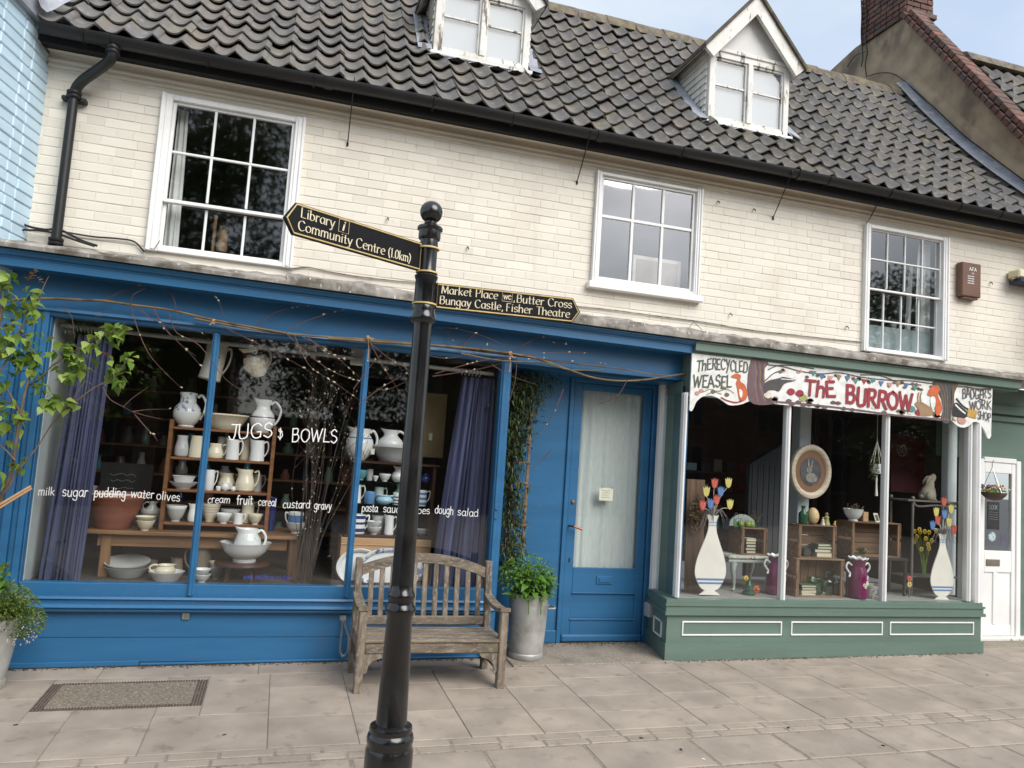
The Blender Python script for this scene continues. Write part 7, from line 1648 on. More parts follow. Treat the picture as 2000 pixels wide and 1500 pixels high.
# painted cut-out vases with tulips
def cutvase(c, hp, Y, label, tul, seed, mirror=1):
    """c: (px of centre, py of base); hp: height of the body in px"""
    px, py = c; s_ = (Y-CAM.y)/FPX*1.09; base = at(px, py, Y); o = empty('cutout_vase', (base.x, Y, base.z), label, 'vase cutout'); H = Z_(px, py-hp, Y)-base.z
    half = [(.15, 0), (.10, .035), (.07, .055), (.12, .08), (.17, .14), (.215, .24), (.22, .33), (.195, .45), (.15, .57), (.095, .70), (.062, .80), (.055, .88), (.06, .93), (.088, 1.0)]
    R_ = [(a*H, b_*H) for a, b_ in half]; top = [(.045*H, .985*H), (.02*H, 1.0*H), (-.02*H, .985*H), (-.045*H, 1.0*H)]
    pts = [tuple(p)[:2] for p in smoothpts([(a, b_, 0) for a, b_ in R_], 4)]
    q = MB(); q.prism(pts+top+[(-a, b_) for a, b_ in pts[::-1]], 0, .008); q.build('board', MT['cutout'], o)
    def wid(z): 
        for i in range(len(pts)-1):
            if pts[i][1] <= z <= pts[i+1][1]: t = (z-pts[i][1])/max(1e-6, pts[i+1][1]-pts[i][1]); return pts[i][0]+(pts[i+1][0]-pts[i][0])*t
        return pts[-1][0]
    for za, zb, m_ in ((.135, .158, 'stripe'), (.18, .205, 'stripe'), (.86, .875, 'stripe2'), (.895, .91, 'stripe2')):
        q = MB(); a, b_ = wid(za*H)*.99, wid(zb*H)*.99; q.add([(-a, -.0015, za*H), (a, -.0015, za*H), (b_, -.0015, zb*H), (-b_, -.0015, zb*H)], [(0, 1, 2, 3)]); q.build('painted_stripe', MT[m_], o)
    rs = random.Random(seed); q = MB()
    for k in range(22):
        an = rs.uniform(.0, PI); L = rs.uniform(.06, .13); x1 = math.cos(an)*L*1.1; q.tube(smoothpts([(rs.uniform(-.012, .012), .004, H*.97), (x1*.6, rs.uniform(-.02, 0), H+.03+.02*math.sin(an)), (x1*1.1, rs.uniform(-.03, 0), H-.01-rs.uniform(0, .10))], 5), .0016, 4)
    q.build('twig_fringe', MT['twig2'], o)
    for (tx, ty, m_) in tul:
        T_ = at(tx, ty, Y-.004); X, Z = T_.x-base.x, T_.z-base.z; r_ = .041
        q = MB(); q.tube(smoothpts([(0, .004, H*.96), (X*.5, .004, H+(Z-H)*.55), (X, .004, Z-r_*.8)], 4), .0022, 5); q.build('stem', MT['s_cream'], o)
        P = [(0, -1.05), (.55, -.75), (.82, -.1), (.95, .95), (.5, .55), (.28, 1.1), (.0, .62), (-.3, 1.1), (-.52, .55), (-.95, .9), (-.8, -.1), (-.55, -.75)]
        q = MB(); q.prism([(X+a*r_*.8, Z+b_*r_) for a, b_ in P], -.004, .002); q.build('tulip', MT[m_], o)
        for d_ in (-.32, .32): q = MB(); q.tube([(X+d_*r_*.4, -.0045, Z-.7*r_), (X+d_*r_, -.0045, Z+.5*r_)], .0012, 4); q.build('petal_line', MT['s_cream'], o)
MT['twig2'] = pm('grey_twig', (.22, .19, .20), .8, .3, 10)
cutvase((1386, 1162), 157, -.14, 'painted cutout vase with eight tulips nearest the blue door', [(1396, 944, 'tulipr'), (1423, 943, 'tulipy'), (1380, 960, 'tulipy'), (1408, 960, 'tulipb'), (1400, 976, 'tulipr'), (1373, 987, 'tulipr'), (1388, 984, 'tulipb'), (1426, 985, 'tulipy')], 1)
cutvase((1840, 1172), 130, -.14, 'painted cutout vase with tulips nearest the white door', [(1844, 980, 'tulipr'), (1858, 994, 'tulipy'), (1829, 1000, 'tulipy'), (1845, 1004, 'tulipb'), (1832, 1016, 'tulipr'), (1854, 1020, 'tulipy'), (1822, 1026, 'tulipb'), (1864, 1035, 'tulipr')], 2)
# small flowers and a green glass stack near the stool
p = at(1462, 1166, -.05); o = empty('green_ornament', (p.x, -.05, GF), 'stacked dark green glass ornament under the stool', 'ornament'); q = MB(); q.lathe([(0, 0), (.05, 0), (.055, .015), (.04, .03), (.045, .045), (.03, .06), (.033, .075), (.018, .09), (.012, .12), (0, .125)], (0, 0, 0), 18); q.build('body', MT['gbottle'], o, 50)
p = at(1457, 1140, -.03); o = empty('daffodil', (p.x, -.03, GF), 'single yellow daffodil under the flowered stool', 'flower'); q = MB(); q.tube([(0, 0, 0), (.002, 0, .08), (0, 0, .12)], .003, 6); q.build('stem', MT['herb'], o); q = MB()
for k in range(6): a = k*PI/3; q.ball((.014*math.cos(a), 0, .13+.014*math.sin(a)), .010, 8, 5, 0, (1, .4, 1))
q.ball((0, -.01, .13), .008, 8, 6); q.build('bloom', MT['yellow'], o, 60)
p = at(1477, 1160, -.02); q = MB()
for k in range(6): a = k*PI/3; q.ball((.02*math.cos(a), 0, .035+.02*math.sin(a)), .016, 8, 5, 0, (1, .5, 1))
q.ball((0, -.008, .035), .014, 8, 6); tag(q.build('orange_flower', MT['orange'], None, 60, (p.x, -.02, GF+.004)), 'orange flower head lying under the flowered stool', 'flower')
# oval rabbit picture
c = at(1583, 921, .12); rx = (X_(1622, 921, .12)-X_(1543, 921, .12))/2; rz = (Z_(1583, 868, .12)-Z_(1583, 975, .12))/2
o = empty('oval_picture', (c.x, .12, c.z-rz), 'oval framed rabbit picture hanging behind the middle pane', 'picture')
def oval(prof, nm, m_, off=0): q = MB(); q.lathe(prof, (0, 0, 0), 44); q.v = [(x*rx, -z+off, y*rz+rz) for x, y, z in q.v]; return q.build(nm, MT[m_], o, 50)
oval([(.76, .0), (.80, .018), (.90, .026), (.98, .018), (1, 0), (1, -.01), (.76, -.01)], 'frame', 'beigeframe'); oval([(0, .001), (.78, .001)], 'mount', 'mount'); oval([(0, .004), (.52, .004)], 'print', 'rabbitpic')
def ellipse_patch(cx, cz, a, b_, rot, m_, nm, off): q = MB(); P = []; [P.append((cx*rx+a*rx*math.cos(t)*math.cos(rot)-b_*rz*math.sin(t)*math.sin(rot), rz+cz*rz+a*rx*math.cos(t)*math.sin(rot)+b_*rz*math.sin(t)*math.cos(rot))) for t in [2*PI*i/20 for i in range(20)]]; q.prism(P, -off, -off+.001); q.build(nm, MT[m_], o)
MT['furgrey'] = overlay(pm('painted_fur', (.27, .25, .22), .7, .2, 30), (.10, .095, .09), 45, (.52, .6), amount=.7)
ellipse_patch(.02, -.22, .27, .17, 0, 'furgrey', 'painted_body', .006); ellipse_patch(-.08, .06, .14, .12, .2, 'furgrey', 'painted_head', .007); ellipse_patch(-.12, .28, .045, .17, .15, 'furgrey', 'painted_ear', .007); ellipse_patch(.04, .27, .045, .17, -.15, 'furgrey', 'painted_ear', .007); ellipse_patch(-.12, .07, .018, .02, 0, 's_black', 'painted_eye', .008); ellipse_patch(.2, -.25, .12, .11, 0, 'furgrey', 'painted_haunch', .0075)
q = MB(); q.tube([(-.04*1, 0, 2*rz*.97), (.0, 0, 2*rz+.075), (.04, 0, 2*rz*.97)], .0016, 5); q.build('hanging_wire', MT['wrought'], o)
# macrame planter
c = at(1712, 916, .04); o = empty('hanging_planter', (c.x, .04, c.z), 'white pot with trailing plant in a macrame hanger', 'planter'); q = MB(); q.lathe([(0, -.04), (.04, -.04), (.05, .04), (.045, .045), (.04, .03), (0, .03)], (0, 0, 0), 20); q.build('pot', MT['glaze'], o, 50)
q = MB(); ztp = zgh-c.z
for k in range(4): a = k*PI/2+.4; q.tube([(math.cos(a)*.052, math.sin(a)*.052, -.02), (math.cos(a)*.055, math.sin(a)*.055, .05), (0, 0, .25), (0, 0, ztp)], .004, 6)
q.tube([(0, 0, -.05), (0, 0, -.12)], .009, 8); q.tube([(0, 0, -.12), (.004, 0, -.24)], [.007, .013], 8); q.build('macrame', MT['paper'], o, 50)
q = MB(); q.r = []; leafy(q, (-.045, -.01, .01), (.05, .05, .12), 130, .018, random.Random(2)); q.build('foliage', MT['climber'], o)
# metal stand with stone rabbit
YR = .02; sa, sb = X_(1781, 1080, YR), X_(1876, 1080, YR); zt6 = Z_(1820, 984, YR); o = empty('metal_stand', ((sa+sb)/2, YR+.08, GF), 'tall grey metal plant stand carrying the stone rabbit', 'stand')
for xx, yy in ((sa, YR), (sb, YR), (sa-.055, YR+.2), (sb-.02, YR+.2)):
    q = MB(); q.tube([(xx, yy, GF), (xx, yy, zt6)], .012, 8); q.lathe([(0, 0), (.014, .0), (.018, .012), (.012, .026), (0, .03)], (xx, yy, zt6+.03), 10); rel(q, o).build('post', MT['wrought'], o, 50)
q = MB(); q.cbox(sa-.06, sb+.015, YR-.012, YR+.215, zt6+.012, zt6+.028, .003); rel(q, o).build('top_shelf', MT['wrought'], o)
q = MB(); P = smoothpts([(sa, 0, zt6+.01), (sa+.06, 0, zt6-.03), ((sa+sb)/2, 0, zt6-.012), (sb-.06, 0, zt6-.03), (sb, 0, zt6+.01)], 4); q.tube([(p.x, YR-.004, p.z) for p in P], .009, 6); rel(q, o).build('scalloped_apron', MT['wrought'], o, 50)
zl_ = GF+.16; q = MB(); q.cbox(sa-.05, sb, YR, YR+.2, zl_, zl_+.012, .003); rel(q, o).build('lower_shelf', MT['wrought'], o)
hR = Z_(1815, 926, .1)-Z_(1815, 981, .1); p = at(1812, 981, .1); rabbit('stone_rabbit', (p.x, .1, zt6+.028), hR, 'stone', 'stone rabbit statue sitting on the grey metal stand')
# daffodils behind the second vase and a wicker tray
c = at(1806, 1075, .1); o = empty('daffodil_bunch', (c.x, .1, zl_+.012), 'bunch of yellow daffodils behind the second cutout vase', 'flowers'); q, s_ = MB(), MB(); rs = random.Random(9)
for k in range(14):
    T_ = at(rs.uniform(1786, 1834), rs.uniform(1034, 1082), .08+rs.uniform(-.03, .05))-o.location; s_.tube([(rs.uniform(-.02, .02), 0, 0), (T_.x*.5, 0, T_.z*.6), T_], .0025, 5)
    for j in range(6): a = j*PI/3; q.ball((T_.x+.015*math.cos(a), T_.y, T_.z+.015*math.sin(a)), .010, 6, 4, 0, (1, .5, 1))
    q.ball((T_.x, T_.y-.012, T_.z), .008, 6, 4)
q.build('blooms', MT['yellow'], o, 60); s_.build('stems', MT['herb'], o)
p = at(1776, 1140, -.06); o = empty('flower_ornament', (p.x, -.06, GF), 'red and yellow flower ornament by the black table leg', 'ornament'); q = MB(); q.tube([(0, 0, 0), (0, 0, .15)], .006, 7); q.build('stem', MT['wrought'], o)
for z_, m_ in ((.16, 'tulipr'), (.11, 'tulipy')):
    q = MB(); [q.ball((.016*math.cos(k*1.05), 0, z_+.016*math.sin(k*1.05)), .012, 7, 5, 0, (1, .6, 1)) for k in range(6)]; q.build('bloom', MT[m_], o, 60)
# burgundy poster deeper in the shop
a = at(1740, 960, .6); b_ = at(1812, 856, .6); o = empty('poster', ((a.x+b_.x)/2, .6, a.z), 'burgundy poster with a white ring emblem inside the shop', 'poster'); W, H = b_.x-a.x, b_.z-a.z; q = MB(); q.cbox(-W/2, W/2, 0, .006, 0, H, .001); q.build('sheet', MT['burg'], o)
q = MB(); q.tube([(-W*.22+.055*math.cos(t), -.002, H*.74+.055*math.sin(t)) for t in [2*PI*i/24 for i in range(24)]], .0035, 5, closed=True)
for k in range(4): a_ = k*PI/2+.4; q.tube([(-W*.22+.024*math.cos(a_)+.014*math.cos(t), -.002, H*.74+.024*math.sin(a_)+.014*math.sin(t)) for t in [2*PI*i/10 for i in range(10)]], .003, 4, closed=True)
q.build('ring_emblem', MT['chalk'], o)
# dim dresser and gothic screen at the back of the shop
o = empty('gothic_screen', (X_(1640, 1000, 1.6), 1.6, zgb-.04), 'dim wooden screen with pointed arches at the back of the shop', 'screen')
for px in (1596, 1622, 1652, 1682, 1706):
    x = X_(px, 850, 1.6)-o.location.x; q = MB(); q.cbox(x-.03, x+.03, 0, .05, .0, zgh-zgb+.1, .005); q.build('mullion', MT['roomb'], o)
for pxa, pxb in ((1596, 1622), (1622, 1652), (1652, 1682), (1682, 1706)):
    xa_, xb_ = X_(pxa, 850, 1.6)-o.location.x, X_(pxb, 850, 1.6)-o.location.x; zt7 = Z_(1640, 815, 1.6)-o.location.z; q = MB(); q.tube(smoothpts([(xa_, .02, zt7-.16), (xa_+.02, .02, zt7-.06), ((xa_+xb_)/2, .02, zt7+.03), (xb_-.02, .02, zt7-.06), (xb_, .02, zt7-.16)], 4), .022, 6); q.build('pointed_arch', MT['roomb'], o, 50)
xa, xb = X_(1465, 900, .9), X_(1530, 900, .9); o = empty('panelled_settle', ((xa+xb)/2, .9, zgb-.04), 'grey boarded settle with a sloping side inside the shop', 'settle')
zt8 = Z_(1500, 885, .9); q = MB(); q.prism([(xa, GF), (xb+.2, GF), (xb+.2, zt8+.15), (xb, zt8+.1), (xa, zt8-.12)], .9, .96); rel(q, o).build('side', pm('grey_blue_boards', (.09, .10, .115), .7, .2, 3, stretch=(20, 1, .5)), o)
for k in range(6): q = MB(); x = xa+(xb-xa)*(k+.5)/6; q.cbox(x-.002, x+.002, .896, .902, GF+.1, zt8-.12, .0005); rel(q, o).build('board_joint', MT['ink'], o)
o = empty('picture_shelf', (X_(1380, 960, 1.2), 1.2, zgb-.04), 'dim wall of shelves and boxes behind the first pane', 'shelves')
rs = random.Random(14)
for k in range(5):
    z_ = .25+k*.19; q = MB(); q.cbox(-.25, .75, 0, .22, z_, z_+.016, .002); q.build('shelf', MT['mahog'], o)
    for j in range(6): x = -.2+j*.15+rs.uniform(-.02, .02); h = rs.uniform(.05, .13); q = MB(); q.cbox(x, x+rs.uniform(.05, .11), .02, .12, z_+.0165, z_+.0165+h, .003); q.build('shelf_box', MT[rs.choice(['pewter', 'bkdark', 'roomb', 'mount', 'paleblue', 's_red', 'darkwood'])], o)
# fittings near the white door
p = at(1889, 1032, -.06); o = empty('ladder_board', (p.x, -.06, Z_(1889, 1066, -.06)), 'dark panel with orange wooden strips hung beside the white door', 'wall panel'); q = MB(); h_ = Z_(1889, 1004, -.06)-Z_(1889, 1066, -.06); q.cbox(-.03, .02, -.035, -.02, 0, h_, .003); q.build('panel', MT['slate'], o)
for dx in (.028, .046): q = MB(); q.cbox(dx-.007, dx+.007, -.05, -.03, -.01, h_, .003); q.build('strip', MT['s_gold'], o)
p = at(1891, 1104, -.07); q = MB(); q.cbox(-.05, .04, -.03, .0, -.09, .09, .006); tag(q.build('grey_box', MT['greyplastic'], None, None, (p.x, -.09, p.z)), 'plain grey box fixed low beside the white door', 'electric box')
p = at(1897, 932, -.07); q = MB(); q.cbox(-.025, .025, -.05, .0, -.06, .04, .006); q.tube([(0, -.02, -.06), (0, -.02, -.12), (.01, -.02, -.16)], .006, 6); tag(q.build('door_closer_box', MT['greyplastic'], None, None, (p.x, -.07, p.z)), 'small grey switch box high beside the white door', 'electric box')
# hanging basket and chalkboard in front of the white door
p = at(1941, 965, -.02); o = empty('hanging_basket', (p.x, -.02, p.z), 'hanging basket of violet and yellow pansies by the white door', 'hanging basket'); q = MB(); q.lathe([(0, -.06), (.06, -.05), (.10, -.01), (.11, .015), (.1, .015), (0, 0)], (0, 0, 0), 20); q.build('basket', MT['s_brown'], o, 50)
q = MB(); tp = at(1938, 903, -.02)-o.location
for k in range(3): a = k*2.1+.3; q.tube([(math.cos(a)*.105, math.sin(a)*.105, .01), (tp.x, 0, tp.z-.05)], .0025, 5)
q.tube([(tp.x, 0, tp.z-.06), (tp.x, 0, tp.z), (tp.x+.02, 0, tp.z+.02)], .004, 6); q.build('chain', MT['steel'], o)
q = MB(); q.r = []; rs = random.Random(4); leafy(q, (0, 0, .02), (.12, .10, .035), 160, .016, rs); q.build('foliage', MT['herb'], o)
for m_, n_ in (('yellow', 26), ('violet', 30), ('s_cream', 12)):
    q = MB()
    for _ in range(n_): a = rs.uniform(0, 2*PI); r_ = rs.uniform(.02, .13); q.ball((r_*math.cos(a), r_*math.sin(a), rs.uniform(.03, .085)), .011, 7, 5, 0, (1, .7, 1))
    c_ = q.build('pansies', MT[m_], o, 60); c_['kind'] = 'stuff'
p = at(1940, 1005, DY2-.012); o = empty('chalkboard', (p.x, DY2-.014, Z_(1938, 1034, DY2)), 'small chalkboard with faint writing on the white door', 'chalkboard'); W = .075; H = Z_(1938, 980, DY2)-Z_(1938, 1034, DY2); q = MB(); q.cbox(-W, W, 0, .008, 0, H, .002); q.build('slate', MT['slate'], o)
for k, (t, h_) in enumerate((('LOOK', .04), ('IN', .032), ('OPEN', .026))):
    if k == 0: q = MB(); write(q, t, (-.05, -.0015, H-.07), (1, 0, 0), (0, 0, 1), .04, width=.1, wt=.1, jit=.02); q.build('chalk_writing', MT['chalk'], o)
for k in range(4): q = MB(); q.tube(smoothpts([(-.055, -.001, H-.10-.022*k), (-.02, -.001, H-.096-.022*k), (.02, -.001, H-.103-.022*k), (.055, -.001, H-.099-.022*k)], 4), .0012, 4); q.build('chalk_line', MT['chalk'], o)
# ================================================================= WALL FIXTURES
p = at(1880, 578, -.02); o = empty('alarm_box', (p.x, 0, p.z), 'brown burglar alarm box on the cream wall', 'alarm box')
xa, xb = X_(1866, 550, 0), X_(1908, 550, 0); za, zb = Z_(1886, 580, -.04), Z_(1886, 514, -.04)
q = MB(); q.cbox(xa-p.x, xb-.03-p.x, -.075, -.004, za-p.z, zb-p.z, .008); q.build('cover', MT['browncase'], o)
q = MB(); q.cbox(xa-p.x+.03, xb-p.x-.05, -.06, -.004, za-p.z-.02, za-p.z, .004); q.build('base', MT['browncase'], o)
W = xb-.03-xa
for k, (t, h_, w_) in enumerate((('A.F.A', .030, .085), ('LTD', .012, .03), ('WORDS', .016, .07), ('ALARM', .016, .06), ('BUNGAY', .012, .07))):
    if t in ('A.F.A', 'LTD'): q = MB(); write(q, t, (xa-p.x+W/2-w_/2+.012, -.0765, zb-p.z-.075-.032*k), (1, 0, 0), (0, 0, 1), h_, width=w_, wt=.16); q.build('lettering', MT['pen'], o)
for k in range(4): q = MB(); xx = xa-p.x+W/2-.02; zz = zb-p.z-.135-.022*k; [q.cbox(xx-.028+.016*j, xx-.018+.016*j, -.0768, -.0755, zz, zz+.009, .0005) for j in range(5)]; q.build('small_print', MT['pen'], o)
p = at(1978, 548, -.06); o = empty('floodlight', (p.x, -.06, p.z), 'cream floodlight housing at the end of the cream wall', 'lamp'); q = MB(); xe = X_(2030, 560, -.06)-p.x
q.cbox(-.01, xe, -.08, .05, .02, .10, .012); q.build('housing', MT['lampy'], o); q = MB(); q.cbox(-.005, xe, -.09, .04, -.035, .018, .008); q.build('reflector', MT['darkblue'], o); q = MB(); q.tube([(-.03, -.02, .01), (.02, -.05, .022), (xe, -.085, .03)], .008, 7); q.ball((-.035, -.02, .005), .016, 8, 6); q.build('bracket', MT['brass'], o, 50)
def wire(name, pts, Y, r_, label, mat='black_pl', cat='cable'):
    P = [at(a, b_, Y) for a, b_ in pts]; q = MB(); q.tube(smoothpts([tuple(p) for p in P], 6), r_, 6); return tag(q.build(name, MT[mat], None, 60), label, cat)
MT['wireold'] = overlay(pm('painted_cable', (.30, .27, .22), .7, .2, 10), (.05, .045, .04), 12, (.45, .6), amount=.8)
wire('cable', [(570, 525), (600, 522), (640, 530), (700, 540), (770, 548), (813, 552), (900, 566), (1000, 582), (1110, 596), (1200, 606), (1290, 618), (1380, 630), (1470, 645), (1560, 655), (1630, 663), (1682, 668)], -.012, .0048, 'thin cable sagging along the foot of the cream wall', 'wireold')
wire('cable', [(120, 452), (180, 462), (230, 466), (262, 472), (282, 492)], -.02, .006, 'cable looping from the downpipe to the nine pane window')
wire('cable', [(-10, 408), (20, 420), (50, 440), (85, 448), (105, 448), (125, 452), (160, 470), (190, 480)], -.05, .008, 'thick black cable drooping across the pale blue wall')
wire('cable', [(-10, 440), (30, 448), (70, 450), (110, 456), (150, 470), (185, 481)], -.06, .007, 'lower black cable beside the foot of the downpipe')
wire('cable', [(1722, 385), (1710, 405), (1700, 425), (1692, 436)], -.06, .005, 'short thin cable above the sixteen pane window')
for k, pts in enumerate(([(300, 488), (307, 478), (312, 470)], [(1343, 646), (1352, 632), (1358, 632), (1372, 645)])): wire('wire_loop', pts, -.05-.1*k, .003, ('bent bit of wire under the nine pane window', 'bent wire loop under the six pane window')[k], 'wireold', 'wire')

# ================================================================= FINGERPOST
PX, PY = .536, -2.45; pg = gz(PX, PY)-.006; sp_ = .00213*1.0
post_ = empty('fingerpost', (PX, PY, pg), 'black cast iron fingerpost with gold lettered arms before the shops', 'signpost')
def pz(py): return at(843-(py-415)*.0795, py, PY).z-pg
def pr_(py, hw): return hw*(PY-CAM.y)/FPX*1.015
S = [(1415, 30), (1412, 29), (1300, 26.5), (1205, 24), (1200, 26), (1193, 29), (1186, 29), (1180, 25), (1172, 23.5), (1166, 26), (1158, 25.5), (1153, 22), (1140, 21), (800, 19.2), (640, 18.2), (632, 19), (628, 24), (622, 25.5), (616, 24), (611, 22), (606, 22), (600, 22.5), (596, 21)]
q = MB(); q.lathe([(pr_(a, b_), pz(a)) for a, b_ in S], (0, 0, 0), 32); q.build('shaft', MT['iron'], post_, 40)
S = [(1640, 52), (1635, 52), (1625, 47), (1500, 45), (1462, 44.5), (1458, 43), (1452, 41.5), (1447, 43.5), (1440, 44), (1432, 42), (1428, 39), (1422, 40.5), (1416, 39), (1413, 33), (1412, 29)]
q = MB(); z0_ = -.02; q.lathe([(.115, z0_), (.115, .05), (.10, .07)]+[(pr_(a, b_), pz(a)) for a, b_ in S if pz(a) > .08], (0, 0, 0), 32); q.build('base', MT['iron'], post_, 40)
S = [(597, 21), (548, 20.5), (545, 22), (540, 23), (537, 20), (532, 18.5), (530, 18), (489, 17.8), (484, 18.5), (470, 17.5), (468, 21), (465, 22), (452, 22), (450, 25), (446, 25.5), (443, 23), (440, 15), (437, 12), (434, 12)]
q = MB(); q.lathe([(pr_(a, b_), pz(a)) for a, b_ in S], (0, 0, 0), 32); q.build('neck', MT['iron'], post_, 40)
q = MB(); q.ball((0, 0, pz(415)), pr_(415, 22.5), 28, 20); q.build('ball_finial', MT['iron'], post_, 60)
for py, hw in ((594.5, 24), (542, 22.3), (533, 21.5), (486, 22)):
    q = MB(); r_ = pr_(py, hw); q.lathe([(r_*.85, pz(py)-.004), (r_, pz(py)-.0032), (r_*1.01, pz(py)), (r_, pz(py)+.0032), (r_*.85, pz(py)+.004)], (0, 0, 0), 32); q.build('gold_ring', MT['gold'], post_, 50)
def finger(A, B, z0, z1, tip, words_, par):
    """arm from A (at the post) to B; flat plate with a pointed end, gold rim and lettering on the street side"""
    A, B = Vector((*A, 0)), Vector((*B, 0)); U = (B-A); L = U.length; U.normalize(); n_ = Vector((U.y, -U.x, 0)); n_ = n_ if n_.y < 0 else -n_
    H = z1-z0; arm = empty('finger_board', (0, 0, 0), parent=par)
    def Wp(u, v, o_): p = A+U*u+n_*o_; return Vector((p.x-PX, p.y-PY, z0+v-pg))
    out = [(0, 0), (L-tip, 0), (L, H*.46), (L-tip*1.05, H), (0, H)]
    def plate(shape, o0, o1, nm, m_):
        q = MB(); k = len(shape); q.add([Wp(u, v, o0) for u, v in shape]+[Wp(u, v, o1) for u, v in shape], [tuple(range(k)), tuple(range(k, 2*k))[::-1]]+[(i, (i+1) % k, k+(i+1) % k, k+i) for i in range(k)]); return q.build(nm, MT[m_], arm)
    plate(out, -.007, .007, 'plate', 'plateblack')
    q = MB(); ins = [(.006, .006), (L-tip-.002, .006), (L-.009, H*.46), (L-tip-.004, H-.006), (.006, H-.006)]
    q.tube([Wp(u, v, .008) for u, v in ins], .0035, 6, closed=True); q.tube([Wp(u, v, -.008) for u, v in ins], .0035, 6, closed=True); q.build('gold_rim', MT['gold'], arm, 60)
    fwd = U.x > 0
    for txt, u0, u1, v, h_ in words_:
        q = MB(); a = Wp(u0, v, .0085); b_ = Wp(u1, v, .0085); Ud = (b_-a).normalized()
        write(q, txt, a, Ud, (0, 0, 1), h_, 'nib', .14, .045, .3, .04, (b_-a).length, .07); q.build('lettering', MT['goldtext'], arm)
    return arm, Wp
MT['goldtext'] = pm('pale_gold_letters', (.70, .62, .44), .5, .06, 20)
zr0, zr1 = 2.118, 2.228
arm, Wp = finger((PX+.045, PY-.004), (1.222, -2.505), zr0, zr1, .035, [('Market Place', .022, .27, .067, .034), ('Butter Cross', .352, .605, .063, .034), ('Bungay Castle,', .018, .298, .021, .034), ('Fisher Theatre', .308, .598, .02, .034)], post_)
q = MB(); q.tube([Wp(a, b_, .0085) for a, b_ in ((.288, .062), (.332, .062), (.332, .102), (.288, .102))], .0016, 4, closed=True); write(q, 'wc', Wp(.293, .072, .0085), (Wp(.3, .072, .0085)-Wp(.293, .072, .0085)).normalized(), (0, 0, 1), .026, width=.035, wt=.14); write(q, ',', Wp(.338, .067, .0085), (Wp(.3, .072, .0085)-Wp(.293, .072, .0085)).normalized(), (0, 0, 1), .034, wt=.1); q.build('pictogram', MT['goldtext'], arm)
zl0, zl1 = 2.268, 2.388
A, B = (PX-.035, PY-.012), (-.058, -2.79)
arm, Wp = finger(A, B, zl0, zl1, .04, [('Library', .585, .435, .071, .036), ('Community Centre', .592, .19, .022, .036), ('(1.0km)', .175, .055, .022, .036)], post_)
q = MB(); q.tube([Wp(a, b_, .0085) for a, b_ in ((.418, .062), (.372, .062), (.372, .11), (.418, .11))], .0016, 4, closed=True); Ud = (Wp(.3, .07, 0)-Wp(.4, .07, 0)).normalized(); write(q, 'i', Wp(.402, .07, .0085), Ud, (0, 0, 1), .036, 'nib', .22, .08, .3, .04, None, .08, slant=.2); q.build('pictogram', MT['goldtext'], arm)

# ================================================================= BENCH
bn = empty('bench', (1.06, -.5, 0), 'weathered grey teak garden bench in front of the blue riser', 'bench')
bl, br_ = X_(692, 1300, -.69), X_(986, 1300, -.72); yF, yB = -.715, -.30; gF = gz(1.0, yF); gB = gz(1.0, yB)
def BN(q): q.v = [(x-1.06, y+.5, z) for x, y, z in q.v]; return q
zseat = Z_(840, 1248, yF); ztop_ = (Z_(693, 1094, yB)+Z_(966, 1094, yB))/2; zarm = (Z_(998, 1187, yF)+Z_(692, 1182, yF))/2
tl = .052
for xx in (bl, br_-tl):
    q = MB(); q.cbox(xx, xx+tl, yF-.025, yF+.03, gz(xx, yF), zarm-.026, .006, jit=.001); BN(q).build('leg', MT['bench'], bn)
    q = MB(); q.cbox(xx+.002, xx+tl-.002, yB-.03, yB+.025, gz(xx, yB), zseat, .006, jit=.001); q.cbox(xx+.003, xx+tl-.003, yB-.028, yB+.02, zseat-.005, ztop_, .006)
    q.v = [(a, b_+max(0, (c-zseat))*.12, c) for a, b_, c in q.v]; BN(q).build('leg', MT['bench'], bn)
    q = MB(); P = smoothpts([(0, yB+.03, zarm+.015), (0, yB-.12, zarm-.012), (0, yF+.1, zarm-.02), (0, yF-.03, zarm-.0)], 5); n_ = len(P); vs = []
    for k, p in enumerate(P): wd_ = .055+.015*(k/(n_-1)); xc = xx+tl/2; vs += [(xc-wd_/2, p.y, p.z), (xc+wd_/2, p.y, p.z), (xc+wd_/2, p.y, p.z-.026), (xc-wd_/2, p.y, p.z-.026)]
    q.add(vs, [(4*i+k, 4*i+(k+1) % 4, 4*i+4+(k+1) % 4, 4*i+4+k) for i in range(n_-1) for k in range(4)]+[(3, 2, 1, 0), (4*n_-4, 4*n_-3, 4*n_-2, 4*n_-1)]); BN(q).build('arm', MT['bench'], bn, 40)
    q = MB(); q.cbox(xx+.012, xx+tl-.012, yF+.03, yB-.03, .10, .145, .005); BN(q).build('stretcher', MT['bench'], bn)
    q = MB(); q.cbox(xx+.008, xx+tl-.008, yF+.03, yB-.03, zseat-.085, zseat-.022, .005); BN(q).build('side_rail', MT['bench'], bn)
for k in range(4):
    y0 = yF-.02+k*.098; q = MB(); q.cbox(bl+(.0 if k else tl)*0+.012, br_-.012, y0, y0+.088, zseat-.022-.004*min(k, 1)*1, zseat-.002*k, .005, jit=.0015); BN(q).build('seat_slat', MT['benchx'], bn)
q = MB(); q.cbox(bl+tl, br_-tl, yF-.012, yF+.016, zseat-.088, zseat-.023, .005); BN(q).build('front_rail', MT['benchx'], bn)
for s_, xx in ((1, bl+tl), (-1, br_-tl)):
    q = MB(); P = [(0, 0), (.13, 0), (.11, -.025), (.06, -.04), (.03, -.07), (.022, -.115), (0, -.12)]; q.prism([(xx+s_*a, zseat-.09+b_) for a, b_ in P], yF-.006, yF+.014); BN(q).build('corner_bracket', MT['bench'], bn)
def yback(z): return yB-.004+max(0, z-zseat)*.12
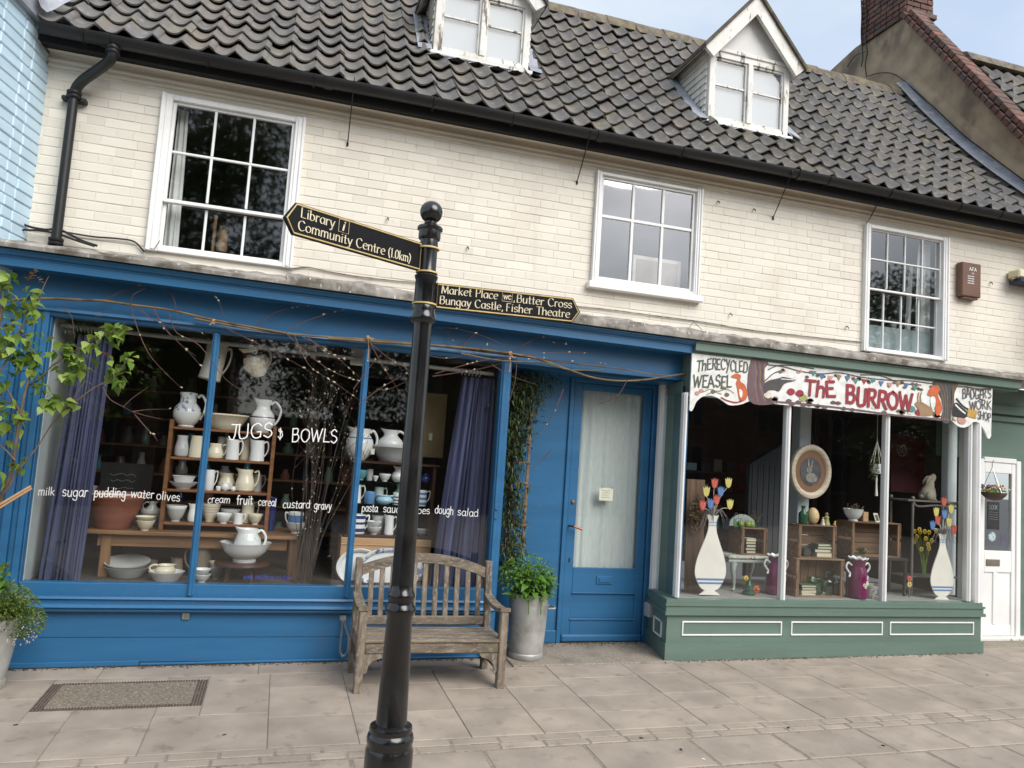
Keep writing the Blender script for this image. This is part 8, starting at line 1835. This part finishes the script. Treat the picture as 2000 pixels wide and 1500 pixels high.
zlow = (Z_(735, 1212, yB)+Z_(930, 1210, yB))/2
q = MB(); q.cbox(bl+tl, br_-tl, yback(zlow)-.015, yback(zlow)+.015, zlow-.03, zlow+.03, .006); BN(q).build('lower_back_rail', MT['benchx'], bn)
zend = Z_(705, 1123, yB); zmid = Z_(835, 1083, yB)
n_ = 24; q = MB(); vs = []
for i in range(n_+1):
    u = i/n_; x = bl+tl+(br_-bl-2*tl)*u; k = 1-(2*u-1)**2; zt_ = ztop_-.045+(zmid-ztop_+.045)*k; zb_ = zt_-.062-.008*(1-k); y = yback(zt_)
    vs += [(x, y-.02, zb_), (x, y-.016, zt_), (x, y+.016, zt_), (x, y+.016, zb_)]
q.add(vs, [(4*i+k, 4*i+4+k, 4*i+4+(k+1) % 4, 4*i+(k+1) % 4) for i in range(n_) for k in range(4)]+[(0, 1, 2, 3), (4*n_+3, 4*n_+2, 4*n_+1, 4*n_)]); BN(q).build('top_rail', MT['benchx'], bn, 40)
xs_ = [X_(724+21.1*k, 1160, yB) for k in range(11)]
for x in xs_:
    u = (x-bl-tl)/(br_-bl-2*tl); k = 1-(2*u-1)**2; zt_ = ztop_-.045+(zmid-ztop_+.045)*k-.05; q = MB(); q.cbox(x-.0175, x+.0175, -.008, .008, zlow+.02, zt_, .004)
    q.v = [(a, b_+yback(c), c) for a, b_, c in q.v]; BN(q).build('back_slat', MT['bench'], bn)
# security chain on the riser
o = empty('chain', (X_(670, 1205, BY-.02), BY-.02, Z_(670, 1205, BY-.02)), 'short steel chain hanging from a plate beside the bench', 'chain'); q = MB(); q.cbox(-.022, .022, .004, .019, -.03, .012, .003); q.build('plate', MT['galv'], o)
P = [at(a, b_, BY-.03)-o.location for a, b_ in ((668, 1212), (667, 1232), (665, 1252), (664, 1270), (669, 1282), (676, 1276), (680, 1262), (681, 1245), (674, 1222), (672, 1212))]; P = smoothpts([tuple(p) for p in P], 4)
for i in range(len(P)-1):
    c = (P[i]+P[i+1])/2; t = (P[i+1]-P[i]).normalized(); a = t.orthogonal().normalized(); b_ = t.cross(a); s_ = a if i % 2 else b_
    q = MB(); q.tube([c+t*.013*math.cos(k)+s_*.007*math.sin(k) for k in [2*PI*j/8 for j in range(8)]], .0026, 5, closed=True); q.build('link', MT['steel'], o, 60)

# ================================================================= DUSTBIN PLANTER WITH HERBS
def leafblade(q, base, d_, L, W, rs, curl=.35):
    d_ = d_.normalized(); s_ = d_.cross(Vector((0, 0, 1))); s_ = s_.normalized() if s_.length > 1e-3 else Vector((1, 0, 0)); up = s_.cross(d_)
    a = base; b_ = base+d_*L*.45+up*L*.10; c = base+d_*L+up*(-curl*L)
    q.add([a, b_+s_*W/2+up*.004, b_-up*.002, b_-s_*W/2+up*.004, c], [(0, 1, 2), (0, 2, 3), (1, 4, 2), (2, 4, 3)])
    if q.r is not None: q.r += [rs.random()]*5
bc = Vector((X_(1026, 1280, -.07), -.07, gz(1.85, -.07)+.012)); hb = Z_(1026, 1168, -.07)-Z_(1026, 1288, -.07)+.02
o = empty('dustbin_planter', tuple(bc), 'dented galvanised dustbin planted with herbs beside the blue door', 'planter')
rb, rt_ = .127, .147
def dent(x, y, z, a): k = 1+.014*math.sin(3*a+z*9)+.010*math.sin(7*a-z*14); return x*k, y*k, z
q = MB(); q.lathe([(0, .0), (rb, .0), (rb+.004, .006), (rb+.004, .035), (rb-.002, .042), (rb, .05), (rb+(rt_-rb)*.5, hb*.5), (rt_, hb-.012), (rt_+.007, hb-.008), (rt_+.007, hb+.002), (rt_-.002, hb), (rt_-.01, hb-.05), (0, hb-.05)], (0, 0, 0), 40, warp=dent); q.build('bin', MT['galv'], o, 40)
q = MB(); q.tube(smoothpts([(rt_-.004, -.05, hb-.11), (rt_+.045, -.055, hb-.105), (rt_+.05, .0, hb-.10), (rt_+.045, .05, hb-.105), (rt_-.004, .05, hb-.11)], 4), .007, 7); q.build('handle', MT['galv'], o, 60)
rs = random.Random(31); q = MB(); q.r = []
for k in range(760):
    a = rs.uniform(0, 2*PI); r_ = .21*math.sqrt(rs.random()); z_ = hb+.03+rs.uniform(0, .27)*(1-(r_/.24)**2*.75); p = Vector((r_*math.cos(a)-.02, r_*math.sin(a)*.75, z_)); leafblade(q, p, Vector((math.cos(a)+rs.uniform(-.8, .8), math.sin(a)+rs.uniform(-.8, .8), rs.uniform(-.1, .9))), rs.uniform(.026, .046), rs.uniform(.014, .023), rs)
c_ = q.build('small_leaves', MT['herb'], o); c_['kind'] = 'stuff'
lm = []
for k in range(4): q = MB(); q.r = None; leafblade(q, Vector((0, 0, 0)), Vector((0, -1, 0)), .09, .05, rs, .12+.07*k); lm.append(q.mesh('leaf', MT['sage'], 60))
for k in range(150):
    a = -PI/2+rs.gauss(0, .75); r_ = rs.uniform(.06, .16); p = Vector((r_*math.cos(a)*1.0-.005, r_*math.sin(a)*.9, hb+rs.uniform(-.03, .14)-max(0, r_-.12)*.4)); M_ = Matrix.Translation(p) @ Matrix.Rotation(a+PI/2+rs.uniform(-.5, .5), 4, 'Z') @ Matrix.Rotation(rs.uniform(-.9, .35), 4, 'X') @ Matrix.Rotation(rs.uniform(-.5, .5), 4, 'Y') @ Matrix.Scale(rs.uniform(.55, 1.2), 4); inst('leaf', lm[k % 4], o, M_)
q = MB()
for k in range(40): a = rs.uniform(0, 2*PI); r_ = rs.uniform(.03, .2); q.tube([(r_*.3*math.cos(a), r_*.3*math.sin(a), hb-.03), (r_*.7*math.cos(a), r_*.6*math.sin(a), hb+.10), (r_*math.cos(a), r_*.7*math.sin(a), hb+.2*(1-r_))], .003, 5)
for a in (-1.9, -1.3, .1, .3): q.tube(smoothpts([(.06*math.cos(a), .1*math.sin(a), hb), (.15*math.cos(a), .16*math.sin(a), hb-.03), (.16*math.cos(a), .17*math.sin(a), hb-.13)], 4), .004, 5)
q.build('stalks', MT['herb'], o)

# ================================================================= TRELLIS AND CLIMBER
tr = empty('trellis', (X_(1010, 1200, .16), .16, gz(1.8, .1)), 'brown wooden trellis on the blue panel beside the door', 'trellis')
def TRp(px, py): p = at(px, py, .16); return p-tr.location
for (ax, ay), (bx_, by_) in (((1038, 775), (1022, 1085)), ((1003, 765), (990, 1085)), ((976, 760), (962, 1085))):
    a, b_ = TRp(ax, ay), TRp(bx_, by_); x = (a.x+b_.x)/2; q = MB(); q.cbox(x-.011, x+.011, -.006, .008, b_.z, a.z, .002); q.build('upright', MT['lattice'], tr)
for py in (785, 824, 865, 903, 944, 986, 1027, 1066):
    a = TRp(975, py-3); b_ = TRp(1036-(py-785)*.05, py); q = MB(); z_ = (a.z+b_.z)/2; q.cbox(a.x, b_.x+.012, -.02, -.007, z_-.009, z_+.009, .002); q.build('rail', MT['lattice'], tr)
cl = empty('climber', (X_(1000, 1150, .1), .1, hb*0+gz(1.8, .1)), 'dark leaved climber growing up the trellis', 'climbing plant'); q = MB(); q.r = []; rs = random.Random(17)
path = [(1000, 1110, 24), (1000, 1050, 26), (1000, 990, 26), (995, 940, 26), (1000, 890, 30), (1005, 850, 34), (1012, 800, 38), (1020, 765, 50), (1032, 730, 64)]
for i in range(len(path)-1):
    for k in range(190 if i < 5 else 330):
        t = rs.random(); px = path[i][0]*(1-t)+path[i+1][0]*t; py = path[i][1]*(1-t)+path[i+1][1]*t; wd_ = path[i][2]*(1-t)+path[i+1][2]*t
        p = at(px+rs.gauss(0, .5)*wd_, py+rs.uniform(-8, 8), .1+rs.uniform(-.05, .08))-cl.location; leafblade(q, p, Vector((rs.uniform(-1, 1), rs.uniform(-1, .1), rs.uniform(-1, .5))), rs.uniform(.045, .08), rs.uniform(.013, .022), rs)
c_ = q.build('foliage', MT['climber'], cl); c_['kind'] = 'stuff'
q = MB()
for k in range(4):
    P = [at(a+rs.uniform(-8, 8), b_, .12)-cl.location for a, b_, _ in path]; q.tube(smoothpts([tuple(p) for p in P], 3), .004, 5)
q.build('stems', MT['bark'], cl, 60)

# ================================================================= WILLOW GARLAND ALONG THE FASCIA
gl_ = empty('willow_garland', (X_(700, 660, -.2), -.2, Z_(700, 660, -.2)), 'garland of willow rods and catkins tied along the blue fascia', 'garland')
q, tw, ck = MB(), MB(), MB(); rs = random.Random(40)
def GP(px, py, Y): return at(px, py, Y)-gl_.location
rods = [([(20, 586), (100, 584), (160, 585), (200, 588), (260, 595), (330, 606), (415, 625), (500, 640), (560, 650)], .0095, -.17), ([(380, 622), (480, 640), (560, 652), (640, 657), (720, 662), (800, 670), (880, 679), (1000, 689)], .008, -.16), ([(640, 660), (760, 668), (860, 676), (960, 686), (1040, 698), (1080, 712), (1120, 726), (1160, 738), (1210, 743), (1260, 742), (1300, 736), (1350, 728)], .010, -.17), ([(860, 676), (960, 690), (1050, 700), (1130, 712), (1220, 722), (1280, 732), (1345, 733)], .006, -.15), ([(900, 690), (980, 705), (1060, 708), (1110, 722), (1180, 724)], .005, -.2)]
for pts, r_, Y in rods:
    P = smoothpts([tuple(GP(a, b_+rs.uniform(-1, 1), Y+rs.uniform(-.01, .01))) for a, b_ in pts], 6); q.tube(P, [r_*(1-.35*i/len(P)) for i in range(len(P))], 8)
q.build('rods', MT['rod'], gl_, 60)
tws = [([(200, 588), (240, 568), (280, 556), (320, 554), (375, 556)], 2), ([(255, 592), (262, 575), (290, 560)], 0), ([(320, 555), (338, 580), (345, 610), (350, 640)], 0), ([(400, 562), (425, 585), (438, 620)], 3), ([(255, 596), (268, 640), (290, 690), (320, 725), (352, 756)], 2), ([(300, 602), (318, 635), (340, 660), (370, 690), (390, 712)], 3), ([(300, 602), (320, 640), (355, 675), (382, 695)], 4), ([(330, 612), (345, 650), (390, 675), (440, 740), (490, 772)], 1), ([(265, 598), (300, 625), (340, 637), (385, 645), (400, 655)], 2),
       ([(200, 756), (215, 780), (240, 794), (258, 804)], 0), ([(240, 795), (262, 775), (290, 756)], 0), ([(258, 804), (290, 800), (330, 799)], 1), ([(258, 804), (285, 812), (315, 818)], 0), ([(262, 808), (285, 835), (300, 850), (308, 862)], 3), ([(125, 603), (140, 620), (145, 660)], 0),
       ([(500, 640), (520, 620), (560, 603), (600, 598), (660, 595), (735, 592)], 9), ([(560, 648), (590, 630), (630, 616), (660, 607), (700, 600)], 8), ([(560, 652), (600, 690), (640, 720), (680, 738), (705, 745)], 10), ([(575, 655), (590, 690), (610, 720), (650, 745), (700, 780)], 12), ([(590, 658), (625, 675), (660, 700), (700, 735)], 9), ([(600, 658), (640, 690), (670, 700)], 5), ([(440, 640), (490, 665), (560, 700), (620, 735)], 5),
       ([(720, 664), (745, 710), (770, 750), (795, 785)], 2), ([(720, 668), (760, 700), (800, 725), (815, 760)], 2), ([(700, 790), (740, 760), (775, 740), (800, 728)], 6), ([(735, 760), (760, 760), (800, 742)], 5), ([(850, 730), (900, 715), (940, 705), (980, 700), (1040, 708)], 6), ([(845, 735), (880, 730), (940, 720), (1000, 705), (1060, 700)], 5), ([(850, 640), (890, 642), (940, 655), (1000, 680)], 2), ([(870, 645), (890, 670), (930, 690)], 1), ([(900, 680), (930, 650), (960, 640), (1010, 650), (1080, 668), (1110, 672)], 6), ([(1000, 690), (1040, 665), (1080, 655), (1140, 650)], 7), ([(1020, 695), (1060, 690), (1110, 688), (1150, 690)], 6), ([(1040, 700), (1100, 705), (1160, 708), (1200, 712)], 6),
       ([(1010, 700), (1005, 750), (990, 800), (985, 850)], 0), ([(960, 712), (1000, 735), (1050, 752)], 0), ([(1225, 742), (1210, 768), (1185, 784), (1160, 792)], 0), ([(1100, 760), (1085, 800), (1065, 835), (1055, 850)], 2), ([(1075, 880), (1050, 905), (1025, 920)], 0), ([(820, 690), (870, 700), (920, 690), (960, 670)], 3), ([(690, 760), (720, 720), (735, 700)], 1)]
for pts, n_ in tws:
    Y = -.17+rs.uniform(-.05, .03); P = [tuple(GP(a, b_, Y-.02*i*rs.random())) for i, (a, b_) in enumerate(pts)]; twig(tw, ck, P, .0038, rs, (n_*2+2)//3, .9)
tw.build('twigs', MT['twig'], gl_, 60); c_ = ck.build('catkins', MT['catkin'], gl_, 60); c_['kind'] = 'stuff'
for px, py, tail in ((417, 628, 0), (719, 660, 45), (996, 690, 35), (1346, 732, 0)):
    b_ = GP(px, py, -.18); q = MB()
    for k in range(5): q.tube([b_+Vector((rs.uniform(-.012, .012), .012*math.cos(t), .014*math.sin(t))) for t in [2*PI*i/8 for i in range(8)]], .003, 5, closed=True)
    for k in range(3): q.tube([b_, b_+Vector((rs.uniform(-.04, .04), -.02, rs.uniform(-.04, .02)))], [.005, .003], 5)
    if tail: e_ = GP(px-1, py+tail, -.19); q.tube([b_, b_.lerp(e_, .5)+Vector((.006, 0, 0)), e_], .004, 6); q.ball(e_, .008, 7, 5)
    q.build('string_tie', MT['string'], gl_, 60)

# ================================================================= YOUNG TREE AT THE EDGE
ty = -.62; base = Vector((-1.93, ty-.12, gz(-1.9, ty)))
tree = empty('young_tree', tuple(base), 'young fruit tree with fresh green leaves before the blue pilaster', 'tree')
def TP(px, py, dy=0.0): return at(px, py, ty+dy)-base
q = MB()
br = [[(-40, 1180), (-22, 1080), (0, 980), (20, 930), (32, 860), (42, 800), (52, 755), (70, 706)], [(52, 755), (78, 740), (102, 714), (130, 700), (165, 690)], [(0, 972), (18, 950), (35, 920), (60, 890), (80, 862), (100, 830), (125, 800), (145, 775), (168, 742)], [(40, 806), (20, 770), (5, 750), (-15, 735)], [(35, 800), (15, 785), (-10, 800)], [(-22, 1080), (-30, 900), (-20, 760), (-5, 660), (5, 590), (8, 540)], [(-20, 760), (20, 690), (40, 640), (70, 600), (85, 560), (95, 540)], [(70, 706), (62, 690), (50, 680)], [(102, 714), (140, 690), (175, 668), (205, 655), (245, 630)], [(130, 800), (180, 760), (225, 735), (250, 700)], [(30, 900), (12, 880), (-8, 862)]]
for i, pts in enumerate(br):
    P = smoothpts([tuple(TP(a, b_, .03*math.sin(i*1.7+j))) for j, (a, b_) in enumerate(pts)], 4); r0 = (.014 if i in (0, 5) else .006); q.tube(P, [r0*(1-.65*k/len(P)) for k in range(len(P))], 7)
q.tube([tuple(TP(-40, 1180)), (.03, 0, .25), (0, 0, -.03)], [.016, .02, .026], 8); q.build('trunk', MT['bark'], tree, 60)
def leafmesh(seed):
    rs = random.Random(seed); q = MB(); L, W = .056, .047; vs = [(0, 0, 0)]
    cs = [(.18, .36), (.42, .5), (.68, .34), (.86, .14)]; mid = []
    for t, w_ in cs: dz = -.25*L*t*t+rs.uniform(-.002, .002); vs += [(-w_*W, t*L, dz+.10*w_*W*2), (0, t*L, dz), (w_*W, t*L, dz+.10*w_*W*2)]
    vs.append((0, L*1.06, -.32*L)); fs = [(0, 2, 1), (0, 3, 2)]
    for i in range(3): a = 1+3*i; fs += [(a, a+1, a+4, a+3), (a+1, a+2, a+5, a+4)]
    fs += [(10, 11, 13), (11, 12, 13)]; q.add(vs, fs); return q.mesh('leaf', MT['leaf'], 80)
LM = [leafmesh(k) for k in range(4)]; LR = [m_.copy() for m_ in LM]
for m_ in LR: m_.materials[0] = MT['leafred']
rs = random.Random(55); nleaf = 0; rest = MB(); rest.r = []
clusters = [(12, 545, 12, 22, 14), (20, 600, 26, 30, 20), (10, 650, 24, 28, 18), (62, 575, 16, 26, 14), (68, 612, 14, 20, 12), (55, 668, 28, 22, 18), (45, 700, 24, 24, 20), (60, 725, 18, 18, 14), (20, 690, 20, 20, 12), (125, 680, 26, 18, 22), (150, 700, 26, 18, 16), (145, 728, 26, 22, 22), (178, 672, 16, 12, 8), (205, 650, 18, 18, 15), (240, 640, 18, 14, 13), (222, 722, 20, 18, 17), (252, 702, 14, 14, 9), (230, 745, 16, 10, 8), (100, 785, 20, 18, 16), (130, 790, 16, 14, 10), (80, 762, 12, 10, 6), (145, 785, 10, 8, 4), (15, 800, 18, 24, 14), (40, 815, 14, 14, 8), (8, 745, 14, 16, 8), (40, 906, 12, 12, 8), (5, 930, 8, 14, 4), (25, 855, 10, 10, 3), (10, 1095, 14, 10, 5), (8, 830, 16, 14, 8)]
for cx, cy_, wx, wy, n_ in clusters:
    for k in range(int(n_*1.2)):
        px, py = cx+rs.gauss(0, .55)*wx, cy_+rs.gauss(0, .55)*wy; p = TP(px, py, rs.uniform(-.06, .06))
        M_ = Matrix.Translation(p) @ Matrix.Rotation(rs.uniform(-PI, PI), 4, 'Z') @ Matrix.Rotation(rs.uniform(-1.3, .2), 4, 'X') @ Matrix.Rotation(rs.uniform(-.6, .6), 4, 'Y') @ Matrix.Scale(rs.uniform(.75, 1.25), 4); kk = rs.randrange(4); nleaf += 1
        if nleaf % 2: inst('leaf', LM[kk], tree, M_)
        else: rest.add([M_ @ v.co for v in LM[kk].vertices], [tuple(f.vertices) for f in LM[kk].polygons]); rest.r += [rs.random()]*len(LM[kk].vertices)
for px, py in ((63, 543), (67, 536), (58, 548), (76, 548), (192, 618), (202, 614), (205, 693), (210, 696), (5, 775), (8, 870), (12, 640), (125, 672), (45, 650)):
    for k in range(3): M_ = Matrix.Translation(TP(px+rs.uniform(-4, 4), py+rs.uniform(-4, 4))) @ Matrix.Rotation(rs.uniform(-PI, PI), 4, 'Z') @ Matrix.Rotation(rs.uniform(.1, 1.2), 4, 'X') @ Matrix.Scale(.55, 4); inst('leaf', LR[rs.randrange(4)], tree, M_)
c_ = rest.build('foliage', MT['leaf'], tree, 80); c_['kind'] = 'stuff'
# bamboo canes
o = empty('bamboo_canes', tuple(at(30, 970, -.6)), 'pair of short bamboo canes poking in from the young tree', 'canes')
for k, (a, b_) in enumerate((((-30, 1003), (60, 950)), ((-30, 1010), (62, 954)))): q = MB(); q.tube([at(*a, -.6)-o.location, at(*b_, -.6)-o.location], .008-.002*k, 8); q.build('cane', MT['peach'], o, 50)

# ================================================================= ZINC POT WITH THYME
pc = Vector((X_(-28, 1350, -.42), -.42, gz(-1.5, -.42)+.004)); o = empty('zinc_pot', tuple(pc), 'tall zinc pot of flowering thyme beside the young tree', 'planter'); hp_ = Z_(10, 1205, -.42)-Z_(10, 1345, -.42)
rb_ = X_(6, 1345, -.42)-pc.x; rt2 = X_(42, 1215, -.42)-pc.x
q = MB(); q.lathe([(0, 0), (rb_, 0), (rb_+.004, .01), (rb_+.003, .05), (rb_, .055), ((rb_+rt2)/2, hp_*.5), (rt2, hp_), (rt2+.006, hp_+.004), (rt2-.01, hp_), (rt2-.02, hp_-.04), (0, hp_-.04)], (0, 0, 0), 36, warp=dent); q.build('pot', overlay(pm('white_zinc', (.40, .40, .38), .5, .15, 6, metal=.3), (.22, .24, .16), 6, (.52, .66), amount=.6, stretch=(1, 1, .4)), o, 40)
q = MB(); q.tube(smoothpts([(rt2-.01, -.03, hp_-.05), (rt2+.03, -.03, hp_-.06), (rt2+.035, 0, hp_-.06), (rt2+.03, .03, hp_-.06)], 4), .006, 6); q.build('handle', MT['wrought'], o, 60)
rs = random.Random(77); q = MB(); q.r = []
for k in range(2200):
    v = Vector((rs.gauss(0, .5), rs.gauss(0, .45), rs.gauss(0, .5))); v = v.normalized()*min(1, v.length); p = Vector((v.x*.20+.045, v.y*.16, hp_+.05+v.z*.15-.09*max(0, v.x))); leafblade(q, p, Vector((v.x+rs.uniform(-.5, .5), v.y+rs.uniform(-.5, .5), rs.uniform(0, 1))), rs.uniform(.02, .034), rs.uniform(.012, .018), rs)
c_ = q.build('thyme_leaves', MT['thymeleaf'], o); c_['kind'] = 'stuff'
q = MB(); q.r = []
for k in range(260):
    v = Vector((rs.gauss(0, .5), -abs(rs.gauss(0, .5)), rs.gauss(0, .5))).normalized(); p = Vector((v.x*.195+.045, v.y*.17, hp_+.03+v.z*.16-.09*max(0, v.x)))
    if v.z < .45: leafblade(q, p, v+Vector((rs.uniform(-.5, .5), 0, rs.uniform(0, .8))), .012, .010, rs)
c_ = q.build('thyme_flowers', MT['thyme'], o); c_['kind'] = 'stuff'
for k in range(16):
    a = rs.uniform(0, 2*PI); M_ = Matrix.Translation((.03+.07*math.cos(a)-.06, .07*math.sin(a)-.08, hp_+.19+rs.uniform(-.03, .05))) @ Matrix.Rotation(a, 4, 'Z') @ Matrix.Rotation(rs.uniform(-.6, .4), 4, 'X') @ Matrix.Scale(1.0, 4); inst('leaf', lm[k % 4], o, M_)

# ================================================================= IRON MAT SET IN THE PAVING
hx0, hx1, hy0, hy1 = HOLES[0]
o = empty('ground_grating', ((hx0+hx1)/2, (hy0+hy1)/2, gz((hx0+hx1)/2, (hy0+hy1)/2)), 'rusty ribbed iron frame filled with pebbly concrete in the paving', 'grating')
def GRel(q): q.v = [(x-o.location.x, y-o.location.y, z+gz(x, y)-o.location.z) for x, y, z in q.v]; return q
q = MB(); q.cbox(hx0+.06, hx1-.06, hy0+.035, hy1-.03, -.02, .003, .002); GRel(q).build('concrete_fill', MT['aggregate'], o)
for k in range(4): q = MB(); d_ = .016*k; q.cbox(hx0+.004+d_, hx0+.014+d_, hy0+.004, hy1-.004, -.02, .006, .003); GRel(q).build('rib', MT['rust'], o); q = MB(); q.cbox(hx1-.014-d_, hx1-.004-d_, hy0+.004, hy1-.004, -.02, .006, .003); GRel(q).build('rib', MT['rust'], o)
n_ = 48
for k in range(n_):
    x = hx0+.066+(hx1-hx0-.132)*k/(n_-1)
    for y0, y1 in ((hy0+.004, hy0+.034), (hy1-.028, hy1-.004)): q = MB(); q.cbox(x-.005, x+.005, y0, y1, -.02, .006, .002); GRel(q).build('rib', MT['rust'], o)
q = MB(); q.box(hx0+.002, hx1-.002, hy0+.002, hy1-.002, -.03, -.004); GRel(q).build('frame_bed', MT['rust'], o)
# scraps on the paving
rs = random.Random(91)
lit = [(30, 1418, 'small dark pebble near the iron grating', 'slate'), (438, 1437, 'dark leaf scrap on the paving below the chain', 'rust'), (1725, 1458, 'dark stone chip on the big flags', 'slate'), (1540, 1423, 'dark stone chip beside the setts', 'slate'), (1252, 1443, 'dark blot of gum on the big flags', 'slate'), (1928, 1320, 'thin black scrap on the paving before the white door', 'ink'), (1374, 1485, 'white scrap of paper on the big flags', 'paper'), (1330, 1466, 'tiny dark pebble on the big flags', 'slate')]
for px, py, lab, m_ in lit:
    p = grd(px, py); q = MB(); q.cbox(-.009, .009, -.006, .006, 0, .004, .0015, jit=.002); x = q.build('scrap', MT[m_], None, None, (p.x, p.y, gz(p.x, p.y)+.004)); x.rotation_euler = (0, 0, rs.uniform(0, 3)); tag(x, lab, 'scrap')

# litter gathered along the foot of the shopfronts
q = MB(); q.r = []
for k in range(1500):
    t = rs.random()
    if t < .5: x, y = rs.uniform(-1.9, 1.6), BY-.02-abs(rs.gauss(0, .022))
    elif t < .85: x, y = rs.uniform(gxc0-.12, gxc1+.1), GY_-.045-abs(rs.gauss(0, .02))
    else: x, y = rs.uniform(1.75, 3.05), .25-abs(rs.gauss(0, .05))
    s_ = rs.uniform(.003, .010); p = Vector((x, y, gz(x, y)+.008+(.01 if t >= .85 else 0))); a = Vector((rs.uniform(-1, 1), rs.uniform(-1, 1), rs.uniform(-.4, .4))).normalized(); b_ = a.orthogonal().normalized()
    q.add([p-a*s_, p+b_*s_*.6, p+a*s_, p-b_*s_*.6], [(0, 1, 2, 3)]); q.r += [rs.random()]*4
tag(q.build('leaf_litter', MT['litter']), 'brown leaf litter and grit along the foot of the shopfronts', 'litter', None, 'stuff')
q = MB(); q.cbox(-2.4, xpost1-.01, BY-.012, BY+.03, -.05, .03, .002); q.v = [(x, y, z+gz(x, y)*(1 if z > 0 else 1)-.018) for x, y, z in q.v]; q.build('grime_shadow_strip', MT['soffit'], SH)  # near-black strip below the plinth: grime plus painted contact shadow
